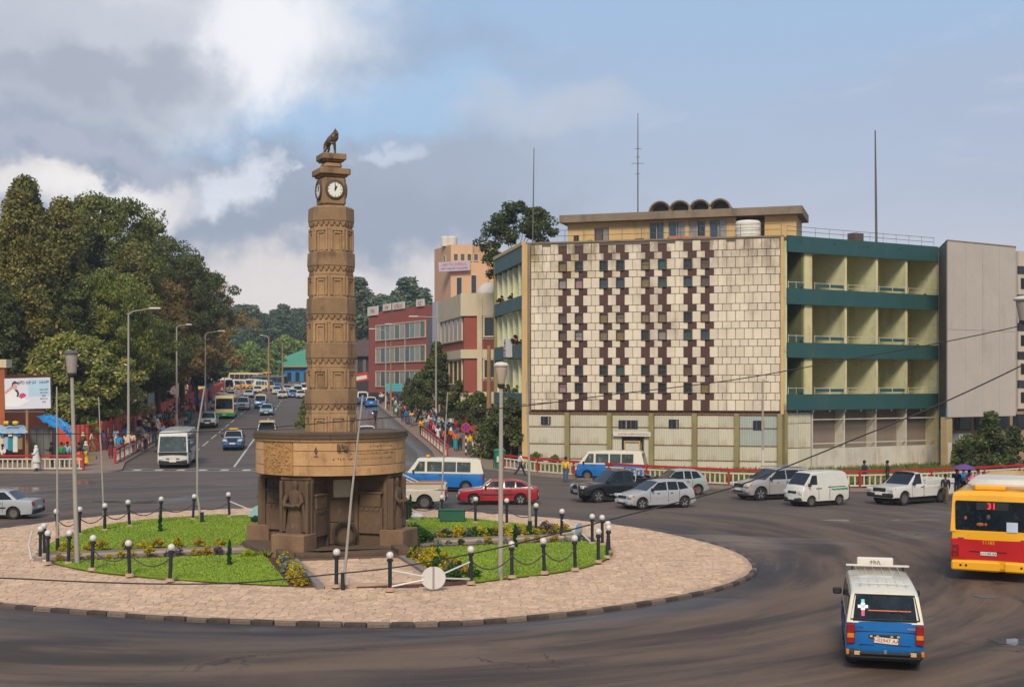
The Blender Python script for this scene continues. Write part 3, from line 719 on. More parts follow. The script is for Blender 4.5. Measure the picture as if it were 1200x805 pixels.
# clock storey and cap
b = MB(); octo(b, .70, .62, 13.1, 13.19); b.rbox((0, 0, 13.76), (.94, .94, 1.14), .1, M=AZ(45)); b.build('clock_storey', M_TOW2, mon, 0)
for z0, z1, w in ((14.3, 14.38, 1.02), (14.38, 14.62, 1.2), (14.62, 14.9, .7), (14.9, 14.96, .82), (14.96, 15.2, .94)):
    b = MB(); b.rbox((0, 0, (z0+z1)/2), (w, w, z1-z0), .03 if w > .8 else .1, M=AZ(45)); b.build('cap_slab', M_TOW2 if w != .7 else M_TOW, mon, 0)
for k in range(4):
    T = AZ(45+90*k) @ Matrix.Translation((0, -.47, 13.81)) @ Matrix.Rotation(R(90), 4, 'X')
    b = MB(); b.lathe([(.30, 0), (.38, 0), (.38, .045), (.35, .07), (.30, .07), (.30, 0)], 32, 0, T, cap=False); r_ = b.build('clock_surround', M_DARKST, mon, 40)
    b = MB(); b.lathe([(0.001, .03), (.31, .03), (.31, 0)], 32, 0, T); ck = b.build('clock_face', M_WHITE, mon, 30)
    b = MB()
    for h in range(12): b.box((math.sin(PI*h/6)*.25, math.cos(PI*h/6)*.25, .036), (.016, .05 if h % 3 == 0 else .03, .01), M=T @ Matrix.Rotation(0, 4, 'Z'), rz=-PI*h/6) if False else b.box((0, .25, .036), (.018, .055 if h % 3 == 0 else .035, .01), M=T @ Matrix.Rotation(-PI*h/6, 4, 'Z'))
    b.build('hour_mark', M_BLACK, ck, 0)
    for L, w, a in ((.16, .035, 30), (.25, .024, 0)):
        b = MB(); b.prism([(-w/2, -.05, .045), (w/2, -.05, .045), (w*.7, L*.7, .045), (0, L, .045), (-w*.7, L*.7, .045)], (0, 0, .01), M=T @ Matrix.Rotation(R(-a), 4, 'Z')); b.build('clock_hand', M_BLACK, ck, 0)
# the lion on the cap, crowned, with its staff
lv = [(-.30, 0, .56), (-.14, 0, .57), (.02, 0, .60), (.13, 0, .66), (.20, 0, .76), (.25, 0, .84), (.34, 0, .80),     # spine, neck, head, muzzle
      (-.27, .07, .38), (-.22, .08, .25), (-.30, .08, .12), (-.26, .08, .03), (-.27, -.07, .38), (-.18, -.08, .25), (-.25, -.08, .12), (-.20, -.08, .03),
      (.10, .08, .40), (.10, .09, .2), (.12, .09, .04), (.12, -.08, .46), (.22, -.09, .38), (.26, -.09, .50),
      (-.34, 0, .50), (-.42, 0, .36), (-.40, 0, .2), (-.46, 0, .12), (.08, .07, .52), (.08, -.07, .52)]
le = [(0, 1), (1, 2), (2, 3), (3, 4), (4, 5), (5, 6), (0, 7), (7, 8), (8, 9), (9, 10), (0, 11), (11, 12), (12, 13), (13, 14), (2, 25), (25, 15), (15, 16), (16, 17), (2, 26), (26, 18), (18, 19), (19, 20), (0, 21), (21, 22), (22, 23), (23, 24)]
lr = [.13, .125, .15, .165, .15, .11, .065, .08, .05, .035, .04, .08, .05, .035, .04, .06, .045, .045, .055, .04, .04, .03, .022, .02, .035, .07, .07]
ex = MB()
for i in range(60):
    a = rr.uniform(0, 2*PI); t = rr.uniform(0, 1); c = Vector((.06+.16*t, 0, .52+.28*t)); rad = .145-.03*t
    ex.ball((c.x+rad*math.cos(a)*.5, rad*math.sin(a), c.z+rad*math.cos(a)*.9), rr.uniform(.03, .05), 6)
ex.ball((.19, 0, .70), .17, 10, sq=(.8, 1, 1.15)); ex.ball((.27, 0, .83), .095, 8); ex.ball((.35, 0, .80), .055, 8); ex.lathe([(.06, .90), (.075, .94), (.05, .945)], 8, 0, None, c=(.25, 0, 0)); 
ex.box((.25, 0, .99), (.014, .014, .1)); ex.box((.25, 0, 1.0), (.014, .06, .014))
for s in (-1, 1): ex.ball((.22, s*.07, .89), .025, 6)
ex.tube([(.27, -.10, .30), (.36, -.12, .98)], .010, 6); ex.box((.36, -.12, .93), (.012, .1, .015))
lion = link('lion', skin_mesh('lion', lv, le, lr, M_BRONZE, 1, ex), None, (MC[0], MC[1], 15.2), R(-40))
tag(lion, 'crowned bronze lion statue holding a staff on the very top of the clock tower', 'statue'); lion.scale = (1.0, 1.1, .95)
# ------------------------------------------------------------------ the tiled office block on the corner
M_TILE = mat('facade_tile', (212, 198, 176), .8, .09, .6, .06, fine=.05, obr=.085, island=.05, streak=.6, stain=(124, 106, 88), stscale=.9, world=True)
def add_moss(m, x0, x1, z0, z1):
    """yellow-green lichen and dark soot in the zones of the wall where they have grown"""
    t = NT(m.node_tree); b = t.n['Principled BSDF']; old = b.inputs['Base Color'].links[0].from_socket
    p = t.new('ShaderNodeNewGeometry').outputs['Position']; s = t.new('ShaderNodeSeparateXYZ'); t.put(s.inputs[0], p)
    f = t.math('MULTIPLY', t.mapr(s.outputs[2], z0, z1), t.mapr(s.outputs[0], x1, x0))
    f = t.math('MULTIPLY', f, t.mapr(t.noise(t.vmath('MULTIPLY', p, (1, 1, .5)), .9, 5, .6), .44, .62))
    c = t.mix(t.math('MULTIPLY', f, .75), old, lin((150, 132, 52)))
    g = t.math('MULTIPLY', t.mapr(s.outputs[2], 14.2, 17.3), t.mapr(t.noise(t.vmath('MULTIPLY', p, (1.2, 1.2, .35)), 1.0, 6, .65), .42, .62))
    c = t.mix(t.math('MULTIPLY', g, .75), c, lin((98, 84, 70))); t.put(b.inputs['Base Color'], c)
add_moss(M_TILE, 3, 8.5, 13.0, 15.6)
M_JOINT = mat('tile_backing', (132, 114, 92), .9, .15, 1, .1, world=True)
M_BROWN = mat('brown_panel', (74, 46, 38), .7, .1, 1.5, .04, obr=.12, streak=.3, stain=(60, 42, 36))
M_PLAST = mat('yellow_plaster', (208, 208, 168), .85, .1, .5, .08, fine=.05, streak=.5, stain=(138, 126, 88), stscale=.8, spots=.3, spotcol=(150, 124, 84))
M_PLEDGE = mat('pale_plaster_edge', (200, 190, 146), .85, .12, 1, .08, streak=.6, stain=(150, 104, 62), stscale=1.5)
M_TEAL = mat('teal_render', (36, 78, 78), .7, .09, .7, .05, fine=.05, streak=.4, stain=(72, 90, 84), stscale=1.2)
M_TEALD = mat('slate_teal_render', (74, 100, 100), .75, .1, .7, .05, streak=.5, stain=(100, 112, 108), stscale=1.2)
M_OLIVE = mat('olive_post', (138, 128, 88), .85, .15, 1, .08, streak=.6, stain=(108, 88, 58), stscale=1.5)
M_CORR = mat('corrugated_sheet', (192, 186, 166), .6, .08, .8, .02, fine=.05, obr=.1, streak=.75, stain=(146, 116, 86), stscale=1.1)
M_CORRB = mat('corrugated_sheet_blue', (164, 172, 164), .6, .06, .8, .02, obr=.06, streak=.4, stain=(140, 128, 104), stscale=1.3)
M_RUST = mat('rusty_rail', (128, 92, 64), .85, .25, 3, .1, spots=.5, spotcol=(90, 70, 56))
M_SHEET = mat('grey_sheet', (128, 114, 102), .8, .08, .8, .03, fine=.05, streak=.3, stain=(108, 90, 76))
M_WSHEET = mat('white_sheet', (196, 190, 176), .7, .1, 1, .03, obr=.08, streak=.75, stain=(150, 122, 92), stscale=1.6)
M_DARKWIN = mat('dark_window', (44, 46, 50), .25, .5, .8, 0, obr=.5, spec=.6)
M_GLASS = {k: mat('glass_'+k, c, .15, .25, 1.5, 0, spec=.8) for k, c in {'dark': (34, 40, 46), 'blue': (52, 68, 84), 'curtain': (120, 102, 78), 'pale': (134, 130, 122), 'pink': (150, 118, 122), 'ochre': (122, 104, 62), 'green': (52, 78, 74), 'brown': (90, 72, 60)}.items()}
M_FRAME = mat('window_frame', (84, 72, 62), .7, .1, 2, .02)
M_CONC = mat('roof_concrete', (128, 112, 94), .9, .18, .8, .12, fine=.1, streak=.7, stain=(74, 62, 52), stscale=1.2)
M_CREAM = mat('cream_render', (196, 164, 112), .85, .1, .7, .06, streak=.45, stain=(130, 104, 72), stscale=1.4)
M_IRON = mat('iron_rail', (92, 88, 84), .6, .2, 3, 0)
M_ROOF = mat('flat_roof', (96, 88, 78), .95, .2, .5, .1)

AL = Vector((1.1, 98.0, 0)); AR = Vector((19.75, 93.0, 0)); BR = Vector((33.5, 101.0, 0)); BL = Vector((-1.25, 110.0, 0))
ZT = 17.15; Z1 = 4.3
bld = thing('office_building', 'weathered corner office block, cream tiles with brown checker columns and teal balconies', 'building', AL)
def face_u(A, B, px):
    """distance along A->B seen at pixel column px"""
    k = (px-600)/FPX; e = (B-A).normalized(); return (k*A.y-A.x)/(e.x-k*e.y)
T0 = Matrix.Translation(-AL)
FT = T0 @ face_frame(AL, AR, (0, 0, 0)); WT = (AR-AL).length
FB = T0 @ face_frame(AR, BR, (0, 0, 0)); WB = (BR-AR).length
FL = T0 @ face_frame(BL, AL, (-60, 90, 0)); WL = (AL-BL).length
def bx(b, u0, u1, y0, y1, z0, z1, F, mi=0): b.box(((u0+u1)/2, (y0+y1)/2, (z0+z1)/2), (abs(u1-u0), abs(y1-y0), abs(z1-z0)), mi, F)
# body (set back so that the recesses of windows and balconies are real)
b = MB(); b.M = T0
vs = []
e1 = (AR-AL).normalized(); n1 = Vector((-e1.y, e1.x, 0)); e2 = (BR-AR).normalized(); n2 = Vector((-e2.y, e2.x, 0)); e3 = (AL-BL).normalized(); n3 = Vector((-e3.y, e3.x, 0))
def roofpoly(z): return [(AL.x, AL.y, z), (AR.x, AR.y, z), (BR.x, BR.y, z), (BR.x-1, BR.y+18, z), (BL.x+8, BL.y+14, z), (BL.x, BL.y, z)]
b.prism(roofpoly(ZT-.32), (0, 0, .28)); b.build('roof_slab', M_ROOF, bld, 0)
b = MB(); bx(b, .02, WT-.02, .34, .6, -.6, ZT-.33, FT); b.build('wall', M_JOINT, bld, 0)
b = MB(); bx(b, 0, WT, -.06, .5, ZT-.06, ZT+.06, FT); bx(b, 0, .32, -.03, .34, Z1, ZT-.07, FT); b.build('facade_trim', M_CONC, bld, 0)
b = MB(); bx(b, WT-.22, WT, -.1, .34, Z1-.1, ZT-.07, FT); bx(b, 0, .1, -.1, -.031, Z1-.1, ZT-.07, FT); b.build('corner_trim', M_CREAM, bld, 0)
# facade lattice: tall and short courses
U0 = .35; UE = WT-.24; cu = .634; uB = U0+3.42*cu
tall, short = .79, .52; zc = ZT-.12
seq = []
for g in range(4): seq += ['B', 'C', 'B'] + (['C', 'C'] if g < 3 else [])
rows = []; z = zc
for r in range(19):
    h = tall if r % 2 == 0 else short; rows.append((r, z-h, z)); z -= h+.0015
wk = 0; tile_items = []; kinds = ['ochre', 'dark', 'dark', 'dark', 'ochre', 'green', 'dark', 'brown', 'pale', 'pink', 'blue', 'blue', 'ochre', 'green', 'blue', 'brown', 'brown', 'brown', 'ochre', 'curtain', 'curtain', 'curtain', 'dark', 'curtain', 'brown', 'pale', 'curtain', 'ochre', 'dark', 'pale', 'green', 'blue',
         'pink', 'dark', 'dark', 'green', 'dark', 'dark', 'brown', 'brown', 'pink', 'dark', 'brown', 'dark', 'dark', 'dark', 'dark', 'ochre']
boxes = {}
def shared_box(w, h, d, m, r=.02):
    k = (round(w, 3), round(h, 3), round(d, 3), m.name)
    if k not in boxes:
        q = MB(); q.rbox((0, 0, 0), (w, d, h), r); boxes[k] = q.mesh('panel', m, 0)
    return boxes[k]
for r, z0, z1 in rows:
    off = 0 if r % 2 == 0 else cu*.5; x = uB+off; cells_ = []
    # plain tiles before
    u = x
    while u > U0+.02: u2 = max(U0, u-cu); cells_.append((u2, u, 'C')); u = u2
    for k in seq: cells_.append((x, x+cu, k)); x += cu
    while x < UE-.02: x2 = min(UE, x+cu); cells_.append((x, x2, 'C')); x = x2
    ti = r//2
    for (a, c, k) in cells_:
        if c-a < .06: continue
        if k == 'C': tile_items.append(((c-a)*(z1-z0), a, c, z0, z1, r))
        elif r % 2 == 0 and ti % 3 != 0:      # window
            T = FT @ Matrix.Translation(((a+c)/2, 0, (z0+z1)/2)); w, h = c-a, z1-z0
            q = MB(); 
            for s in (-1, 1): q.box((s*(w/2-.025), .06, 0), (.05, .2, h-.004)); q.box((0, .06, s*(h/2-.03)), (w-.104, .2, .056))
            q.box((0, -.06, -h/2+.02), (w-.01, .07, .04))
            wo = q.build('window', M_FRAME, bld, 0); wo.matrix_local = T
            q = MB(); q.box((0, .17, 0), (w-.1, .02, h-.1)); q.build('pane', M_GLASS[kinds[wk % len(kinds)]], wo, 0)
            if wk % 3 == 1: q = MB(); q.box((0, .14, rnd.uniform(-.1, .1)), (w-.11, .03, .03)); q.build('glazing_bar', M_FRAME, wo, 0)
            wk += 1
        else:
            o = link('brown_panel', shared_box(c-a-.012, z1-z0, .1, M_BROWN, .006), bld, M=FT @ Matrix.Translation(((a+c)/2, .10, (z0+z1)/2)))
tile_items.sort(key=lambda t: -t[0]); restt = MB()
for i, (A_, a, c, z0, z1, r) in enumerate(tile_items):
    jy = rnd.uniform(-.008, .008); d = .14
    if i < 300:
        link('tile', shared_box(c-a-.03, z1-z0-.03, d, M_TILE), bld, M=FT @ Matrix.Translation(((a+c)/2, .07+jy, (z0+z1)/2)) @ Matrix.Rotation(rnd.uniform(-.006, .006), 4, 'Y'))
    else: restt.rbox(((a+c)/2, .07+jy, (z0+z1)/2), (c-a-.03, d, z1-z0-.03), .02, M=FT)
restt.build('tiles_of_short_courses', M_TILE, bld, 0)['kind'] = 'stuff'
# ground storey of corrugated sheets between posts
posts = [face_u(AL, AR, p) for p in (616, 665, 714.5, 763.5, 814, 863.5, 914)]
for u in posts[1:]:
    b = MB(); b.rbox((u, -.02, (Z1-.06)/2-.2), (.36, .36, Z1+.34), .02, M=FT); b.build('post', M_OLIVE, bld, 0)
b = MB(); bx(b, 0, WT, -.04, .3, Z1-.16, Z1-.06, FT); b.build('lintel', M_RUST, bld, 0)
def corrug(w, h, m, M, parent, name='corrugated_panel', pitch=.16, dep=.035):
    q = MB(); n = max(2, int(w/pitch)*2); vs = []
    for i in range(n+1):
        x = -w/2+w*i/n; y = -dep/2 if i % 2 else dep/2
        vs += [(x, y, -h/2), (x, y, h/2), (x, y+.02, -h/2), (x, y+.02, h/2)]
    fs = []
    for i in range(n):
        o = 4*i; fs += [(o, o+4, o+5, o+1), (o+2, o+3, o+7, o+6)]
    fs += [(0, 1, 3, 2), (4*n, 4*n+2, 4*n+3, 4*n+1)]
    q.add(vs, fs); return link(name, q.mesh(name, m, 0), parent, M=M)
for k in range(6):
    a, c = posts[k]+.19, posts[k+1]-.19
    segs = [(-.3, .75), (.79, 1.85), (1.9, 3.15), (3.2, 4.1)]
    if k == 2: segs = [(2.62, 3.15), (3.2, 4.1)]
    for j, (z0, z1) in enumerate(segs):
        m = M_CORRB if (k == 5 and j >= 2) else M_CORR
        if k in (1, 3, 4) and j > 1:
            h = (a+c)/2+(.2 if k == 4 else 0)
            corrug(h-a-.01, z1-z0, m, FT @ Matrix.Translation(((a+h)/2, .06, (z0+z1)/2)), bld); corrug(c-h-.01, z1-z0, m, FT @ Matrix.Translation(((c+h)/2, .06, (z0+z1)/2)), bld)
        else: corrug(c-a, z1-z0, m, FT @ Matrix.Translation(((a+c)/2, .06, (z0+z1)/2)), bld)
        b = MB(); bx(b, a, c, .0, .05, z1, z1+.045, FT); b.build('rail', M_RUST, bld, 0)
def slitwin(u, z, w, h, n=3):
    T = FT @ Matrix.Translation((u, -.02, z)); q = MB(); q.box((0, .04, 0), (w, .06, h)); wo = q.build('window', M_BLACK, bld, 0); wo.matrix_local = T
    for i in range(n): q = MB(); q.box((-w/2+w*(i+.5)/n+.05, 0, 0), (w/n*.28, .05, h-.06)); q.build('pane', M_GLASS[('blue', 'pale', 'brown')[i % 3]], wo, 0)
for px, z, w, h, n in ((639.5, 3.62, .75, .62, 2), (736, 3.38, 1.45, .62, 4), (789.5, 3.45, .75, .65, 2), (889, 3.4, .8, .68, 2)):
    slitwin(face_u(AL, AR, px), z, w, h, n)
# entrance in the third bay, with its sign
a, c = posts[2]+.19, posts[3]-.19; d0, d1 = face_u(AL, AR, 730), face_u(AL, AR, 753)
corrug(d0-.08-a, 2.75, M_CORR, FT @ Matrix.Translation(((a+d0-.08)/2, .06, 1.12)), bld); corrug(c-d1-.08, 2.75, M_CORR, FT @ Matrix.Translation(((c+d1+.08)/2, .06, 1.12)), bld)
b = MB(); bx(b, d0-.08, d0+.02, -.05, .3, -.2, 2.34, FT); bx(b, d1-.02, d1+.08, -.05, .3, -.2, 2.34, FT); bx(b, d0-.08, d1+.08, -.05, .3, 2.34, 2.46, FT)
dr = b.build('doorway', M_BLACK, bld, 0)
b = MB(); bx(b, d0+.14, d1-.3, .22, .28, -.1, 2.05, FT); b.build('door_leaf', M_WSHEET, dr, 0)
b = MB(); bx(b, d0+.06, d0+.13, .1, .28, -.1, 2.15, FT); bx(b, d1-.29, d1-.2, .1, .28, -.1, 2.15, FT); bx(b, d0+.13, d1-.29, .1, .28, 2.06, 2.15, FT); b.build('door_frame', M_CREAM, dr, 0)
s0, s1 = face_u(AL, AR, 719), face_u(AL, AR, 763)
M_SIGNW = mat('sign_white', (206, 198, 186), .6, .05, 2, 0, spots=.3, spotcol=(170, 150, 130)); M_RED = mat('sign_red', (176, 40, 34), .6, .05, 2, 0); M_INK = mat('sign_ink', (64, 48, 46), .7, .05, 2, 0); M_INKB = mat('sign_blue', (44, 62, 116), .7, .05, 2, 0)
sg = MB(); sg.rbox(((s0+s1)/2, -.2, 2.66), (s1-s0, .06, .34), .01, M=FT); sg = sg.build('entrance_sign', M_SIGNW, bld, 0)
import os
ETH = None
try:
    _fp = os.path.join(bpy.utils.resource_path('LOCAL'), 'datafiles', 'fonts', 'NotoSansEthiopic-Regular.woff2')
    if os.path.exists(_fp): ETH = bpy.data.fonts.load(_fp)
except Exception: ETH = None
def sign_text(sx, s_eth, size, m, name, parent, M, align='CENTER'):
    return text(s_eth if ETH else sx, size, m, name, parent, M @ Matrix.Rotation(R(90), 4, 'X'), .003, ETH, align)
sign_text('', 'የኢትዮጵያ ሕንፃ', .21, M_RED, 'lettering', sg, FT @ Matrix.Translation(((s0*.68+s1*.32), -.235, 2.66)))
sign_text('ETHIOPIAN', 'ማስተባበሪያ ጽ/ቤት', .19, M_INK, 'lettering', sg, FT @ Matrix.Translation(((s0*.28+s1*.72), -.235, 2.66)))
# north-east face with the balconies
fr = [(13.36, 12.18, ZT, 15.95), (9.44, 8.3, 12.18+1.18, 12.18), (5.65, 4.47, 9.44, 8.3)]
M_TD = M_TEAL
for z1, z0 in ((ZT+.02, 15.98), (13.36, 12.2), (9.42, 8.32), (5.66, 4.5)):
    b = MB(); bx(b, .06, WB-.25, -.42, -.22, z0, z1, FB); b.build('balcony_parapet', M_TEAL, bld, 0)
    b = MB(); bx(b, .0, WB, -.22, 4.2, z0+.34, z0+.52 if z1 < 17 else z1-.38, FB); b.build('floor_slab', M_PLEDGE, bld, 0)
for k in range(9):
    b = MB(); b.tube([(1.0+1.6*k, -.32, 4.5), (1.0+1.6*k, -.32, 4.36)], .03, 5, M=FB); b.build('drip_spout', M_SIGNW, bld, 0)
for k in range(4):
    b = MB(); b.tube([(1.2+3.4*k, -.43, 16.75), (1.2+3.4*k, -.40, 16.75)], .07, 8, M=FB); b.build('weep_hole', M_BLACK, bld, 0)
bu = [0.0]+[face_u(AR, BR, p) for p in (949.5, 988.5, 1025, 1059.5)]+[WB-.12]
floors = [(12.72, 16.32), (8.84, 12.54), (5.02, 8.66)]
for (z0, z1) in floors:
    for i, u in enumerate(bu[1:]):
        w = .22 if i else .75
        b = MB(); bx(b, u-w if i == 0 else u-w/2, u+(0 if i == 0 else w/2), -.2, 3.3 if i else .9, z0, z1, FB); b.build('balcony_fin', M_PLAST if i else M_PLEDGE, bld, 0)
        if i: b = MB(); bx(b, u-w/2-.01, u+w/2+.01, -.23, -.205, z0, z1, FB); b.build('fin_edge', M_PLEDGE, bld, 0)
    b = MB(); bx(b, 0, .12, -.2, 3.3, z0, z1, FB); bx(b, 0, WB, 3.3, 3.5, z0, z1, FB); b.build('back_wall', M_PLAST, bld, 0)
    b = MB(); bx(b, bu[1]-.95, bu[1]-.76, -.1, 3.2, z0, z1, FB); bx(b, .13, bu[1]-.96, 3.1, 3.25, z0, z1, FB); b.build('added_dark_wall', mat('dark_olive_wall', (96, 100, 66), .85, .15, .8, .05, streak=.5), bld, 0)  # walls added to make the opening of the first bay dark
    b = MB(); bx(b, .3, 1.5, 2.1, 2.2, z0, z1-.2, FB); b.build('added_dark_door', mat('door_dark_green', (62, 72, 46), .6, .15, 1, .03), bld, 0)  # dark leaf added at the back to darken the first bay
    for i in range(5):                        # low guard rail with planks
        a, c = bu[i]+.15, bu[i+1]-(.9 if i == 0 else .25)
        b = MB(); y_ = -.3; zr_ = z0+.66; b.tube([(a, y_, zr_+.42), (c, y_, zr_+.42)], .022, 5, M=FB); b.tube([(a, y_, zr_+.16), (c, y_, zr_+.16)], .015, 5, M=FB)
        for j in range(3): b.tube([(a+(c-a)*j/2, y_, zr_-.06), (a+(c-a)*j/2, y_, zr_+.5)], .02, 5, M=FB)
        b.build('guard_rail', M_WSHEET, bld)
        if i in (0, 1, 3):
            h = (a+c)/2
            for s in (0, 1): b = MB(); bx(b, a+.08+s*(h-a), h-.08+s*(h-a), -.37, -.33, zr_+.14, zr_+.36, FB); b.build('rail_board', M_TEAL, bld, 0)
# end edge and ground storey of that face
b = MB(); bx(b, WB-.2, WB, -.25, 4.2, -.4, ZT-.4, FB); b.build('end_wall', M_PLEDGE, bld, 0)
b = MB(); bx(b, 0, .25, -.15, .3, -.4, 4.52, FB); b.build('corner_post', M_OLIVE, bld, 0)
gu = [.25]+[face_u(AR, BR, p) for p in (951, 989, 1026, 1061.5)]+[WB-.2]
for i in range(5):
    a, c = gu[i]+.05, gu[i+1]-.05
    if i == 0:
        for (z0, z1) in ((-.2, 1.7), (1.75, 3.5), (3.54, 4.3)):
            h = (a+c)/2; corrug(h-a-.01, z1-z0, M_CORR, FB @ Matrix.Translation(((a+h)/2, .0, (z0+z1)/2)), bld); corrug(c-h-.01, z1-z0, M_CORR, FB @ Matrix.Translation(((c+h)/2, .0, (z0+z1)/2)), bld)
    else:
        b = MB(); bx(b, a, c, .9, .95, 1.6, 4.4, FB); b.build('grey_sheet', M_SHEET, bld, 0)
        b = MB(); b.rbox(((a+c)/2, .0, .72+.16), (c-a, .06, 1.52), .01, M=FB); b.build('white_sheet', M_WSHEET, bld, 0)
        b = MB(); bx(b, a, c, -.02, .06, -.4, .09, FB); b.build('base_board', M_CREAM, bld, 0)
        for z in (3.78, 2.0): b = MB(); b.box(((a+c)/2, .02, z), (c-a, .06, .07), M=FB); b.build('cross_bar', M_WSHEET, bld, 0)
        b = MB(); bx(b, c, c+.1, -.05, .92, -.4, 4.44, FB); b.build('bay_post', M_WSHEET if i < 4 else M_PLEDGE, bld, 0)
b = MB(); bx(b, gu[1]+.02, gu[1]+.1, -.05, .92, -.4, 4.44, FB); b.build('bay_post', M_WSHEET, bld, 0)
b = MB(); bx(b, 0.3, WB-.2, .95, 1.05, -.4, 4.49, FB); b.build('inner_wall', M_CREAM, bld, 0)
# west face: slate bands over deep fluted fins
for z1, z0 in ((ZT-.15, 15.75), (13.2, 12.15), (9.5, 8.4), (5.7, 4.4)):
    b = MB(); bx(b, .1, WL-.15, -.32, -.05, z0, z1, FL); b.build('band', M_TEALD, bld, 0)
for (z0, z1) in ((-.2, 4.4), (4.5, 8.38), (8.5, 12.14), (12.25, 15.74)):
    for k in range(6):
        u = .35+(WL-.75)*k/5
        b = MB(); b.prism([(u, -.1, z0), (u+.22, -.1, z0), (min(u+1.0, WL-.15), 1.9, z0), (min(u+.7, WL-.3), 1.9, z0)], (0, 0, z1-z0), M=FL); b.build('fluted_fin', M_PLAST, bld, 0)
b = MB(); bx(b, 0, WL, 1.9, 2.2, -.4, ZT-.4, FL); b.build('west_wall', M_PLAST, bld, 0)
b = MB(); bx(b, 0, .3, -.34, .4, -.3, ZT-.1, FL); b.build('corner_pier', M_OLIVE, bld, 0)
b = MB(); bx(b, WL-.12, WL+.02, -.34, .3, -.3, ZT-.1, FL); b.build('corner_pier', M_CREAM, bld, 0)
b = MB(); bx(b, 0, WL, -.38, -.05, ZT-.14, ZT+.12, FL); b.build('parapet_coping', M_CREAM, bld, 0)
# plants growing on the ledges come later; hanging signboard on the west face
sb = MB(); sb.rbox((WL-4.2, -.62, 9.25), (1.15, .5, 1.5), .03, M=FL); sb = sb.build('hanging_signboard', mat('signboard_grey', (176, 176, 176), .5, .05, 2, 0), bld, 0)
b = MB(); b.box((WL-4.2, -.88, 9.25), (1.0, .02, 1.34), M=FL); b.build('sign_face', M_SIGNW, sb, 0)
for i, (s_, m_, z_) in enumerate((('ጽሕፈት', M_INKB, 9.68), ('ቤት', M_INKB, 9.4), ('ኮምፒውተር', M_RED, 9.06), ('ስልጠና', M_RED, 8.8))):
    sign_text('', s_, .24, m_, 'lettering', sb, FL @ Matrix.Translation((WL-4.2, -.895, z_)))
# penthouse
PA = Vector((4.3, 103.5, 0)); PB = Vector((22.0, 97.9, 0)); FP = T0 @ face_frame(PA, PB, (0, 0, 0)); WP = (PB-PA).length
def pu(px): return face_u(PA, PB, px)
zr, zs = 19.35, 19.95
ph = MB(); bx(ph, .2, WP-.25, .0, 5, 16.8, zr, FP)
cut = []
ph = MB()
ops = [(672, 678.5, 17.75, 18.35), (696.5, 713.5, 17.35, 18.9), (744, 754.5, 17.3, 17.95), (760.5, 778.5, 17.2, 19.2), (783, 803, 17.2, 19.2), (807, 827, 17.2, 19.2), (831, 852, 17.2, 19.2)]
ops = [(pu(a), pu(c), z0, z1) for a, c, z0, z1 in ops]
prev = .2
for a, c, z0, z1 in ops:
    bx(ph, prev, a, 0, .2, 16.8, zr, FP); bx(ph, a, c, 0, .2, 16.8, z0, FP); bx(ph, a, c, 0, .2, z1, zr, FP); prev = c
t1 = pu(864); bx(ph, prev, t1-.1, 0, .2, 16.8, zr, FP); bx(ph, pu(896), WP-.25, 0, .2, 16.8, zr, FP); bx(ph, .2, WP-.25, 4.8, 5, 16.8, zr, FP); bx(ph, .2, .4, .2, 4.8, 16.8, zr, FP); bx(ph, WP-.45, WP-.25, .2, 4.8, 16.8, zr, FP)
bx(ph, t1-.3, pu(896)+.2, 2.2, 2.4, 16.8, zr, FP)
ph.build('penthouse_wall', M_CREAM, bld, 0)
b = MB(); bx(b, -.3, WP+.25, -.7, 5.4, zr, zs, FP); b.build('penthouse_roof', M_CONC, bld, 0)
for i, (a, c, z0, z1) in enumerate(ops):
    q = MB()
    for x in (a+.04, c-.04, (a+c)/2): q.box((x, .08, (z0+z1)/2), (.07, .08, z1-z0-.002), M=FP)
    q.box(((a+c)/2, .08, z1-.04), (c-a-.16, .07, .06), M=FP)
    wo = q.build('window', M_FRAME if i < 3 else mat('pale_frame', (150, 148, 142), .6, .1, 2, 0), bld, 0)
    for s in (0, 1): q = MB(); bx(q, a+.08+s*(c-a)/2, (a+c)/2-.04+s*(c-a)/2, .12, .14, z0, z1-.07, FP); q.build('pane', M_GLASS[('dark', 'brown', 'brown', 'dark', 'blue', 'pale', 'blue')[i] if s == 0 else ('dark', 'pale', 'brown', 'blue', 'pale', 'dark', 'pale')[i]], wo, 0)
for i in range(4):                            # shell vaults
    uc = pu(767+23.6*i+4); b = MB(); n = 12
    for (y0, y1, r0, r1) in ((1.0, 5.2, .70, .82), (.7, 1.0, .80, .92)):
        vs = []; fs = []
        for y in (y0, y1):
            for j in range(n+1):
                a = PI*j/n; vs += [(uc+r0*math.cos(a), y, zs+.1+r0*math.sin(a)), (uc+r1*math.cos(a), y, zs+.1+r1*math.sin(a))]
        k = 2*(n+1)
        for j in range(n): o = 2*j; fs += [(o, o+2, o+3, o+1), (k+o, k+o+1, k+o+3, k+o+2), (o, k+o, k+o+2, o+2), (o+1, o+3, k+o+3, k+o+1)]
        fs += [(0, 1, k+1, k), (2*n, k+2*n, k+2*n+1, 2*n+1)]
        b.add(vs, fs, 0, FP)
    vo = b.build('roof_vault', M_CONC, bld, 30)
    b = MB(); b.prism([(uc+.7*math.cos(PI*j/10), 1.6, zs+.1+.7*math.sin(PI*j/10)) for j in range(11)], (0, .06, 0), M=FP); b.build('vault_glazing', mat('vault_dark', (70, 66, 62), .5, .2, 3, 0), vo, 0)
b = MB(); bx(b, pu(757), pu(857), .8, 5.0, zs, zs+.14, FP); b.build('vault_kerb', M_CONC, bld, 0)
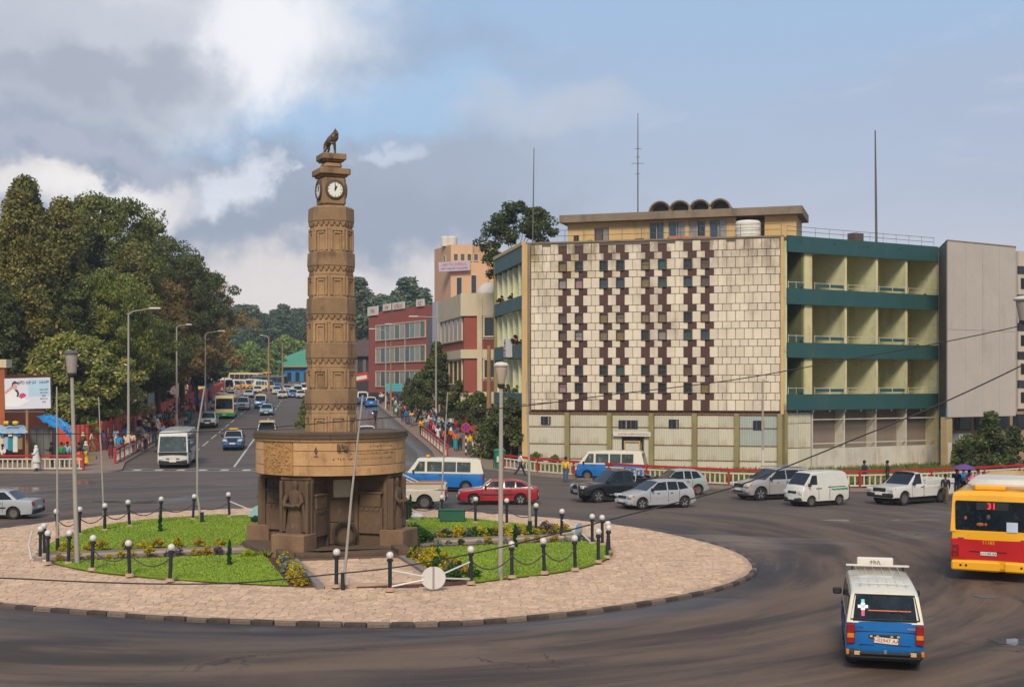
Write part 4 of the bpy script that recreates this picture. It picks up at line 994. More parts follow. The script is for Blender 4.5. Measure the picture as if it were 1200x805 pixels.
# roof edge railings
def railing(name, A, B, z, n, F, y=.25, h=.95):
    q = MB(); 
    for zz in (h, h*.55): q.tube([(A, y, z+zz), (B, y, z+zz)], .018, 4, M=F)
    for i in range(n+1): u = A+(B-A)*i/n; q.tube([(u, y, z), (u, y, z+h)], .018, 4, M=F)
    q.build(name, M_IRON, bld, 0)
railing('roof_railing', 1.5, WT-.2, ZT, 12, FT); railing('roof_railing', .3, WB-.3, ZT, 11, FB, .0, .75)
b = MB(); bx(b, 7.6, 8.6, .6, 1.3, ZT, ZT+.75, FB); b.build('rooftop_box', mat('box_brown', (86, 72, 60), .8, .2, 2, .05), bld, 0)
# masts and tank stand on the roof: their own things
def mast(name, px, ytop, Y, z0, r, label, bars=()):
    x = (px-600)*Y/FPX; zt = EYE+(HZ-ytop)*Y/FPX; b = MB(); b.tube([(0, 0, 0), (0, 0, (zt-z0)*.5), (0, 0, zt-z0)], [r, r*.85, r*.5], 6)
    for f, w in bars: b.tube([(-w/2, 0, (zt-z0)*f), (w/2, 0, (zt-z0)*f)], .02, 4)
    o = b.build(name, M_IRON, None, loc=(x, Y, z0)); tag(o, label, 'mast' if not bars else 'antenna'); return o
mast('roof_mast', 624, 174, 108, 17.0, .07, 'thin dark metal mast rising behind the rooftop tree').rotation_euler = (0, R(.8), 0)
mast('antenna_mast', 747.5, 133, 104, 19.9, .06, 'tall aerial mast with short cross bars above the penthouse', ((.52, 1.0), (.42, .4), (.66, .5), (.58, .35)))
mast('roof_mast', 1027, 153, 99, 17.2, .10, 'thick dark mast above the teal balconies').rotation_euler = (0, R(-.6), 0)
wt = MB(); wt.lathe([(.0001, 0), (1.0, 0), (1.0, .1), (.96, .14), (.96, .5), (1.0, .55), (.96, .6), (.96, 1.0), (1.0, 1.05), (.96, 1.1), (.96, 1.45), (.85, 1.6), (.3, 1.68), (.0001, 1.7)], 24)
o = wt.build('water_tank', mat('tank_white', (214, 208, 196), .6, .08, 1, .02, streak=.3, stain=(170, 150, 130)), None, 35, loc=(18.0, 97.6, 17.2)); tag(o, 'white ribbed water tank beside the tan penthouse on the flat roof', 'water tank'); o.scale = (1, 1, 1.0)
for k, (px, w) in enumerate(((795, 1.8), (822, 1.1))):
    b = MB(); b.rbox((0, 0, .3), (w, .8, .6), .03); o = b.build('roof_crate', mat('crate_orange', (170, 112, 76), .8, .2, 2, .05), None, 0, loc=((px-600)*99/FPX, 98.2, 17.1)); tag(o, ('long rust orange crate lying on the roof before the penthouse windows', 'short rust orange crate next to the long one on the roof')[k], 'crate')
b = MB(); b.rbox((0, 0, .45), (1.4, .1, .1), .02, M=Matrix.Rotation(R(-12), 4, 'Y')); b.tube([(-.4, 0, 0), (-.4, 0, .5)], .06, 6); o = b.build('roof_beam', M_CONC, None, 0, loc=(5.7, 100.5, 17.1)); tag(o, 'short sloping beam on a stub post at the roof edge', 'beam')
# ------------------------------------------------------------------ other buildings
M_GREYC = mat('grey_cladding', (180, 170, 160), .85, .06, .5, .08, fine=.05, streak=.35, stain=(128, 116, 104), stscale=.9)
M_GREYD = mat('grey_cladding_shaded', (112, 106, 98), .85, .07, .5, .08, fine=.05, streak=.3, stain=(92, 86, 78))  # same cladding, darker: the shade of the unlit side is in the colour
M_BEIGEW = mat('beige_wall', (146, 122, 96), .9, .12, .8, .1, streak=.5, stain=(106, 88, 70))
def rect_building(name, label, A, B, depth, z0, z1, m, out=(0, 0, 0), extra=None):
    """an Empty with one facade A->B; returns empty, facade matrix (local), width"""
    A = Vector((A[0], A[1], 0)); B = Vector((B[0], B[1], 0)); o = thing(name, label, 'building', (A.x, A.y, 0)); F = Matrix.Translation(-A) @ face_frame(A, B, out); w = (B-A).length
    b = MB(); bx(b, 0, w, 0, depth, z0, z1, F); b.build('wall', m, o, 0); return o, F, w
# concrete slab block on one column
SA = (32.65, 96.0); SB = (39.55, 100.6)
sl_ = thing('concrete_slab_block', 'windowless grey clad block lifted on a column beside the balcony building', 'building', (SA[0], SA[1], 0)); TS = Matrix.Translation((-SA[0], -SA[1], 0)); FS = TS @ face_frame(Vector((SA[0], SA[1], 0)), Vector((SB[0], SB[1], 0)), (0, 0, 0)); ws = math.hypot(SB[0]-SA[0], SB[1]-SA[1])
b = MB(); b.prism([(SA[0], SA[1], 3.9), (SB[0], SB[1], 3.9), (42.6, 109, 3.9), (34.5, 104, 3.9)], (0, 0, 13.2), M=TS); b.build('wall', M_GREYC, sl_, 0)
b = MB(); b.prism([(SA[0]-.05, SA[1]-.07, 17.1), (SB[0]+.05, SB[1]-.05, 17.1), (42.7, 109, 17.1), (34.45, 104.05, 17.1)], (0, 0, .12), M=TS); b.build('coping', M_CONC, sl_, 0)
for k in range(4):
    for j in range(2):
        b = MB(); bx(b, ws*k/4+.012, ws*(k+1)/4-.012, -.05, -.002, 3.9+6.6*j+.012, 3.9+6.6*(j+1)-.012, FS); b.build('cladding_panel', M_GREYC, sl_, 0)
FS2 = Matrix.Translation(-Vector((SA[0], SA[1], 0))) @ face_frame(Vector((34.5, 104, 0)), Vector((SA[0], SA[1], 0)), (0, 90, 0))
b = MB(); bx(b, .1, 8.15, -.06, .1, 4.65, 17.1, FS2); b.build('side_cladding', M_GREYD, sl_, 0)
b = MB(); bx(b, .1, 8.18, -.1, .1, 3.85, 4.62, FS2); b.build('blue_band', mat('dull_blue', (74, 104, 124), .7, .1, 1, .03), sl_, 0)
b = MB(); b.rbox((.35, .35, 1.7), (.62, .62, 4.4), .03, M=FS); b.build('column', mat('ochre_column', (170, 148, 110), .85, .12, 1, .06, streak=.4, stain=(120, 98, 70)), sl_, 0)
b = MB(); b.rbox((.35, .035, .9), (.4, .03, 2.2), .005, M=FS); b.build('whitewash', M_SIGNW, sl_, 0)
# recessed ground floor behind it and far-right striped block
lb, FG, wg = rect_building('low_office_building', 'beige low building with dark windows under the grey slab block', (33.5, 108), (62, 119), 8, -.5, 3.95, M_BEIGEW)
for i in range(7):
    u = .6+2.1*i
    q = MB(); q.box((u+.8, -.03, 3.1), (1.7, .1, 1.3), M=FG); wo = q.build('window', M_BLACK, lb, 0); q = MB(); q.box((u+.8+.2, -.09, 3.1), (1.1, .03, 1.1), M=FG); q.build('pane', M_GLASS[('dark', 'dark', 'green', 'brown')[i % 4]], wo, 0)
st, FQ, wq = rect_building('striped_office_building', 'white and dark banded office block at the far end past the grey slab', (45.3, 114.5), (60, 122), 12, 0, 18.3, mat('white_bands', (188, 176, 158), .8, .08, 1, .05, streak=.3, stain=(140, 120, 100)))
for k in range(6):
    z = 16.6-2.55*k
    b = MB(); bx(b, -.02, 14, -.05, .1, z-.35, z+.35, FQ); b.build('dark_band', M_DARKWIN, st, 0)
    for i in range(5): b = MB(); bx(b, .3+1.6*i, 1.3+1.6*i, -.08, .1, z-1.65, z-.72, FQ); wo = b.build('window', M_BLACK, st, 0); b = MB(); bx(b, .6+1.6*i, 1.2+1.6*i, -.1, -.07, z-1.6, z-.8, FQ); b.build('pane', M_GLASS['brown' if i % 2 else 'blue'], wo, 0)
b = MB(); wl = thing('garden_wall', 'low beige wall running behind the hedge on the east side', 'wall', (34.2, 100.4, 0)); b.rbox((14, 0, .3), (28, .3, 1.0), .02, M=Matrix.Rotation(R(27), 4, 'Z')); b.build('wall_body', M_BEIGEW, wl, 0)
kk = thing('metal_kiosk', 'grey metal kiosk with white front squeezed beside the balcony building', 'kiosk', (34.6, 99.6, 0))
b = MB(); b.rbox((0, 0, 1.3), (1.7, 1.6, 2.6), .03); b.build('kiosk_body', mat('kiosk_grey', (124, 128, 126), .6, .1, 1, .03), kk, 0); b = MB(); b.rbox((.4, -.82, 2.0), (1.0, .05, 1.0), .01); b.build('hatch', M_WSHEET, kk, 0)

def grid_windows(o, F, u0, u1, z0, z1, nu, nz_=None, frame=None, pane=None, d=.06, bars=True, cols=3):
    """a long glazed opening: frame with mullions and separate panes"""
    q = MB(); W_ = u1-u0
    for x in (u0, u1): q.box((x, -.06, (z0+z1)/2), (.14, .2, z1-z0+.14), M=F)
    for z in (z0, z1): q.box(((u0+u1)/2, -.06, z), (W_-.14, .2, .14), M=F)
    for i in range(1, nu): q.box((u0+W_*i/nu, -.05, (z0+z1)/2), (.09, .14, z1-z0-.14), M=F)
    wo = q.build('window', frame, o, 0)
    for i in range(nu): q = MB(); q.box((u0+W_*(i+.5)/nu, -.02, (z0+z1)/2), (W_/nu-.05, .05, z1-z0-.1), M=F); q.build('pane', pane[i % len(pane)], wo, 0)
    return wo
M_REDR = mat('red_render', (146, 74, 62), .85, .07, .5, .05, streak=.25, stain=(112, 52, 46), fine=.04)
M_CREAMF = mat('cream_frame', (196, 178, 140), .8, .08, 1, .03)
M_CURT = [M_GLASS['pale'], M_GLASS['blue'], mat('glass_teal', (96, 124, 124), .2, .25, 1, 0), M_GLASS['pale'], M_GLASS['green']]
rb, FR, wr = rect_building('red_office_building', 'long red office block with three rows of curtained glazing along the avenue', (-24.2, 216), (-11.2, 192), 30, 0, 18.4, M_REDR)
def ru(px): return face_u(Vector((-24.2, 216, 0)), Vector((-11.2, 192, 0)), px)
uw0, uw1 = ru(441), ru(499)
for z0, z1 in ((13.6, 16.1), (9.9, 12.4), (6.0, 8.5)): grid_windows(rb, FR, uw0, uw1, z0, z1, 10, frame=M_CREAMF, pane=M_CURT)
b = MB(); bx(b, ru(502), ru(508), -.1, .2, 6.5, 16.4, FR); b.build('glass_strip', M_GLASS['dark'], rb, 0)
b = MB(); bx(b, ru(509.5), ru(514), -.4, .2, 4, 18.7, FR); b.build('silver_fin', mat('silver_panel', (168, 166, 168), .4, .1, 2, 0, metal=.3), rb, 0)
b = MB(); bx(b, .5, uw0+1, -.15, .2, .5, 5.0, FR); bx(b, uw0+2.4, uw1-1, -.15, .2, 1, 5.0, FR); b.build('shop_front', M_DARKWIN, rb, 0)
for i, (a, c, s_) in enumerate(((432, 444, 'ሆቴል'), (450, 459, 'ባንክ'), (461, 475, 'ኢንሹራንስ'), (489, 498, 'ቢሮ'))):
    b = MB(); b.box(((ru(a)+ru(c))/2, -.15, 18.9 if i else 18.6), (ru(c)-ru(a), .15, 1.5 if i == 0 else 1.1), M=FR); so_ = b.build('roof_sign', M_SIGNW, rb, 0)
    sign_text('', s_, .9, M_RED, 'lettering', so_, FR @ Matrix.Translation(((ru(a)+ru(c))/2, -.25, 18.85 if i else 18.6)))
# cream and oxblood block
cb_, FC, wc = rect_building('oxblood_office_building', 'cream and oxblood corner office block behind the street trees', (-8.1, 144.5), (-4.87, 130), 14, .5, 15.5, M_REDR, (-40, 100, 0))
M_OX = mat('oxblood_panel', (120, 54, 46), .8, .1, .8, .05); M_CRW = mat('cream_band', (196, 182, 152), .8, .08, .7, .05, streak=.45, stain=(146, 126, 98))
for z0, z1 in ((13.3, 15.6), (9.0, 9.9), (4.6, 5.5)): b = MB(); bx(b, -.1, wc+.05, -.25, .1, z0, z1, FC); b.build('cream_band', M_CRW, cb_, 0)
for z0, z1 in ((10.8, 13.25), (6.3, 8.9), (2.2, 4.5)): grid_windows(cb_, FC, 1.0, wc-.7, z0+.1, z1, 5, frame=M_CRW, pane=[M_GLASS['curtain'], M_GLASS['brown']])
FD = Matrix.Translation(Vector((8.1, -144.5, 0))) @ face_frame(Vector((-4.87, 130, 0)), Vector((4.5, 128, 0)), (0, 0, 0))
b = MB(); bx(b, 0, 1.45, 0, 12, .5, 15.4, FD); b.build('front_wall', M_REDR, cb_, 0)
for z0, z1 in ((13.3, 15.6), (9.0, 9.9), (4.6, 5.5)): b = MB(); bx(b, -.3, 9, -.2, .1, z0, z1, FD); b.build('cream_band', M_CRW, cb_, 0)
b = MB(); bx(b, 1.45, 9, 0, 12, .5, 15.4, FD); b.build('front_wall', M_CRW, cb_, 0)
b = MB(); bx(b, 1.45, 1.95, -.35, -.01, .5, 15.2, FD); b.build('cream_pier', M_CRW, cb_, 0)
for z0, z1 in ((11.0, 13.2), (6.8, 8.9), (2.5, 4.5)):
    grid_windows(cb_, FD, 2.1, 4.2, z0+.2, z1, 2, frame=M_CRW, pane=[M_GLASS['dark'], M_GLASS['pale']])
    b = MB(); bx(b, 2.0, 5.4, -.1, .1, z0-1.1, z0-.05, FD); b.build('oxblood_panel', M_OX, cb_, 0)
b = MB(); b.lathe([(1.35*math.cos(a), 1.35*math.sin(a)) for a in [PI/2*i/8 for i in range(9)]], 20, c=(0, 0, 0)); o = b.build('roof_dome', M_SIGNW, None, 40, loc=(-2.3, 131.5, 15.5)); tag(o, 'white half dome standing on the cream office roof', 'dome')
# tan tower
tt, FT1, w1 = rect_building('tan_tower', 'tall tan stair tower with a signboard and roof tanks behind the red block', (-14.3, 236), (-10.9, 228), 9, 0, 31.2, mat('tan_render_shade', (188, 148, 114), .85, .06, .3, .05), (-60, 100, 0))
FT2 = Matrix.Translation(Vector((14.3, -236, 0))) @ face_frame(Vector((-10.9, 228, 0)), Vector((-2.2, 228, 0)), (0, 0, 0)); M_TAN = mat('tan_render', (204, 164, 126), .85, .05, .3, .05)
b = MB(); bx(b, 0, 3.9, 0, 9, 0, 31.2, FT2); bx(b, 3.9, 6.6, .02, 9, 0, 28.5, FT2); b.build('front_wall', M_TAN, tt, 0)
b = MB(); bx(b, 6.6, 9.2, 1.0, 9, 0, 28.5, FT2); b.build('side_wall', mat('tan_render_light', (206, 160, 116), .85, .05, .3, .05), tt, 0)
for u, z0, z1 in ((1.0, 21.8, 25.4), (3.6, 21.8, 25.8), (1.0, 18.4, 20.4), (3.6, 18.6, 20.4)): grid_windows(tt, FT2, u, u+1.0, z0, z1, 1, frame=M_CRW, pane=[M_GLASS['dark']])
for i in range(4): grid_windows(tt, FT2, .5+1.2*i, 1.3+1.2*i, 28.3, 29.6, 1, frame=M_CRW, pane=[M_GLASS['brown']])
grid_windows(tt, FT1, 5.0, 6.3, 28, 29.4, 1, frame=M_CRW, pane=[M_GLASS['green']])
b = MB(); b.box((2.1, -.7, 27.2), (5.6, .5, 1.7), M=FT2 @ Matrix.Rotation(R(-3), 4, 'Y')); sgn = b.build('signboard', mat('signboard_lilac', (178, 164, 176), .6, .06, 1, 0), tt, 0)
sign_text('', 'ሪፍት ቫሊ ዩኒቨርሲቲ', .62, M_RED, 'lettering', sgn, FT2 @ Matrix.Rotation(R(-3), 4, 'Y') @ Matrix.Translation((2.1, -.98, 27.55)))
text('RIFT VALLEY COLLEGE', .46, M_INKB, 'lettering', sgn, FT2 @ Matrix.Rotation(R(-3), 4, 'Y') @ Matrix.Translation((2.1, -.98, 26.8)) @ Matrix.Rotation(R(90), 4, 'X'))
for k, (dx, r) in enumerate(((-12.6, .75), (-11.3, .95))):
    b = MB(); b.lathe([(.0001, 0), (r, 0), (r, 1.6), (r*.8, 1.8), (.0001, 1.85)], 16); o = b.build('water_tank', M_SIGNW, None, 35, loc=(dx+.5, 231, 31.2)); tag(o, ('smaller white water tank on the tan tower roof', 'larger white water tank on the tan tower roof')[k], 'water tank')
# blue house and dark shed far up the avenue
bh, FH, wh = rect_building('blue_house', 'bright blue single storey house with green hipped roof at the end of the avenue', (-66, 345), (-48, 342), 14, 5, 11.2, mat('bright_blue', (30, 118, 176), .8, .06, .5, .03))
for i in range(6): b = MB(); bx(b, 3.4+2.3*i, 4.5+2.3*i, -.1, .1, 7.2, 9.6, FH); b.build('window', M_DARKWIN, bh, 0)
b = MB(); bx(b, -.8, .9, -.4, .3, 5, 11.0, FH); b.build('corner_pillar', M_BEIGEW, bh, 0)
b = MB(); b.M = FH; b.add([(-2, -1.2, 11.2), (wh+2, -1.2, 11.2), (wh+2, 15, 11.2), (-2, 15, 11.2), (10, 7, 16.5), (wh+6, 7, 16.5)], [(0, 1, 5, 4), (1, 2, 5), (2, 3, 4, 5), (3, 0, 4), (0, 3, 2, 1)]); b.build('roof', mat('green_roof', (70, 138, 112), .6, .08, .5, .03), bh, 0)
b = MB(); bx(b, -2, wh+2, -1.25, -1.1, 10.95, 11.2, FH); b.build('eaves_board', mat('pinkish_eaves', (176, 140, 120), .7, .1, 1, 0), bh, 0)
sh, FSH, wsh = rect_building('timber_house', 'dark old two storey house with a brown roof between the tower and the red block', (-31.5, 250), (-24.5, 250), 12, 4, 11.8, mat('dark_timber', (52, 50, 50), .85, .2, 1, .05))
b = MB(); b.M = FSH; b.add([(-1, -1, 11.8), (8, -1, 11.8), (8, 12, 11.8), (-1, 12, 11.8), (1, 5.5, 15.2), (6, 5.5, 15.2)], [(0, 1, 5, 4), (1, 2, 5), (2, 3, 4, 5), (3, 0, 4), (0, 3, 2, 1)]); b.build('roof', mat('brown_roof', (82, 62, 54), .8, .15, 1, .05), sh, 0)
for k in range(4): b = MB(); bx(b, .8+1.6*k, 1.4+1.6*k, -.3, .1, 8.3, 11.2, FSH); b.build('verandah_post', mat('grey_post', (96, 92, 90), .8, .1, 1, 0), sh, 0)
bn_ = MB(); bn_.rbox((0, 0, 0), (2.6, .12, 1.3), .02, M=Matrix.Rotation(R(-10), 4, 'Y')); bn_ = bn_.build('banner', M_RED, None, 0, loc=((422-600)*200/1500, 200, EYE+(450-442)*200/1500)); tag(bn_, 'small red and white banner hanging under the dark house beside the avenue', 'banner')
b = MB(); b.box((0, -.07, -.1), (2.1, .02, .55), M=Matrix.Rotation(R(-10), 4, 'Y')); b.build('white_stripe', M_SIGNW, bn_, 0)
tb = MB(); tb.rbox((0, 0, 0), (2.2, .15, 1.1), .02); tb = tb.build('street_sign', mat('teal_sign', (74, 156, 164), .6, .05, 1, 0), None, 0, loc=((462-600)*175/1500, 175, EYE+(450-454)*175/1500)); tag(tb, 'turquoise sign board over the crowd on the east pavement', 'sign')
b = MB(); b.tube([(0, .1, -.5), (0, .1, -3.4)], .06, 6); b.build('sign_post', M_IRON, tb)
# brick house at the left edge and pale house in the trees
oh, FO, wo_ = rect_building('brick_house', 'orange brick house corner behind the billboard', (-52, 95), (-37.2, 94), 8, -1, 7.1, mat('orange_brick', (158, 86, 52), .85, .12, .8, .1, fine=.12, streak=.4, stain=(120, 70, 46)))
b = MB(); bx(b, wo_-1.3, wo_+.1, -.35, 0, -1, 7.6, FO); b.build('brick_pier', MATS['orange_brick'], oh, 0)
b = MB(); bx(b, wo_-1.5, wo_+.3, -.5, .4, 7.6, 8.2, FO); b.build('pier_cap', M_CRW, oh, 0)
M_BRK = mat('brick', (170, 92, 56), .9, .1, 3, .1, obr=.2)
q = MB(); q.rbox((0, 0, 0), (.62, .05, .27), .01); brm = q.mesh('brick', M_BRK, 0)
for j in range(24):
    for i in range(4): link('brick', brm, oh, M=FO @ Matrix.Translation((wo_-3.5+.64*i+(.32 if j % 2 else 0), -.02, .4+.29*j)))
wh_, FW, ww = rect_building('white_house', 'pale villa half hidden in the trees', (-47, 132), (-39, 131), 6, 0, 10.2, mat('pale_villa', (176, 168, 156), .85, .1, 1, .05))
b = MB(); bx(b, -.5, ww+.5, -.6, .5, 10.2, 10.6, FW); b.build('roof_edge', M_SIGNW, wh_, 0)
for i in range(4): b = MB(); bx(b, 1+3*i, 2.4+3*i, -.06, .1, 6.5, 9.5, FW); b.build('window', M_DARKWIN, wh_, 0)
# ------------------------------------------------------------------ vehicles (front = +x)
M_TYRE = mat('tyre_rubber', (36, 34, 33), .9, .15, 4, .05, spots=.4, spotcol=(72, 62, 54)); M_RIM = mat('rim_steel', (150, 148, 144), .35, .1, 5, 0, metal=.5); M_RIMD = mat('rim_dusty', (92, 86, 80), .6, .15, 5, 0)
M_VGLASS = mat('car_glass', (22, 28, 32), .08, .5, 1.6, 0, spec=.45, spots=.5, spotcol=(70, 74, 70)); M_VGLASSL = mat('car_glass_light', (66, 74, 74), .1, .5, 1.4, 0, spec=.45, spots=.7, spotcol=(140, 136, 124))
M_TRIM = mat('black_plastic', (34, 34, 36), .7, .1, 3, 0, spots=.3, spotcol=(70, 64, 58)); M_CHROME = mat('chrome', (180, 180, 182), .2, .05, 3, 0, metal=.8)
M_HEAD = mat('headlamp', (196, 200, 198), .12, .1, 8, 0, coat=.8); M_TAIL = mat('tail_lamp', (136, 20, 22), .2, .15, 6, 0, coat=.8); M_AMB = mat('amber_lamp', (206, 120, 30), .2, .1, 6, 0, coat=.8)
M_PLATE = mat('number_plate', (216, 208, 196), .5, .05, 4, 0); M_SEAT = mat('seat', (86, 74, 68), .9, .2, 3, 0)
M_LEDR = mat('led_red', (255, 30, 40), .5, 0, 1, 0, em=1.5)
def interp(pts, x): 
    return None
class Car:
    def __init__(s, sp, p1, p2, root, lod=0):
        s.sp = sp; s.root = root; s.W = sp['W']; s.lod = lod; s.p1 = p1; s.p2 = p2
        s.lower(); s.upper(); s.wheels(); s.glass(); s.lights()
    def lower(s):
        sp = s.sp; top = sp['low']; r = sp['r']; ra = r*1.22; zb = sp.get('zb', .24); W = s.W
        pts = [(p[0], p[1], 0) for p in top]                # rear bottom ... front bottom
        n = 8 if s.lod else 12
        for xw in (sp['xf'], sp['xr']):
            a0 = math.asin(max(-1, min(1, (zb-r)/ra)))
            for k in range(n+1):
                a = a0+(PI-2*a0)*k/n; pts.append((xw+ra*math.cos(a), r+ra*math.sin(a), 1))
        N = len(pts); cx = 0
        # outline normals
        out = []
        for i, p in enumerate(pts):
            a, c = pts[i-1], pts[(i+1) % N]; d = Vector((c[0]-a[0], c[1]-a[1])); d = d.normalized() if d.length else Vector((1, 0)); out.append(Vector((-d.y, d.x)) if True else None)
        ar = sum(pts[i][0]*pts[(i+1) % N][1]-pts[(i+1) % N][0]*pts[i][1] for i in range(N))
        sgn = 1 if ar < 0 else -1                            # outward
        sl_ = [(-1, .085), (-.985, .035), (-.93, .006), (-.55, -.012), (0, -.018), (.55, -.012), (.93, .006), (.985, .035), (1, .085)]
        if s.lod: sl_ = [(-1, .06), (-.93, 0), (0, -.015), (.93, 0), (1, .06)]
        b = MB(); vs = []
        zmax = max(p[1] for p in pts); zm = sp.get('zside', .62*zmax)
        for f, ins in sl_:
            for i, p in enumerate(pts):
                k = 0 if p[2] else ins
                if p[1] < zb+.05 and not p[2]: k *= .5
                x = p[0]-out[i].x*sgn*k; z = p[1]-out[i].y*sgn*k
                if sp.get('nose') and x > sp['xf']+.2 and not p[2]: x -= sp['nose']*(abs(f)**3)
                if sp.get('nose') and x < sp['xr']-.3 and not p[2]: x += sp['nose']*.5*(abs(f)**3)
                y = f*W/2
                # tumblehome: fullest at the waist moulding
                y *= 1-.035*min(1, abs(z-zm)/max(.2, zmax-zm))**2 if abs(f) > .9 else 1
                vs.append((x, y, z))
        fs = []
        for j in range(len(sl_)-1):
            for i in range(N): fs.append((j*N+i, j*N+(i+1) % N, (j+1)*N+(i+1) % N, (j+1)*N+i))
        fs += [tuple(range(N)), tuple(range((len(sl_)-1)*N, len(sl_)*N))[::-1]]
        b.add(vs, fs); s.body = b.build('body', s.p1, s.root, 32)
        q = MB(); q.box(((sp['xf']+sp['xr'])/2, 0, r+.06), (sp['xf']-sp['xr']+2*ra-.06, W-.34, .42+ra*.3)); q.build('underbody', M_TRIM, s.root, 0)
    def hw(s, z):
        sp = s.sp; t = (z-sp['zbelt'])/(sp['ztop']-sp['zbelt']); return sp['wb']/2+(sp['wt']/2-sp['wb']/2)*t
    def surf(s, f, x, z, off=0):
        t = max(0, (z-s.sp['zbelt'])/(s.sp['ztop']-s.sp['zbelt'])); return (x, f*s.hw(z), z-f*f*.05*t**2+(0))
    def upper(s):
        sp = s.sp; g = sp['gh']; N = len(g); b = MB(); vs = []; sl_ = [-1, -.96, -.85, -.4, 0, .4, .85, .96, 1] if not s.lod else [-1, -.9, 0, .9, 1]
        for f in sl_:
            for (x, z) in g:
                p = list(s.surf(f, x, z))
                if abs(f) == 1 and z > sp['zbelt']+.2: p[2] -= .045
                elif abs(f) == .96 and z > sp['zbelt']+.2: p[2] -= .015
                vs.append(tuple(p))
        fs = [(j*N+i, j*N+(i+1) % N, (j+1)*N+(i+1) % N, (j+1)*N+i) for j in range(len(sl_)-1) for i in range(N)]
        fs += [tuple(range(N)), tuple(range((len(sl_)-1)*N, len(sl_)*N))[::-1]]
        b.add(vs, fs); s.cab = b.build('cabin', s.p2, s.root, 28)
    def wheels(s):
        sp = s.sp; r = sp['r']; w = sp.get('tw', .2); n = 14 if s.lod else 24
        key = ('wheel', r, w, sp.get('rim', 'alloy'), n)
        if key not in WH:
            T = Matrix.Rotation(R(90), 4, 'X'); t = MB(); t.lathe([(r*.62, w/2-.01), (r*.9, w/2), (r*.98, w/2-.02), (r, w/4), (r, -w/4), (r*.98, -w/2+.02), (r*.9, -w/2), (r*.62, -w/2+.01)], n, 0, T, cap=False)
            tm = t.mesh('tyre', M_TYRE, 40); q = MB(); q.lathe([(.001, w/2-.05), (r*.16, w/2-.03), (r*.2, w/2-.06), (r*.5, w/2-.08), (r*.56, w/2-.02), (r*.64, w/2-.005), (r*.64, -w/2+.01), (.001, -w/2+.03)], n, 0, T)
            if not s.lod:
                for k in range(5 if sp.get('rim', 'alloy') == 'alloy' else 8):
                    A_ = Matrix.Rotation(2*PI*k/(5 if sp.get('rim', 'alloy') == 'alloy' else 8), 4, 'Y')
                    if sp.get('rim', 'alloy') == 'alloy': q.prism([(-.035, -w/2+.03, .05), (.035, -w/2+.03, .05), (.05, -w/2+.02, r*.6), (-.05, -w/2+.02, r*.6)], (0, -.02, 0), 1, M=A_); q.prism([(-.035, w/2-.03, .05), (.035, w/2-.03, .05), (.05, w/2-.02, r*.6), (-.05, w/2-.02, r*.6)], (0, .02, 0), 1, M=A_)
                    else: q.ball((0, w/2-.06, r*.36), r*.08, 6, M=A_); q.ball((0, -w/2+.06, r*.36), r*.08, 6, M=A_)
            WH[key] = (tm, q.mesh('rim', [M_TRIM, M_RIM] if sp.get('rim', 'alloy') == 'alloy' and not s.lod else M_RIMD, 30))
        tm, rm = WH[key]
        for xw in (sp['xf'], sp['xr']):
            for sy in (-1, 1):
                e = link('wheel', tm, s.root, (xw, sy*(s.W/2-w/2-.03), r)); link('rim', rm, e)
    def panel(s, name, pts, m, off=.006, th=.02, parent=None):
        """side pane through (x,z) points on both flanks"""
        for sy in (-1, 1):
            P3 = [(x, sy*(s.hw(z)+off), z) for x, z in pts]; b = MB(); b.prism(P3, (0, -sy*th, 0)); b.build(name, m, s.root, 0)
    def cross(s, name, a, c, m, wf=.88, off=.012, top=.06, bot=.06):
        """windscreen / rear screen between outline points a (low) and c (high)"""
        A, Cc = Vector((a[0], a[1])), Vector((c[0], c[1])); d = Cc-A; n = Vector((-d.y, d.x)).normalized()
        if n.x*(1 if a[0] > 0 else -1) < 0: n = -n
        b = MB(); vs = []; fr_ = [-wf, -wf*.5, 0, wf*.5, wf]
        for t in (bot, .5, 1-top):
            q = A+d*t+n*off
            for f in fr_: vs.append(s.surf(f, q.x, q.y))
        k = len(fr_); fs = [(r*k+i, r*k+i+1, (r+1)*k+i+1, (r+1)*k+i) for r in range(2) for i in range(k-1)]
        vs += [(v[0]-n.x*.04, v[1], v[2]-n.y*.04) for v in vs]; m_ = 3*k
        fs += [tuple(m_+i for i in f[::-1]) for f in fs]+[(i, i+1, m_+i+1, m_+i) for i in range(k-1)]+[(2*k+i+1, 2*k+i, m_+2*k+i, m_+2*k+i+1) for i in range(k-1)]
        b.add(vs, fs); return b.build(name, m, s.root, 30)
    def glass(s):
        sp = s.sp; g = sp['gh']
        s.cross('rear_window', g[sp.get('ri', (0, 1))[0]], g[sp.get('ri', (0, 1))[1]], M_VGLASS, .84)
        s.ws = s.cross('windscreen', g[-1], g[-2], sp.get('wsm', M_VGLASS), .9)
        for w in sp['win']: s.panel('side_window', w, sp.get('gm', M_VGLASS))
    def bxp(s, name, c, d, m, r=.015, parent=None, mir=False):
        for sy in ((1, -1) if mir else (1,)):
            b = MB(); b.rbox((c[0], c[1]*sy, c[2]), d, min(r, min(d)*.4)); o = b.build(name, m, parent or s.root, 30)
        return o
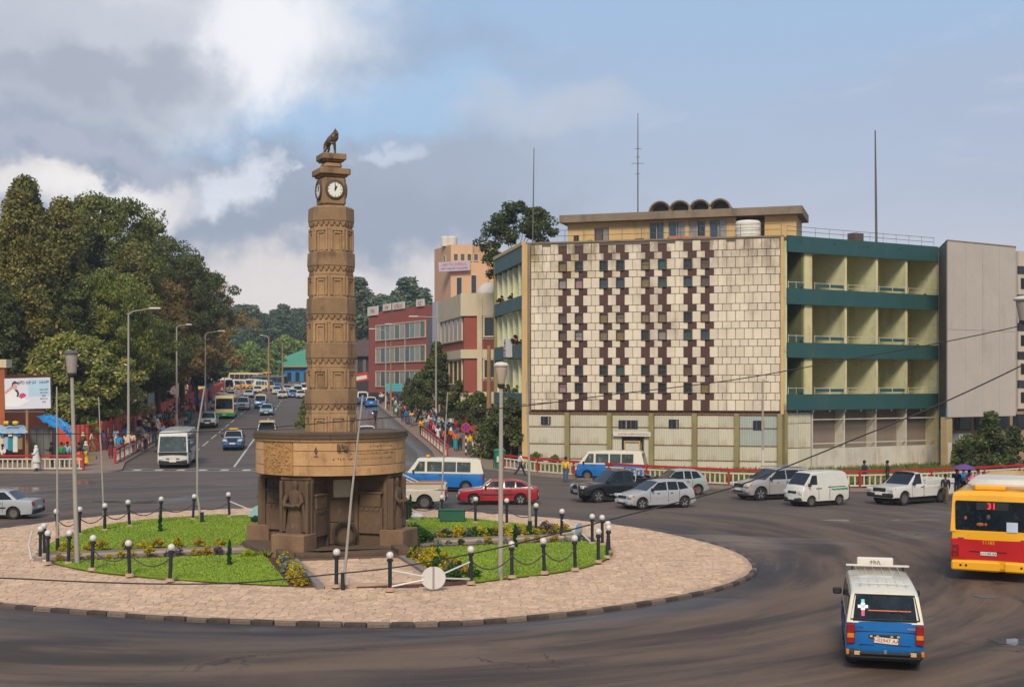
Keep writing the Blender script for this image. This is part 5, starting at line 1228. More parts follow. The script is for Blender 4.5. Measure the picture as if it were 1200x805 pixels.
    def lights(s):
        sp = s.sp; xf = max(p[0] for p in sp['low']); xr = min(p[0] for p in sp['low']); W = s.W; zh = sp.get('zh', .66); zt = sp.get('zt', .75)
        nz = sp.get('nose', 0)
        hx, tx = sp.get('hx', xf-.07), sp.get('tx', xr+.03)
        s.bxp('headlight', (hx-.05-nz*.4, W*.36, zh), (.2+nz, W*.2, sp.get('hh', .15)), M_HEAD, .03, mir=True)
        s.bxp('indicator', (hx-.09-nz*.7, W*.465, zh), (.14, W*.055, sp.get('hh', .15)*.8), M_AMB, .02, mir=True)
        s.bxp('tail_light', (tx+.04, W*.43, zt), (.16, W*.1, sp.get('th', .2)), M_TAIL, .02, mir=True)
        bm_ = sp.get('bm', M_TRIM)
        s.bxp('bumper', (xf-.08-nz*.35, 0, .36 if 'zbp' not in sp else sp['zbp']), (.28, W*.97-nz, .24), bm_, .06); s.bxp('bumper', (xr+.10, 0, .38 if 'zbp' not in sp else sp['zbp']), (.26, W*.95, .24), bm_, .06)
        s.bxp('grille', (xf-.06, 0, sp.get('zg', zh-.06)), (.14, W*.44, sp.get('gh_', .13)), M_TRIM, .02); s.bxp('air_intake', (xf+.045-nz*.35, 0, sp.get('zbp', .36)-.05), (.06, W*.5, .09), M_TRIM, .015)
        s.bxp('number_plate', (xf+.085-nz*.35, 0, sp.get('zbp', .36)+.06), (.02, .46, .12), M_PLATE, .004); s.bxp('number_plate', (xr-.035, 0, sp.get('zpl', .55)), (.02, .46, .12), M_PLATE, .004)
        if s.lod < 2:
            s.bxp('wing_mirror', (sp['mx'], sp['wb']/2+.12, sp['zbelt']+.1), (.1, .22, .16), sp.get('mm', M_TRIM), .03, mir=True)
            for x in sp.get('doors', []): s.bxp('door_seam', (x, W/2*.992, (sp['zbelt']+.3)/2+.02), (.014, .02, sp['zbelt']-.36), M_TRIM, .002, mir=True)
            for x in sp.get('handles', []): s.bxp('door_handle', (x, W/2*.995, sp['zbelt']-.1), (.16, .045, .035), sp.get('hm', M_TRIM), .008, mir=True)
            if sp.get('mould'): s.bxp('side_moulding', ((sp['xf']+sp['xr'])/2, W/2, sp['mould']), (sp['xf']-sp['xr']-2*sp['r']-.12, .03, .07), sp.get('moldm', M_TRIM), .008, mir=True)
        dm = MB()
        for sy in (-1, 1): pass
WH = {}
def spec_hatch(L=4.0, W=1.68, H=1.45):
    h = L/2
    return dict(W=W, r=.29, xf=h-.78, xr=-h+.72, zb=.22, zbelt=.86, ztop=H, wb=W*.93, wt=W*.72, nose=.12,
        low=[(-h, .3), (-h, .55), (-h+.03, .84), (-h+.3, .93), (.2, .90), (h-1.15, .90), (h-.35, .76), (h-.06, .64), (h, .5), (h, .3), (h-.1, .22), (-h+.1, .22)][::1],
        gh=[(-h+.12, .86), (-h+.55, H-.08), (-h+.85, H-.01), (-.3, H), (.25, H-.05), (h-1.15, .86)],
        win=[[(-h+.95, .92), (-h+1.0, H-.14), (-h+.8, H-.16), (-h+.42, .98)], [(-.42, .92), (-.42, H-.11), (-h+1.08, H-.12), (-h+1.02, .92)], [(.78, .92), (.28, H-.13), (-.34, H-.1), (-.34, .92)]], mx=.62, doors=[-.38, .82, -h+1.0], handles=[-.62, .0+-.1], zh=.64, zt=.82, th=.26, zpl=.62)
def fixlow(sp):     # order: rear-bottom -> over the top -> front-bottom; the arches close it
    return sp
def spec_sedan(L=4.4, W=1.68, H=1.38, boxy=True):
    h = L/2
    sp = dict(W=W, r=.29, xf=h-.82, xr=-h+.95, zb=.22, zbelt=.86, ztop=H, wb=W*.93, wt=W*.74, nose=.06,
        low=[(-h+.08, .22), (-h, .34), (-h, .6), (-h+.04, .88), (-h+.25, .91), (-h+1.0, .92), (h-1.3, .90), (h-.25, .78), (h-.02, .72), (h, .5), (h, .34), (h-.06, .22)],
        gh=[(-h+.75, .86), (-h+1.28, H-.04), (-h+1.6, H), (.3, H), (.5, H-.03), (h-1.22, .86)],
        win=[[(-.35, .92), (-.35, H-.1), (-h+1.42, H-.11), (-h+1.02, .94)], [(.82, .92), (.42, H-.12), (-.27, H-.1), (-.27, .92)]], mx=.68, doors=[-.31, .86, -h+1.45], handles=[-.55, .5-.4], zh=.62, zt=.74, mould=.55)
    return sp
def spec_hatch2(L=4.0, W=1.68, H=1.45, ):
    h = L/2
    return dict(W=W, r=.30, xf=h-.75, xr=-h+.70, zb=.22, zbelt=.90, ztop=H, wb=W*.93, wt=W*.72, nose=.13,
        low=[(-h+.08, .22), (-h, .32), (-h+.0, .6), (-h+.06, .9), (-h+.2, .95), (.1, .93), (h-1.05, .93), (h-.4, .8), (h-.08, .66), (h, .5), (h, .3), (h-.1, .22)],
        gh=[(-h+.14, .9), (-h+.5, H-.1), (-h+.75, H-.02), (-.4, H+.01), (.15, H-.05), (h-1.0, .9)],
        win=[[(-h+1.0, .95), (-h+1.05, H-.12), (-h+.72, H-.14), (-h+.45, 1.02)], [(-.33, .95), (-.33, H-.1), (-h+1.12, H-.11), (-h+1.07, .95)], [(.72, .95), (.22, H-.14), (-.25, H-.1), (-.25, .95)]], mx=.7, doors=[-.29, .78, -h+1.05], handles=[-.5, .3], zh=.68, zt=.86, th=.26, zpl=.66, bm=None, hh=.16)
def spec_suv(L=4.65, W=1.85, H=1.75):
    h = L/2
    return dict(W=W, r=.37, tw=.24, xf=h-.88, xr=-h+.9, zb=.34, zbelt=1.08, ztop=H, wb=W*.93, wt=W*.76, nose=.14,
        low=[(-h+.08, .34), (-h, .5), (-h, .8), (-h+.04, 1.05), (-h+.15, 1.12), (0, 1.12), (h-1.25, 1.11), (h-.4, .98), (h-.08, .86), (h, .66), (h-.02, .4), (h-.12, .3)],
        gh=[(-h+.1, 1.08), (-h+.45, H-.1), (-h+.7, H-.01), (-.5, H+.02), (.25, H-.04), (h-1.2, 1.08)],
        win=[[(-h+1.1, 1.14), (-h+1.15, H-.13), (-h+.66, H-.15), (-h+.42, 1.2)], [(-.3, 1.14), (-.3, H-.1), (-h+1.23, H-.12), (-h+1.18, 1.14)], [(.86, 1.14), (.3, H-.15), (-.22, H-.1), (-.22, 1.14)]], mx=.85, doors=[-.26, .92, -h+1.15], handles=[-.5, .35], zh=.86, zt=1.05, th=.32, zpl=.8, hh=.2, zg=.82, gh_=.2, zbp=.55, hm=M_CHROME, bm=None)
def spec_pick(L=5.0, W=1.75, H=1.7, cab=2, chrome=True):
    h = L/2; cr = -.55 if cab == 2 else (-.25 if cab == 1 else .05)
    win = [[(.82, 1.08), (.42, H-.12), (-.02, H-.1), (-.02, 1.08)]] if cab else [[(.9, 1.08), (.5, H-.12), (.1+.05, H-.1), (.1+.05, 1.08)]]
    if cab: win.append([(-.1, 1.08), (-.1, H-.1), (cr+.05, H-.12), (cr+.02, 1.08)])
    sp = dict(W=W, r=.36, tw=.24, xf=h-.95, xr=-h+1.1, zb=.42, zbelt=1.02, ztop=H, wb=W*.92, wt=W*.76, nose=.08,
        low=[(-h+.02, .42), (-h, .6), (-h, 1.04), (-h+.02, 1.06), (cr-.14, 1.06), (cr-.1, 1.04), (cr, 1.05), (h-1.35, 1.05), (h-.35, .96), (h-.04, .9), (h, .6), (h-.04, .4)],
        gh=[(cr-.08, 1.02), (cr-.02, H-.06), (cr+.12, H), (cr+.5, H), (.4, H-.03), (h-1.35, 1.02)],
        win=win, mx=.92, doors=[1.02, (-.06 if cab else .1), cr-.03], handles=[.1 if cab else .22], zh=.84, zt=.86, th=.28, zpl=.62, hh=.17, zg=.82, gh_=.2, zbp=.55, bed=cr)
    return sp
def spec_van(L=4.7, W=1.69, H=1.95, short=False):
    h = L/2
    return dict(W=W, r=.31, xf=h-.85, xr=-h+1.05, zb=.28, zbelt=1.08, ztop=H, wb=W*.97, wt=W*.84, nose=.10,
        low=[(-h+.06, .28), (-h, .42), (-h, .8), (-h+.02, 1.10), (-h+.1, 1.12), (0, 1.12), (h-.3, 1.12), (h-.18, 1.08), (h-.06, .9), (h, .6), (h, .38), (h-.08, .28)],
        gh=[(-h+.03, 1.08), (-h+.22, H-.12), (-h+.42, H-.02), (-.3, H+.01), (h-.95, H-.05), (h-.82, H-.1), (h-.26, 1.08)],
        win=[[(h-.62, 1.16), (h-.95, H-.24), (h-1.28, H-.24), (h-1.28, 1.16)], [(h-1.42, 1.16), (h-1.42, H-.24), (h-2.28, H-.24), (h-2.28, 1.16)], [(h-2.38, 1.16), (h-2.38, H-.24), (h-3.1, H-.24), (h-3.1, 1.16)], [(h-3.16, 1.16), (h-3.16, H-.24), (h-3.95, H-.24), (h-3.95, 1.16)]],
        mx=h-.62, doors=[h-1.35, h-2.33, h-3.45], handles=[h-1.2, h-2.2], zh=.74, zt=.86, th=.4, zpl=.72, hh=.2, zg=.74, gh_=.14, gm=M_VGLASSL)
def spec_micro(L=3.3, W=1.48, H=1.85):
    h = L/2
    sp = spec_van(L, W, H); sp.update(r=.27, xf=h-.72, xr=-h+.72, win=[[(h-.55, 1.14), (h-.8, H-.24), (h-1.12, H-.24), (h-1.12, 1.14)]], doors=[h-1.2, h-1.95], handles=[h-1.1, h-1.32], zbelt=1.04, nose=.10, gm=M_VGLASS, mx=h-.5)
    return sp
def spec_bus(L=7.0, W=2.05, H=2.6):
    h = L/2; n = 5; w0 = h-1.35; st_ = (L-1.75)/n
    win = [[(w0-st_*i, 1.3), (w0-st_*i, H-.42), (w0-st_*(i+1)+.08, H-.42), (w0-st_*(i+1)+.08, 1.3)] for i in range(n)]
    win.insert(0, [(h-.32, 1.2), (h-.38, H-.45), (h-1.25, H-.42), (h-1.25, 1.2)])
    return dict(W=W, r=.40, tw=.26, xf=h-1.25, xr=-h+1.6, zb=.34, zbelt=1.12, ztop=H, wb=W*.985, wt=W*.9, nose=.09,
        low=[(-h+.04, .34), (-h, .5), (-h, .9), (-h, 1.15), (-h+.1, 1.16), (0, 1.16), (h-.1, 1.16), (h-.02, 1.1), (h, .8), (h, .6), (h, .44), (h-.06, .34)],
        gh=[(-h+.02, 1.12), (-h+.14, H-.15), (-h+.4, H-.02), (0, H+.02), (h-.55, H-.02), (h-.28, H-.3), (h-.06, 1.12)],
        win=win, mx=h-.1, doors=[h-1.3, h-2.1], handles=[], zh=.7, zt=.9, th=.3, zpl=.7, hh=.16, zg=.7, gh_=.12, zbp=.48)
def vehicle(name, label, cat, sp, p1, p2, pos, hd, group=None, lod=0, **over):
    sp = dict(sp); sp.update(over)
    if sp.get('bm', 0) is None: sp['bm'] = p1
    o = thing(name, label, cat, (pos[0], pos[1], gz(pos[0], pos[1])), R(hd), group)
    # lean with the slope of the avenue
    c = Car(sp, p1, p2, o, lod)
    d = Vector((math.cos(R(hd)), math.sin(R(hd)))); s_ = (gz(pos[0]+d.x, pos[1]+d.y)-gz(pos[0]-d.x, pos[1]-d.y))/2
    o.rotation_euler = (0, -math.atan(s_), R(hd)); return c
def at(px, py, hd, dx=0, dy=0, W=1.7):
    """centre of a car whose nearest wheels touch the road at (px,py)"""
    g = G(px, py); return (g.x+dx, g.y+dy)
def bedopen(c, m, sp, rails=False):
    """the open load bed: a real recess is replaced by raised walls around a dark floor"""
    cr = c.sp['bed']; h = -c.sp['low'][1][0]; W = c.W; z0 = 1.04
    for y in (-1, 1): c.bxp('bed_side', ((cr-.2-h)/2, y*(W/2-.06), z0+.1), (h+cr-.22, .07, .26), m, .02)
    c.bxp('tailgate', (-h+.04, 0, z0+.1), (.06, W-.14, .26), m, .02); c.bxp('bed_floor', ((cr-.2-h)/2, 0, z0+.015), (h+cr-.3, W-.2, .03), M_TRIM, .005)

PB_ = {k: paint(k, v) for k, v in dict(white=(204, 200, 190), ivory=(212, 204, 184), blue=(10, 100, 170), silver=(158, 160, 162), red=(150, 20, 28), black=(26, 27, 30), greygreen=(150, 158, 154), champagne=(150, 146, 146), lightblue=(138, 170, 184), cream=(218, 190, 130), green=(34, 150, 92), yellow=(226, 158, 24), busred=(186, 22, 24), busyellow=(240, 172, 26), greyold=(84, 94, 94), dustwhite=(196, 186, 168), yellowbus=(222, 176, 40)).items()}

# -- taxi minibus seen from behind, lower right
g = G(1037, 787)
hd = 77; d = Vector((math.cos(R(hd)), math.sin(R(hd))))
c = vehicle('minibus_taxi', 'blue and white minibus taxi seen from behind, cross sticker on its rear window', 'minibus taxi', spec_van(4.5, 1.7, 1.84), PB_['blue'], PB_['ivory'], (g.x+d.x*2.2, g.y+d.y*2.2), hd, gm=M_VGLASS, zpl=2, th=.36, zt=.80, rim='steel', zh=.7)
h = 2.25; r_ = c.root
for o in list(r_.children):
    if o.name.startswith('number_plate') and o.data.vertices[0].co.z > 1.5: bpy.data.objects.remove(o)
ss = c.sp['gh']; 
def rear_pt(y, z):     # point on the rear screen plane
    a, bb = ss[0], ss[1]; t = (z-a[1])/(bb[1]-a[1]); return (a[0]+(bb[0]-a[0])*t-.02, y, z)
M_ST = {k: mat('sticker_'+k, v, .5, .03, 2, 0) for k, v in dict(cyan=(110, 206, 226), white=(230, 236, 240), pink=(206, 70, 110), orange=(206, 96, 40), dark=(24, 26, 30)).items()}
tilt = math.atan2(ss[1][0]-ss[0][0], ss[1][1]-ss[0][1])
RW = Matrix.Translation(rear_pt(0, 1.4)) @ Matrix.Rotation(tilt, 4, 'Y')
for nm, y, z, w_, h_, m_ in (('cyan', .47, .12, .07, .14, 0), ('white', .47, .03, .22, .07, 0), ('white', .47, .03, .09, .16, 0), ('pink', .47, -.10, .07, .16, 0)):
    b = MB(); b.box((-.008 - (.004 if nm == 'white' else 0), y, z), (.006, w_, h_), M=RW); b.build('cross_sticker', M_ST[nm], r_, 0)
b = MB(); b.box((-.006, -.1, -.05), (.006, .92, .022), M=RW); b.build('window_tape', M_ST['orange'], r_, 0)
b = MB(); b.tube([(-.02, -.06, -.2), (-.03, -.12, -.1), (-.02, -.3, -.06), (-.02, -.42, -.12)], .007, 4, M=RW); b.build('wiper', M_TRIM, r_)
# window rubber
b = MB(); fr_ = [(-.74, -.25), (.74, -.25), (.64, .3), (-.64, .3)]
b.tube([(-.004, y, z) for y, z in fr_+[fr_[0]]], .014, 5, M=RW); b.build('window_seal', M_TRIM, r_)
c.bxp('tail_light_cluster', (-h+.0, .74, .84), (.06, .17, .44), M_TAIL, .02, mir=True)
for y in (.74, -.74): c.bxp('reverse_lamp', (-h-.035, y, .80), (.012, .15, .1), M_AMB, .004)
b = MB(); b.rbox((-h-.02, .02, .80), (.05, .66, .075), .01); pl = b.build('plate_lamp_bar', M_TRIM, r_, 0)
for y in (-.28, -.14, .16, .30): b = MB(); b.rbox((-h-.05, y, .80), (.02, .06, .045), .006); b.build('bar_reflector', M_CREAM, pl, 0)
PM = Matrix.Translation((-h-.045, -.02, .71)) @ Matrix.Rotation(R(4), 4, 'X')
b = MB(); b.rbox((0, 0, 0), (.015, .52, .13), .004, M=PM); pl2 = b.build('number_plate', M_PLATE, r_, 0)
text('3-02947 AA', .115, M_RED, 'lettering', pl2, PM @ Matrix.Translation((-.012, 0, 0)) @ Matrix.Rotation(R(-90), 4, 'Z') @ Matrix.Rotation(R(90), 4, 'X'), .001)
for y, s_ in ((.60, 'TOYOTA'), (-.56, 'HIACE')): text(s_, .06, M_TRIM if y > 0 else M_CREAM, 'badge', r_, Matrix.Translation((-h-.012, y, .98)) @ Matrix.Rotation(R(-90), 4, 'Z') @ Matrix.Rotation(R(90), 4, 'X'), .001)
b = MB(); b.box((-h-.006, 0, .90), (.01, 1.4, .012)); b.box((-h-.006, 0, .60), (.01, 1.1, .02)); b.build('tailgate_crease', M_ST['dark'], r_, 0)
c.bxp('bumper_reflector', (-h-.05, .60, .42), (.03, .13, .09), M_CREAM, .008, mir=True); c.bxp('bumper_bar', (-h-.07, 0, .42), (.05, 1.1, .06), M_TRIM, .02); c.bxp('towing_eye', (-h-.1, 0, .47), (.04, .07, .09), M_CHROME, .01)
c.bxp('corner_lamp', (-h+.06, .8, .42), (.14, .08, .12), M_AMB, .02, mir=True); c.bxp('mudflap', (-1.15-.36, .68, .2), (.03, .24, .3), M_TRIM, .005, mir=True)
for y in (-.5, -.3, -.1, .1, .3, .5): c.bxp('roof_rib', (-.1, y, 1.845-y*y*.1), (3.3, .018, .012), PB_['ivory'], .004)
c.bxp('roof_rack', (.95, 0, 1.93), (.07, 1.5, .05), PB_['ivory'], .01); c.bxp('roof_rack', (-1.5, 0, 1.86), (.04, 1.2, .03), PB_['ivory'], .01)
b = MB(); b.rbox((1.1, .05, 2.0), (.14, .86, .22), .02); rs_ = b.build('roof_sign', M_PLATE, r_, 0)
sign_text('', 'ታክሲ', .14, M_INK, 'lettering', rs_, Matrix.Translation((1.02, .05, 2.0)) @ Matrix.Rotation(R(-90), 4, 'Z'))
for y in (-.6, .6): c.bxp('rack_foot', (.95, y, 1.87), (.06, .05, .12), M_TRIM, .01)

# -- city bus, right edge
a_ = R(26); ctr = Vector((14.35, 41.9)); rv = Vector((math.cos(a_), -math.sin(a_))); hv = Vector((math.sin(a_), math.cos(a_)))
Lb, Wb, Hb = 11.5, 2.55, 2.95
pc = ctr+rv*(Wb/2)+hv*(Lb/2)
sp = spec_bus(Lb, Wb, Hb); sp.update(win=[], zbelt=1.62, ztop=Hb, wb=Wb, wt=Wb*.95, r=.48, xr=-Lb/2+2.9, xf=Lb/2-2.6, nose=.04, zside=1.0,
    low=[(-Lb/2+.05, .36), (-Lb/2, .45), (-Lb/2, 1.0), (-Lb/2, 1.62), (-Lb/2+.1, 1.64), (Lb/2-.1, 1.64), (Lb/2, 1.6), (Lb/2, .5), (Lb/2-.05, .36)],
    gh=[(-Lb/2, 1.6), (-Lb/2+.1, Hb-.16), (-Lb/2+.25, Hb-.02), (0, Hb), (Lb/2-.3, Hb-.03), (Lb/2-.1, Hb-.2), (Lb/2, 1.6)])
c = vehicle('city_bus', 'yellow and red city bus with route number 31 seen from behind', 'bus', sp, PB_['busyellow'], PB_['busyellow'], pc, math.degrees(math.atan2(hv.y, hv.x)))
for o in list(c.root.children):
    if o.name.split('.')[0] in ('rear_window', 'number_plate', 'bumper', 'tail_light', 'door_seam'): bpy.data.objects.remove(o)
xr = -Lb/2; r_ = c.root; BR = lambda y, z, dx=0: Matrix.Translation((xr-.005-dx, y, z)) @ Matrix.Rotation(R(-90), 4, 'Z') @ Matrix.Rotation(R(90), 4, 'X')
c.bxp('red_band', (xr+.02, 0, 1.03), (.08, Wb*.985, .68), PB_['busred'], .02)
for y in (-1, 1): c.bxp('red_band_side', (0, y*(Wb/2+.004), 1.03), (Lb-.3, .015, .68), PB_['busred'], .004)
b = MB(); b.rbox((xr+.05, 0, 2.13), (.16, 2.24, .96), .03); rw_ = b.build('rear_window', M_VGLASS, r_, 0)
b = MB(); b.rbox((xr-.035, -.02, 2.45), (.02, .98, .24), .004); dp = b.build('destination_display', M_TRIM, rw_, 0)
text('31', .28, M_LEDR, 'route_number', dp, BR(-.0, 2.45, .045), .002)
b = MB(); b.box((xr-.036, -.62, 1.80), (.01, .34, .32)); b.build('paper_notice', mat('notice_paper', (186, 198, 216), .8, .03, 2, 0), rw_, 0)
for y, z, s_, m_ in ((.35, 1.86, (.06, .30, .10), 'orange'), (.18, 1.86, (.05, .12, .08), 'orange'), (.8, 2.05, (.04, .12, .10), 'orange'), (.1, 2.1, (.03, .16, .14), 'white')):
    b = MB(); b.ball((xr-.03, y, z), .1, 8, sq=(.1, s_[1]*4, s_[2]*6)); b.build('painted_reflection', mat('reflect_'+m_, {'orange': (150, 84, 30), 'white': (70, 72, 74)}[m_], .5, .1, 3, 0), rw_)  # coloured blobs on the rear glass stand in for its reflections
text('11185', .16, PB_['busyellow'], 'fleet_number', r_, BR(.1, 1.27, .03), .002)
b = MB(); b.rbox((xr-.03, .12, .98), (.04, 1.15, .035), .01); b.build('hatch_handle', mat('dark_red', (96, 14, 18), .5, .1, 2, 0), r_, 0)
b = MB(); b.rbox((xr-.04, .1, .92), (.03, .5, .12), .006); pl = b.build('number_plate', M_PLATE, r_, 0); text('3-11185 AA', .1, M_INK, 'lettering', pl, BR(.1, .92, .055), .001)
for y in (-1, 1):
    b = MB(); b.rbox((xr+.03, y*1.12, .98), (.18, .26, .5), .06); tl_ = b.build('tail_light', M_TAIL, r_, 30); b = MB(); b.lathe([(.001, .03), (.06, .02), (.07, 0)], 12, 0, BR(y*1.12, .98, .055)); b.build('lamp_lens', M_AMB if y < 0 else M_TAIL, tl_)
c.bxp('bumper', (xr+.04, .5, .50), (.22, Wb-1.05, .32), PB_['busyellow'], .05); c.bxp('bumper_corner', (xr+.04, -.82, .50), (.22, .9, .32), PB_['busyellow'], .05)
for y in (.95, .78, -.9): b = MB(); b.lathe([(.001, .02), (.035, .015), (.04, 0)], 8, 0, BR(y, .52, .07)); b.build('bumper_bolt', M_TRIM, r_)
for y in (.95, -.98): c.bxp('reflector', (xr-.02, y, 1.40), (.03, .2, .04), M_CHROME, .008)
b = MB(); b.lathe([(.001, .5), (.5, .46), (.9, .3), (1.05, 0)], 24); 
b = MB(); b.rbox((-3.6, -.1, Hb+.14), (2.6, 1.9, .34), .14); b.build('roof_air_unit', M_SIGNW, r_, 40); b = MB(); b.rbox((xr+.65, .1, Hb+.06), (.5, .95, .16), .04, M=None); b.build('roof_hatch', PB_['busyellow'], r_, 0)

# -- cars on the ring
def near(name, label, cat, sp, p1, p2, px, py, hd, off, **k):
    """(px,py): contact of the front wheel on the near side; off = which side is near (+1 left side, -1 right side)"""
    g = G(px, py); a = R(hd); f = Vector((math.cos(a), math.sin(a))); l = Vector((-f.y, f.x)); W = sp['W']
    p = Vector((g.x, g.y))-f*sp['xf']-l*off*(W/2-.1); return vehicle(name, label, cat, sp, p1, p2, p, hd, **k)
c = near('parked_sedan', 'silver boxy sedan cut off by the west side of the view', 'car', spec_sedan(4.3, 1.66), PB_['silver'], PB_['silver'], -47, 608.5, 181, 1, rim='steel')
c = near('red_hatchback', 'red liftback with black bumpers driving past the thin poles', 'car', spec_sedan(4.25, 1.66, 1.36), PB_['red'], PB_['red'], 555, 591.5, 182, 1, gh=[(-1.95, .86), (-1.35, 1.22), (-.75, 1.35), (-.3, 1.36), (.35, 1.35), (.9, .86)], win=[[(-.95, .92), (-.95, 1.22), (-1.2, 1.18), (-1.65, .95)], [(-.35, .92), (-.35, 1.26), (-.88, 1.25), (-.88, .92)], [(.72, .92), (.34, 1.24), (-.27, 1.26), (-.27, .92)]])
c = near('silver_hatchback', 'silver five door hatchback in front of the black pickup', 'car', spec_hatch2(4.0, 1.7, 1.47), PB_['silver'], PB_['silver'], 752, 597, 205, 1)
c = near('compact_hatchback', 'pale green grey hatchback half hidden behind the silver hatchback', 'car', spec_hatch2(3.65, 1.66, 1.5), PB_['greygreen'], PB_['greygreen'], 776, 581, 196, 1, rim='steel')
c = near('black_pickup', 'black double cab pickup with bull bar behind the silver hatchback', 'pickup truck', spec_pick(4.95, 1.78, 1.74, 2), PB_['black'], PB_['black'], 701, 589, 203, 1)
bedopen(c, PB_['black'], None); b = MB(); xf = 2.5
b.tube([(xf+.08, -.5, .45), (xf+.12, -.5, .9), (xf+.05, -.35, 1.0), (xf+.05, .35, 1.0), (xf+.12, .5, .9), (xf+.08, .5, .45)], .03, 6); b.tube([(xf+.1, -.5, .7), (xf+.1, .5, .7)], .025, 6); b.build('bull_bar', M_CHROME, c.root)
b = MB(); b.tube([(-.75, -.8, 1.1), (-.85, -.7, 1.75), (-.85, .7, 1.75), (-.75, .8, 1.1)], .035, 6); b.tube([(-.85, -.7, 1.7), (-2.2, -.75, 1.15)], .03, 6); b.tube([(-.85, .7, 1.7), (-2.2, .75, 1.15)], .03, 6); b.build('roll_bar', M_CHROME, c.root)
for y in (-1, 1): c.bxp('side_step', (.1, y*.84, .42), (1.6, .16, .05), M_RIM, .02)
c = vehicle('minibus_taxi', 'blue and white long minibus taxi parked by the rail in front of the corrugated wall', 'minibus taxi', spec_van(4.7, 1.69, 2.0), PB_['blue'], PB_['ivory'], (G(672, 562).x+2.55, G(672, 562).y+.1), 166, rim='steel')
c = near('silver_suv', 'silver grey crossover following beside the small white van', 'car', spec_suv(4.7, 1.86, 1.74), PB_['champagne'], PB_['champagne'], 891, 586.5, 204, 1)
for y in (-.62, .62): c.bxp('roof_rail', (-.5, y, 1.78), (1.9, .04, .05), M_CHROME, .015)
c = near('white_microvan', 'small white delivery microvan with a green stripe', 'van', spec_micro(3.35, 1.5, 1.86), PB_['white'], PB_['white'], 950, 593.5, 208, 1, rim='steel')
for k in range(4):
    b = MB(); x = -1.5+.28*k; b.prism([(x, .757, .82), (x+.3, .757, .86), (x+.24, .757, .92+.03*k*0), (x-.0, .757, .93-.02*k)], (0, .008, 0)); b.build('green_stripe', PB_['green'], c.root, 0)
c.bxp('side_groove', (-.75, .752, 1.0), (1.2, .02, .03), M_TRIM, .004)
c = near('white_pickup', 'white single cab pickup with black bumper at the east rail', 'pickup truck', spec_pick(5.1, 1.86, 1.72, 0), PB_['white'], PB_['white'], 1059, 592, 214, 1, rim='steel')
bedopen(c, PB_['white'], None)
c = vehicle('minibus_taxi', 'blue and white minibus taxi behind the red liftback', 'minibus taxi', spec_van(4.75, 1.69, 1.98), PB_['blue'], PB_['ivory'], ((520-600)*75.5/1500, 75.5), 180, rim='steel')
c.bxp('roof_sign', (.95, 0, 2.04), (.2, .5, .12), PB_['yellow'], .02)
c = vehicle('old_white_pickup', 'dusty white pickup with a wooden rail round its bed, nose behind the monument', 'pickup truck', spec_pick(4.9, 1.72, 1.66, 0), PB_['dustwhite'], PB_['dustwhite'], (G(522, 597).x-2.42, G(522, 597).y+.85), 180, rim='steel')
bedopen(c, PB_['dustwhite'], None)
for y in (-.82, .82): c.bxp('wooden_rail', (-1.2, y, 1.32), (2.3, .06, .08), mat('wood_rail', (150, 104, 60), .8, .2, 4, .05), .01)
b = MB(); b.tube([(-.05, -.75, 1.7), (-.9, -.8, 1.3)], .03, 5); b.tube([(-.05, .75, 1.7), (-.9, .8, 1.3)], .03, 5); b.build('bed_stay', PB_['white'], c.root)
c.bxp('blue_stripe', (1.0, .84, .98), (1.2, .04, .12), PB_['blue'], .01)
c = vehicle('grey_sedan', 'dark grey green sedan behind the white roofed minibus at the avenue mouth', 'car', spec_sedan(4.4, 1.7, 1.4), PB_['greyold'], PB_['greyold'], ((516-600)*79/1500, 79.5), 182, gm=M_VGLASSL)

# -- avenue traffic. away = 98.7 degrees
AWAY = 98.7; TOW = AWAY-180
def av(name, label, cat, sp, p1, p2, px, py, hd=TOW, lod=1, back=0, **k):
    g = G(px, py); a = R(hd); f = Vector((math.cos(a), math.sin(a))); h = sp['low'][-2][0]
    s_ = 1 if f.y < 0 else -1; p = Vector((g.x, g.y))-f*s_*(h-.3)
    return vehicle(name, label, cat, sp, p1, p2, p, hd, lod=lod, **k)
c = av('white_midibus', 'white midibus coming out of the avenue beside the crossing', 'bus', spec_bus(6.9, 2.1, 2.62), PB_['white'], PB_['white'], 203, 549, lod=0, gm=M_VGLASS, wsm=M_VGLASSL)
c.bxp('dark_front_band', (3.44, 0, 1.06), (.06, 1.9, .22), M_TRIM, .02); c.bxp('mirror_arm', (3.45, 1.12, 1.75), (.1, .1, .4), M_TRIM, .03, mir=True)
c = av('taxi_saloon', 'blue and white estate taxi with yellow roof sign at the stop line', 'taxi', spec_suv(4.1, 1.66, 1.6), PB_['blue'], PB_['ivory'], 272.5, 528, lod=0); c.bxp('roof_sign', (0, 0, 1.68), (.25, .75, .16), PB_['yellow'], .03)
c.bxp('white_hood', (1.4, 0, 1.08), (.9, 1.3, .05), PB_['ivory'], .02)
for o in c.root.children:
    if o.name.startswith('bumper'): o.data.materials[0] = PB_['greyold']
c = av('white_offroader', 'white offroad wagon with a roof rack beside the drum edge', 'car', spec_suv(4.5, 1.8, 1.85), PB_['white'], PB_['white'], 312, 521, lod=1); c.bxp('roof_rack', (-.3, 0, 1.93), (1.9, 1.35, .1), PB_['cream'], .02)
c = av('cream_midibus', 'cream midibus with a green skirt on the avenue', 'bus', spec_bus(7.4, 2.3, 2.85), PB_['cream'], PB_['cream'], 263, 491, lod=1)
c.bxp('green_skirt', (3.66, 0, .55), (.16, 2.2, .46), PB_['green'], .04)
for y in (-1, 1): c.bxp('green_side', (0, y*1.15, .52), (7.2, .03, .34), PB_['green'], .01)
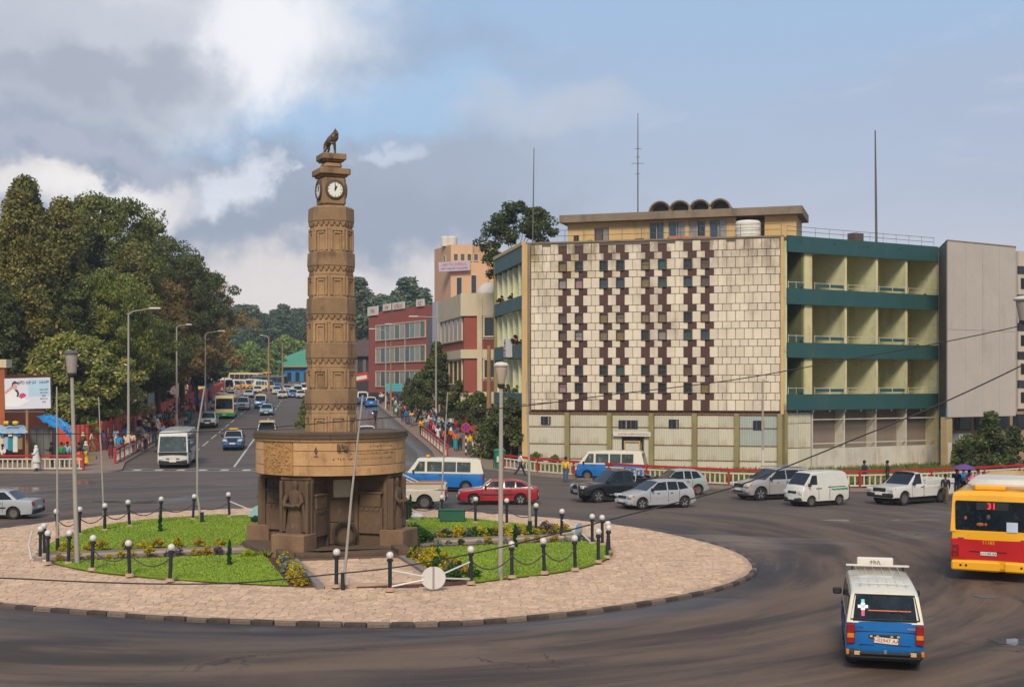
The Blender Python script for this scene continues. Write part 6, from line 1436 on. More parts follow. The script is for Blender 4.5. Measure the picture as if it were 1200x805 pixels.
av('white_pickup', 'white pickup in the kerb lane ahead of the cream midibus', 'pickup truck', spec_pick(4.9, 1.72, 1.66, 2), PB_['white'], PB_['white'], 243, 502, lod=1)
av('light_blue_sedan', 'pale blue sedan in the lane next to the planted median', 'car', spec_sedan(4.3, 1.68, 1.42), PB_['lightblue'], PB_['lightblue'], 312, 487, lod=1)
c = av('minibus_taxi', 'blue and white taxi van with yellow roof sign climbing behind the pale blue sedan', 'minibus taxi', spec_van(4.6, 1.7, 1.98), PB_['blue'], PB_['ivory'], 305, 479, lod=1); c.bxp('roof_sign', (.6, 0, 2.08), (.25, .75, .2), PB_['yellow'], .03)
av('white_offroader', 'white wagon passing on the median side of the cream midibus', 'car', spec_suv(4.5, 1.8, 1.8), PB_['white'], PB_['white'], 284, 481, lod=1)
far = [('yellow_city_bus', 'green and yellow city bus parked far up the avenue by the stalls', 'bus', spec_bus(9.5, 2.5, 3.0), 'yellowbus', 'ivory', 268, 461),
       ('yellow_city_bus', 'orange yellow bus roof beyond the cream vans', 'bus', spec_bus(9, 2.5, 2.9), 'yellow', 'yellow', 288, 449),
       ('yellow_city_bus', 'orange yellow bus beside the far blue house', 'bus', spec_bus(9, 2.5, 2.9), 'yellow', 'yellow', 315, 449),
       ('cream_van', 'cream yellow minivan in the far queue, first from the stalls', 'van', spec_van(4.7, 1.8, 2.1), 'yellowbus', 'ivory', 279, 457),
       ('cream_van', 'cream yellow minivan in the middle of the far queue', 'van', spec_van(4.7, 1.8, 2.1), 'yellow', 'ivory', 292, 456.5),
       ('cream_van', 'cream yellow minivan under the wooden pole in the far queue', 'van', spec_van(4.7, 1.8, 2.1), 'cream', 'ivory', 306, 455.5),
       ('white_car', 'small white car with red tail lamps in the far queue', 'car', spec_hatch2(3.8, 1.66, 1.5), 'white', 'white', 324, 462),
       ('white_car', 'white saloon just behind the roof of the cream midibus', 'car', spec_sedan(), 'white', 'white', 270, 468),
       ('white_car', 'white saloon between the cream midibus and the taxi van', 'car', spec_sedan(), 'white', 'white', 291, 466),
       ('white_car', 'white saloon in the far queue before the last yellow bus', 'car', spec_sedan(), 'white', 'silver', 302, 461),
       ('blue_bus', 'dark blue bus crossing in front of the bright blue house', 'bus', spec_bus(8, 2.4, 2.8), 'blue', 'greyold', 334, 455),
       ('white_car', 'white car in the bunch far off beside the tower', 'car', spec_suv(4.4, 1.75, 1.7), 'white', 'white', 337, 461),
       ('white_car', 'white van in the bunch far off beside the tower', 'van', spec_van(4.6, 1.7, 1.95), 'white', 'white', 349, 464),
       ('white_car', 'white saloon in the bunch far off beside the tower', 'car', spec_sedan(), 'white', 'ivory', 353, 467),
       ('blue_car', 'small blue white taxi in the bunch far off beside the tower', 'taxi', spec_hatch2(3.8, 1.66, 1.5), 'blue', 'ivory', 343, 466)]
far += [('cream_van', 'cream minivan turning behind the last white saloons', 'van', spec_van(4.9, 1.9, 2.2), 'cream', 'ivory', 318, 458),
       ('white_car', 'white wagon squeezed beside the far yellow city bus', 'car', spec_suv(), 'white', 'white', 258, 474), ('white_car', 'silver saloon by the kerb below the far yellow city bus', 'car', spec_sedan(), 'silver', 'silver', 254, 481),
       ('yellow_city_bus', 'pale yellow bus side on before the blue house', 'bus', spec_bus(9, 2.5, 2.9), 'yellowbus', 'cream', 305, 451), ('white_car', 'white saloon just in front of the crossing blue bus', 'car', spec_sedan(), 'white', 'white', 331, 467),
       ('white_car', 'white van with dark rear close to the tower base of the view', 'van', spec_van(4.6, 1.7, 1.95), 'white', 'ivory', 357, 461), ('white_car', 'pale hatchback between two far vans', 'car', spec_hatch2(3.8, 1.66, 1.5), 'ivory', 'white', 347, 459)]
for i, (n_, l_, c_, sp, p1, p2, px, py) in enumerate(far): av(n_, l_, c_, sp, PB_[p1], PB_[p2], px, py, hd=TOW+{'yellow_city_bus': 55, 'cream_van': 45, 'blue_bus': 250}.get(n_, 3 if i % 2 else 0), lod=2)
av('white_pickup', 'white pickup seen from behind over the drum rim', 'pickup truck', spec_pick(4.8, 1.72, 1.66, 0), PB_['white'], PB_['white'], 431, 523, AWAY, 1)
av('minibus_taxi', 'blue and white minibus taxi driving away past the red banner', 'minibus taxi', spec_van(4.6, 1.7, 1.98), PB_['blue'], PB_['ivory'], 425, 474, AWAY, 1)
av('blue_taxi', 'small blue taxi with white roof driving away on the east carriageway', 'taxi', spec_hatch2(3.8, 1.7, 1.5), PB_['blue'], PB_['ivory'], 435, 477, AWAY, 1)
# ------------------------------------------------------------------ trees and plants
def leafmat(name, a, b_, tip=None, sc=.35):
    m = bpy.data.materials.new(name); m.use_nodes = True; t = NT(m.node_tree); b = t.n['Principled BSDF']
    ob = t.new('ShaderNodeTexCoord').outputs['Object']; g = t.new('ShaderNodeNewGeometry').outputs['Random Per Island']; o = t.new('ShaderNodeObjectInfo').outputs['Random']
    n = t.noise(ob, sc, 4, .6)
    c = t.mix(t.mapr(n, .38, .62), lin(a), lin(b_))
    if tip: c = t.mix(t.math('MULTIPLY', t.mapr(g, .75, 1.0), t.mapr(t.noise(ob, sc*1.7, 3), .4, .6)), c, lin(tip))
    c = t.hsv(c, t.math('MULTIPLY', t.mapr(g, 0, 1, .72, 1.28, False), t.mapr(o, 0, 1, .85, 1.15, False)))
    t.put(b.inputs['Base Color'], c); b.inputs['Roughness'].default_value = .65; b.inputs['Specular IOR Level'].default_value = .25
    tr = t.new('ShaderNodeBsdfTranslucent'); t.put(tr.inputs[0], c); mx = t.new('ShaderNodeMixShader'); mx.inputs[0].default_value = .25
    out = t.n['Material Output']; t.l.new(b.outputs[0], mx.inputs[1]); t.l.new(tr.outputs[0], mx.inputs[2]); t.l.new(mx.outputs[0], out.inputs[0])
    return m
L_OLIVE = leafmat('leaf_olive', (98, 100, 50), (136, 130, 64), (166, 152, 88)); L_GREEN = leafmat('leaf_green', (90, 102, 46), (122, 126, 58), (150, 148, 80))
L_DARK = leafmat('leaf_dark', (74, 84, 48), (98, 106, 56), (122, 126, 70)); L_BROWN = leafmat('leaf_brown', (120, 104, 58), (150, 126, 74), (174, 146, 96)); L_HAZY = leafmat('leaf_hazed', (82, 98, 80), (104, 118, 88), (126, 136, 100))  # the haze of distance is put into the leaf colour of L_HAZY
L_LIGHT = leafmat('leaf_light', (92, 118, 44), (122, 140, 58), (150, 156, 80)); L_BLOS = leafmat('leaf_blossom', (112, 124, 56), (148, 146, 72), (216, 190, 146), .6); L_PINE = leafmat('leaf_pine', (58, 70, 40), (84, 94, 48), (106, 112, 62), .8)
F_YEL = leafmat('leaf_yellow', (150, 140, 30), (200, 176, 36), (226, 204, 70), 2); F_ORA = leafmat('leaf_orange_yellow', (134, 116, 36), (190, 152, 40), (216, 184, 60), 2); F_PUR = leafmat('leaf_purple', (74, 84, 52), (112, 84, 112), (168, 140, 170), 5); F_WHI = leafmat('leaf_white', (70, 92, 44), (150, 156, 138), (220, 216, 214), 5); F_LIM = leafmat('leaf_lime', (120, 140, 24), (168, 178, 30), (190, 196, 50), 2); F_RED = leafmat('leaf_rust', (70, 40, 30), (96, 52, 36), (120, 70, 44), 3)
F_GRN = leafmat('leaf_bed_green', (46, 82, 30), (62, 104, 36), (84, 124, 44), 3)
M_BARK = mat('bark', (92, 74, 58), .95, .25, 2, .3, streak=.4, stain=(58, 48, 40)); M_BARKL = mat('bark_pale', (126, 108, 88), .95, .2, 2, .3)
def leaf_quads(r, C, rc, n, size, flat=.5, droop=0.0, aspect=1.6):
    """n leaf quads scattered round each clump centre"""
    k = len(C); P_ = np.repeat(C, n, 0); R_ = np.repeat(rc, n)[:, None]; N = len(P_)
    d = r.normal(size=(N, 3)); d /= np.linalg.norm(d, axis=1)[:, None]; rad = r.uniform(.35, 1.0, (N, 1))**.6
    off = d*rad*R_*np.array([1, 1, .72]); off[:, 2] -= droop*np.abs(r.normal(size=N))*R_[:, 0]
    c = P_+off
    nrm = d*.8+r.normal(size=(N, 3))*.7+np.array([0, 0, flat]); nrm /= np.linalg.norm(nrm, axis=1)[:, None]
    t = np.cross(nrm, r.normal(size=(N, 3))); t /= np.linalg.norm(t, axis=1)[:, None]+1e-9; b = np.cross(nrm, t)
    s = size*r.uniform(.6, 1.35, (N, 1)); t = t*s*aspect/2; b = b*s/2
    V = np.stack([c-t, c+b, c+t, c-b], 1).reshape(-1, 3); F_ = np.arange(N*4).reshape(-1, 4); return V, F_
SH = dict(
    juniper=lambda t: (1-t)**.62*(.75+.25*math.sin(t*9))*min(1, .4+t*3), broad=lambda t: math.sqrt(max(0, 1-(2*t-1.0)**2))*.95+.08, dome=lambda t: math.sqrt(max(0, 1-t**2.2))*.96+.05,
    column=lambda t: min(1, (1-t)*2.6)*.9+.05, cone=lambda t: (1-t)**.85+.04, open=lambda t: (.55+.45*math.sin(t*PI))*(1-t*.25))
def crown(seed, shape, H, W_, z0, ncl, nl, size, rc=(.7, 1.3), droop=0., flat=.4, lump=.35, inner=.45):
    r = np.random.default_rng(seed); C = []; f = SH[shape]; ph = r.uniform(0, 6.28, 8)
    for i in range(ncl):
        t = (i+.5)/ncl if shape in ('column', 'cone', 'juniper') else r.uniform(0, 1); t = min(1, max(0, t+r.normal()*.03)); a = r.uniform(0, 2*PI)
        rad = f(t)*W_/2*(1+lump*(math.sin(2*a+ph[0]+t*5)*.5+math.sin(3*a+ph[1]-t*8)*.35+math.sin(5*a+ph[2]+t*13)*.3))
        rr_ = rad*(inner+(1-inner)*math.sqrt(r.uniform()))
        C.append((rr_*math.cos(a), rr_*math.sin(a), z0+(H-z0)*t))
    C = np.array(C); rcs = r.uniform(rc[0], rc[1], len(C))
    V, F_ = leaf_quads(r, C, rcs, nl, size, flat, droop)
    return V, F_, C
def trunk_mesh(C, H, r0, seed, nl=14, m=None, top=.8, bend=.4):
    r = random.Random(seed); b = MB(); pts = [(0, 0, -.3)]; n = 7
    bx_, by_ = r.uniform(-bend, bend), r.uniform(-bend, bend)
    for i in range(1, n+1): t = i/n; pts.append((bx_*math.sin(t*2.5), by_*math.sin(t*2), H*top*t))
    b.tube(pts, [r0*(1.35 if i == 0 else 1-.8*i/n) for i in range(n+1)], 8)
    for c in r.sample(list(map(tuple, C)), min(nl, len(C))):
        zt = max(H*.12, min(H*top*.95, c[2]-.35*math.hypot(c[0], c[1])-.3)); t = zt/(H*top); s = (bx_*math.sin(t*2.5), by_*math.sin(t*2), zt)
        mid = ((s[0]+c[0])/2, (s[1]+c[1])/2, (s[2]+c[2])/2+.1*r.random()); rr_ = max(.03, r0*.4*(1-t*.6))
        b.tube([s, mid, c], [rr_, rr_*.65, rr_*.25], 5)
    return b.mesh('trunk', m or M_BARK, 60)
TREES = {}
def proto(key, shape, H, W_, z0, ncl, nl, size, m, r0=.25, seed=1, bark=None, **k):
    V, F_, C = crown(seed, shape, H, W_, z0, ncl, nl, size, **k); TREES[key] = (np_mesh('crown', V, F_, m), trunk_mesh(C, H, r0, seed, m=bark), H, W_)
proto('juniperA', 'juniper', 20, 11, 5.4, 341, 184, 0.173, L_OLIVE, .38, 11, droop=.5, rc=(0.38, 1.02), lump=0.62)
proto('juniperB', 'juniper', 19, 10, 4.9, 311, 184, 0.173, L_OLIVE, .36, 23, droop=.5, rc=(0.38, 0.98), lump=0.72)
proto('juniperD', 'juniper', 18, 10, 4.4, 297, 184, 0.162, L_DARK, .34, 29, droop=.3, rc=(0.38, 0.98), lump=0.72)
proto('broadA', 'broad', 18, 12, 6.4, 297, 201, 0.173, L_GREEN, .4, 5, rc=(0.68, 1.36), lump=0.52)
proto('broadB', 'broad', 17, 11, 6.4, 282, 184, 0.162, L_DARK, .36, 8, rc=(0.60, 1.27), lump=0.57)
proto('brownA', 'open', 17, 10, 5.4, 297, 168, 0.162, L_BROWN, .34, 14, droop=.4, rc=(0.45, 1.10), lump=0.82)
proto('brownB', 'juniper', 16, 10, 4.9, 282, 168, 0.162, L_BROWN, .32, 17, droop=.3, rc=(0.45, 1.02), lump=0.92)
proto('blossom', 'dome', 8.5, 8.5, 2.4, 190, 110, 0.17, L_BLOS, .2, 31, rc=(.45, .85), lump=.35)
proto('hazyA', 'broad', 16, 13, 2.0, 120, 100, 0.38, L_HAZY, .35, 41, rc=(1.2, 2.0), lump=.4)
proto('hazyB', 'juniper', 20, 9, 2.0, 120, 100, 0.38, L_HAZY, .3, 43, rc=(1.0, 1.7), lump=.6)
proto('lightA', 'dome', 9, 13, 1.0, 110, 60, 0.45, L_LIGHT, .3, 47, rc=(.9, 1.5), lump=.3)
proto('streetA', 'cone', 7.5, 4.4, 2.0, 100, 100, 0.17, L_DARK, .14, 53, rc=(.35, .7), lump=.35)
proto('streetB', 'dome', 6.0, 4.6, 1.9, 100, 100, 0.18, L_DARK, .13, 57, rc=(.4, .75), lump=.4)
proto('bush', 'dome', 3.4, 5.0, 0.1, 70, 90, 0.17, L_DARK, .08, 61, rc=(.4, .8), lump=.4)
proto('bushlight', 'dome', 3.0, 4.2, 0.1, 60, 90, 0.16, L_GREEN, .08, 63, rc=(.4, .7), lump=.4)
proto('pine', 'broad', 24.2, 7.2, 16.6, 120, 130, 0.19, L_PINE, .28, 67, rc=(.5, .95), lump=.5, inner=.3)
proto('conifer', 'cone', 5.2, 3.4, 0.5, 80, 90, 0.15, L_DARK, .1, 71, rc=(.3, .6), lump=.6)
def tree(key, px, Y, ytop, label, w=1.0, name='tree', rz=0, group=None, X=None, cat='tree'):
    x = (px-600)*Y/FPX if X is None else X; g = gz(x, Y)+.1; zt = EYE+(HZ-ytop)*Y/FPX; cr, tr, H, W_ = TREES[key]; s = (zt-g)/H
    o = thing(name, label, cat, (x, Y, g), rz, group); o.scale = (s*w, s*w, s)
    link('trunk', tr, o); link('crown', cr, o); return o
T = tree
T('juniperB', -40, 116, 235, 'tall olive cypress like tree cut off by the west side of the view', 1.1, 'juniper_tree', 1)
T('juniperA', 28, 109, 211, 'tallest feathery juniper whose spiky top stands above the brick pier', .9, 'juniper_tree', .4)
T('juniperB', 72, 121, 236, 'olive juniper rising straight above the blossoming tree', 1.0, 'juniper_tree', 2.2)
T('broadA', 118, 136, 236, 'broad bright green tree with the highest rounded crown of the row', .85, 'broadleaf_tree', 1.2)
T('juniperD', 93, 112, 330, 'dark lower juniper between the blossoming tree and the fence', 1.3, 'juniper_tree', 3.2)
T('juniperA', 150, 128, 290, 'brown green juniper behind the first curved street lamp', 1.0, 'juniper_tree', 4.0)
T('broadA', 128, 114, 322, 'lush light green tree in front of the dark junipers', .78, 'broadleaf_tree', 2.9)
T('juniperD', 165, 152, 266, 'dark pointed juniper on the falling skyline of the row', 1.0, 'juniper_tree', .9)
T('broadB', 190, 160, 285, 'dense dark tree on the skyline before the brown ones', .95, 'broadleaf_tree', 4.1)
T('brownA', 186, 138, 330, 'rusty brown casuarina hanging over the fence', .9, 'casuarina_tree', 1.9)
T('juniperD', 213, 176, 303, 'dark thin topped juniper next to the brown end of the row', 1.0, 'juniper_tree', 5.0)
T('brownB', 215, 160, 318, 'brown feathery casuarina with open branches above the stalls', 1.05, 'casuarina_tree', 2.0)
T('brownA', 226, 182, 320, 'big brown casuarina at the end of the row with jagged crown', .95, 'casuarina_tree', 3.6)
T('brownB', 246, 205, 356, 'lower brown casuarina leaning out over the avenue', .85, 'casuarina_tree', .5)
T('broadB', 20, 136, 262, 'dark tree filling the gap behind the tallest juniper', 1.2, 'broadleaf_tree', 5.6)
T('broadB', 62, 150, 270, 'dark tree seen between two olive junipers', 1.2, 'broadleaf_tree', 1.6)
T('juniperD', -8, 104, 330, 'dark juniper behind the brick house corner', 1.2, 'juniper_tree', 2.6)
T('broadB', 172, 120+8, 372, 'low dark tree right behind the fence by the second lamp', 1.0, 'broadleaf_tree', 2.4)
T('broadB', 232, 170, 395, 'low dark tree behind the orange stall awning', 1.0, 'broadleaf_tree', .4)
T('blossom', 83, 106.5, 396, 'bushy tree covered with pale beige blossom beside the billboard', 1.12, 'blossom_tree', .3)
T('blossom', 140, 116, 440, 'small beige blossoming tree by the foot of the street lamp', .9, 'blossom_tree', 2.3, X=-41.5)
ORD = 'first second third fourth fifth sixth seventh eighth ninth tenth eleventh twelfth thirteenth fourteenth fifteenth sixteenth seventeenth eighteenth nineteenth twentieth'.split()+['next']*20
for i, Y in enumerate((103.5, 108, 114, 122, 132, 144, 158, 176)):
    x = LF(Y)-3.6-(i % 2)*1.4; T('bush' if i % 2 else 'bushlight', 0, Y, HZ-FPX*(gz(x, Y)+4.6-EYE)/Y, f'{ORD[i]} leafy bush behind the red fence, counting up the avenue', 1.1, 'bush', i*1.3, 'bushes behind the red fence', X=x, cat='bush')
# wooded end of the avenue
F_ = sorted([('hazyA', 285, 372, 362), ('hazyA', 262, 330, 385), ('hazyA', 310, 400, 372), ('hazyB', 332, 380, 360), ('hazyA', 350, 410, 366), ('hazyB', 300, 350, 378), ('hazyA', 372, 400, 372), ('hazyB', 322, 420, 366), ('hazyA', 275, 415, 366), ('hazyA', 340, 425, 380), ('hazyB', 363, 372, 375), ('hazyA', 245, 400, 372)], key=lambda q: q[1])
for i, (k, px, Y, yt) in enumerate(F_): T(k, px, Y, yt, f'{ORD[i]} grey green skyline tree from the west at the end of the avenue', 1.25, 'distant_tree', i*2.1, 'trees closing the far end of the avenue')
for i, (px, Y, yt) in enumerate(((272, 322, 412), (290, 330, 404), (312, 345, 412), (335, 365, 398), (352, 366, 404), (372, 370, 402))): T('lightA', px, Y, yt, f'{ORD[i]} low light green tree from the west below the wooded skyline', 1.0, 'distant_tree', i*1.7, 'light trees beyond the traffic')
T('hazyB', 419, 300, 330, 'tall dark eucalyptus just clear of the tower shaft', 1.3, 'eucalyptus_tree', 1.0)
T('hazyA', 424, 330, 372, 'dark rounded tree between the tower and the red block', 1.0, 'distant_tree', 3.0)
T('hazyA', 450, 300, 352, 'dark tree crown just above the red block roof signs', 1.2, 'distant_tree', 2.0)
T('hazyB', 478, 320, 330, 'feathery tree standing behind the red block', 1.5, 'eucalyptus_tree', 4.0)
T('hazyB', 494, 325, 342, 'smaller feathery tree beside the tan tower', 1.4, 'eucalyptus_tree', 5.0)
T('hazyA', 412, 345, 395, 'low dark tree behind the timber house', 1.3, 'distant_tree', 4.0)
T('pine', 607, 124, 240, 'dark bushy pine whose crown shows above the roof corner', 1.0, 'pine_tree', 1.1)
T('streetA', 513, 139, 404, 'pointed dark street tree before the oxblood block', .85, 'street_tree', .6)
T('streetB', 492, 142, 440, 'rounded street tree beside the pointed one', .7, 'street_tree', 2.0)
T('streetA', 478, 160, 444, 'small tree by the turquoise sign board', .7, 'street_tree', 3.0)
T('streetB', 543, 131, 448, 'dark leafy street tree over the east railing', .95, 'street_tree', 1.0)
T('streetB', 560, 124, 462, 'spreading street tree next to the building plants', .9, 'street_tree', 4.2)
T('streetB', 597, 99.5, 470, 'thick dark shrub tree growing against the corner of the tiled block', .9, 'street_tree', 3.3)
T('bush', 583, 102, 492, 'dark bush on the soil at the foot of the tiled block', .9, 'bush', 2.0, cat='bush')
T('conifer', 1161, 91, 484, 'dark ragged conifer behind the east railing', 1.1, 'conifer_tree', .7)
T('conifer', 1188, 93, 500, 'second dark conifer, at the cut off east side', 1.2, 'conifer_tree', 2.7)
T('bush', 1136, 96, 512, 'round green hedge bush before the low beige building', .8, 'bush', 1.1, cat='bush')
T('bush', 1118, 97, 522, 'low green bush right of the ochre column', .7, 'bush', 3.1, cat='bush')
for k, (px, Y, yt) in enumerate(((628, 96.4, 531), (650, 95.8, 534), (700, 95, 540))): T('bushlight', px, Y, yt, f'{ORD[k]} weedy shrub from the west at the foot of the corrugated wall', .8, 'shrub', k*2., 'shrubs at the foot of the corrugated wall', cat='shrub')
# plants on the ledges of the tiled block
V, F__, C = crown(90, 'dome', .9, 1.1, 0, 14, 60, .11, rc=(.12, .3)); LEDG = np_mesh('ledge_plant', V, F__, F_RED); LEDG2 = LEDG.copy(); LEDG2.materials[0] = L_GREEN
for wi, (A_, M_, u, z, s, me) in enumerate(((AL, FL, WL-3.8, 9.5, 1.3, LEDG), (AL, FL, WL-9.5, 13.2, 1.0, LEDG), (AL, FL, WL-5, 13.2, .8, LEDG), (AL, FL, WL-1.5, 9.5, .6, LEDG), (AL, FB, 9.2, 12.9, .8, LEDG), (AL, FB, 14.4, 12.9, .9, LEDG), (AL, FB, 13.6, 9.0, .8, LEDG), (AL, FB, 8.6, 9.0, .7, LEDG2), (AL, FL, WL-3, 5.7, 1.0, LEDG2), (AL, FL, WL-7, 5.7, 1.1, LEDG2))):
    p = A_+(M_ @ Vector((u, -.15, z))); o = link('ledge_plant', me, None, p); o.scale = (s*.6, s*.6, s*.6)
    tag(o, ['rusty weed on the ledge by the hanging signboard', 'rusty weed near the far end of the upper west ledge', 'rusty weed on the middle of the upper west ledge', 'rusty weed on the signboard ledge close to the corner', 'rusty weed on the top balcony ledge', 'second rusty weed on the top balcony ledge, at its far end', 'rusty weed on the middle balcony ledge', 'green weed on the middle balcony ledge', 'green weed on the lowest west ledge', 'second green weed on the lowest west ledge'][wi], 'plant', 'weeds on the ledges of the tiled block' if me is LEDG else 'green weeds on the ledges')
# flower beds of the garden
PL = {}
for nm, m in (('yellow', F_YEL), ('orange', F_ORA), ('purple', F_PUR), ('white', F_WHI), ('lime', F_LIM), ('green', F_GRN)):
    PL[nm] = []
    for s in range(2):
        V, F__, C = crown(100+s*7, 'dome', .5, .72, .02, 22, 34, .062 if nm not in ('purple', 'white') else .05, rc=(.08, .17), inner=.2); PL[nm].append(np_mesh('shrub', V, F__, m))
def bed(a, b, col, s, label, group):
    p = M2+ax1*a+ax2*b; o = link({'yellow': 'yellow_shrub', 'orange': 'orange_shrub', 'purple': 'purple_flower_clump', 'white': 'white_flower_clump', 'lime': 'lime_shrub', 'green': 'green_shrub'}[col], PL[col][rnd.randrange(2)], None, (p.x, p.y, .17), rnd.uniform(0, 6)); s *= .78; o.scale = (s, s, s*rnd.uniform(.8, 1.1))
    tag(o, label, 'shrub' if col not in ('purple', 'white') else 'flowers', group)
def row(a0, a1, b0, b1, n, cols, nm, s=(.6, 1.0)):
    cnt = {}
    if b0 < -5: b0, b1 = b1, b0
    for i in range(n):
        t = (i+rnd.uniform(.3, .7))/n; c = rnd.choice(cols)
        bed(a0+(a1-a0)*t+rnd.uniform(-.12, .12), b0+(b1-b0)*t+rnd.uniform(-.1, .1), c, rnd.uniform(*s), f'{ORD[cnt.setdefault(c, 0)]} {c} {"flower clump" if c in ("purple", "white") else "shrub"} from the monument, bed {nm}', f'{c} plants in the bed {nm}'); cnt[c] += 1
row(-1.15, -1.15, -10, -3.9, 9, ['yellow', 'yellow', 'orange'], 'behind the west garden path', (.7, 1.0))
row(1.1, 1.1, -10, -3.9, 12, ['yellow', 'orange', 'purple', 'purple', 'yellow'], 'before the west garden path', (.5, .9))
row(-1.35, -1.35, 3.6, 10, 22, ['yellow', 'orange', 'purple', 'green', 'yellow'], 'behind the east garden path', (.7, 1.2))
row(1.1, 1.1, 3.6, 10, 12, ['yellow', 'orange', 'white', 'green'], 'before the east garden path', (.5, .85))
row(3.7, 9.6, 2.35, 2.5, 26, ['orange', 'yellow', 'yellow', 'green', 'purple', 'white'], 'east of the front steps', (.7, 1.15))
row(3.9, 9.4, 2.95, 3.1, 14, ['orange', 'yellow', 'green'], 'beside the south east lawn', (.6, 1.0))
row(3.9, 9.5, -2.3, -2.4, 17, ['white', 'yellow', 'orange', 'purple', 'white'], 'west of the front steps', (.6, 1.1))
row(-3.6, -9, 1.7, 1.9, 6, ['green', 'yellow'], 'behind the monument', (.7, 1.0)); row(-6, -10, -1.2, -2.0, 8, ['green', 'purple', 'yellow'], 'north west of the monument', (.6, 1.0))
for px, py, s, col, lab in ((488, 640, 1.5, 'green', 'large dark green shrub beside the east plinth'), (472, 645, 1.1, 'lime', 'bright lime shrub at the east foot of the monument'), (291, 658, .8, 'lime', 'bright lime shrub at the west foot of the monument'), (497, 643, 1.3, 'green', 'second dark green shrub beside the east plinth')):
    g = G(px, py); o = link(col+'_shrub', PL[col][0], None, g); o.scale = (s, s, s); tag(o, lab, 'shrub')
# spiky plant and slim cypresses
cy = crown(120, 'column', 1.5, .42, .08, 60, 40, .07, rc=(.08, .14)); CYM = np_mesh('crown', cy[0], cy[1], leafmat('leaf_cypress', (30, 70, 30), (44, 92, 36), None, 3))
for px, py, s, lab in ((188, 628, .85, 'slim young cypress on the north west lawn'), (269, 668, .8, 'slim young cypress on the south west lawn'), (604, 647, .82, 'slim young cypress on the south east lawn'), (481, 611, .95, 'slim young cypress close behind the monument')):
    o = thing('young_cypress', lab, 'tree', G(px, py)); o.scale = (s*.42, s*.42, s*.85); b = MB(); b.tube([(0, 0, -.05), (0, 0, .5)], .03, 6); b.build('trunk', M_BARK, o); link('crown', CYM, o)
b = MB()
for i in range(16):
    a = rnd.uniform(0, 2*PI); L = rnd.uniform(.3, .6); e = rnd.uniform(.5, 1.2); x, y = math.cos(a), math.sin(a); w = .03
    b.add([(-y*w, x*w, 0), (y*w, -x*w, 0), (x*L*.5*math.cos(e)+y*w, y*L*.5*math.cos(e)-x*w, L*.6), (x*L*math.cos(e)*1.3, y*L*math.cos(e)*1.3, L*.85), (x*L*.5*math.cos(e)-y*w, y*L*.5*math.cos(e)+x*w, L*.6)], [(0, 1, 2, 3, 4)])
o = b.build('agave', mat('agave_leaf', (120, 128, 60), .6, .15, 4, 0), None, 0, loc=G(312, 657)); tag(o, 'spiky yellow green plant at the west plinth', 'plant')
# low plants in the median
V, F__, C = crown(130, 'dome', .9, 1.2, 0, 30, 40, .12, rc=(.15, .3)); MBU = np_mesh('median_bush', V, F__, L_GREEN)
for i in range(18):
    Y = 104+i*8; o = link('median_bush', MBU, None, (medx(Y)+.7+rnd.uniform(-.15, .15), Y, gz(medx(Y), Y)+.2), rnd.uniform(0, 6)); o.scale = (rnd.uniform(.7, 1.1),)*3; tag(o, f'{ORD[i]} small green bush planted in the median, counting up the avenue', 'bush', 'bushes of the median')
# tufts of grass along the verge in front of the corrugated wall
def tufts(n, seed):
    r = np.random.default_rng(seed); pts = []
    while len(pts) < n:
        x, y = r.uniform(0, 36), r.uniform(78, 100)
        if inside((x, y), strip): pts.append((x, y, .15+gz(x, y)))
    C = np.array(pts); N = len(C)*7; P_ = np.repeat(C, 7, 0)+np.c_[r.normal(size=(N, 2))*.12, np.zeros(N)]; a = r.uniform(0, 6.28, N); w = .03; h = r.uniform(.1, .38, N)
    v = np.zeros((N, 3, 3)); v[:, 0] = P_-np.c_[np.cos(a)*w, np.sin(a)*w, np.zeros(N)]; v[:, 1] = P_+np.c_[np.cos(a)*w, np.sin(a)*w, np.zeros(N)]; v[:, 2] = P_+np.c_[r.normal(size=(N, 2))*.08, h]
    return v.reshape(-1, 3), np.arange(N*3).reshape(-1, 3)
V_, F__ = tufts(3500, 4); link('verge_grass', np_mesh('verge_grass', V_, F__, leafmat('leaf_verge', (84, 100, 40), (120, 116, 56), (150, 136, 84), .5)), kind='stuff')
# ------------------------------------------------------------------ people
SKIN = [mat('skin_a', (92, 60, 44), .6, .05, 5, 0), mat('skin_b', (112, 74, 54), .6, .05, 5, 0), mat('skin_c', (76, 50, 38), .6, .05, 5, 0)]
M_HAIR = mat('hair', (24, 20, 18), .8, .1, 6, 0)
CL = {k: mat('cloth_'+k.replace(' ', '_'), v, .85, .08, 3, .05) for k, v in {'white': (206, 202, 194), 'black': (32, 31, 34), 'blue': (36, 92, 160), 'bright blue': (24, 138, 200), 'navy': (34, 42, 70), 'red': (168, 34, 36), 'maroon': (112, 28, 44), 'yellow': (220, 176, 40), 'orange': (214, 96, 40), 'green': (40, 132, 76), 'teal': (30, 130, 140), 'pink': (204, 110, 134), 'purple': (98, 62, 124), 'grey': (112, 112, 114), 'pale blue': (150, 172, 200), 'cream': (208, 188, 150), 'brown': (96, 70, 52), 'denim': (62, 82, 112), 'peach': (214, 160, 124), 'khaki': (128, 114, 84)}.items()}
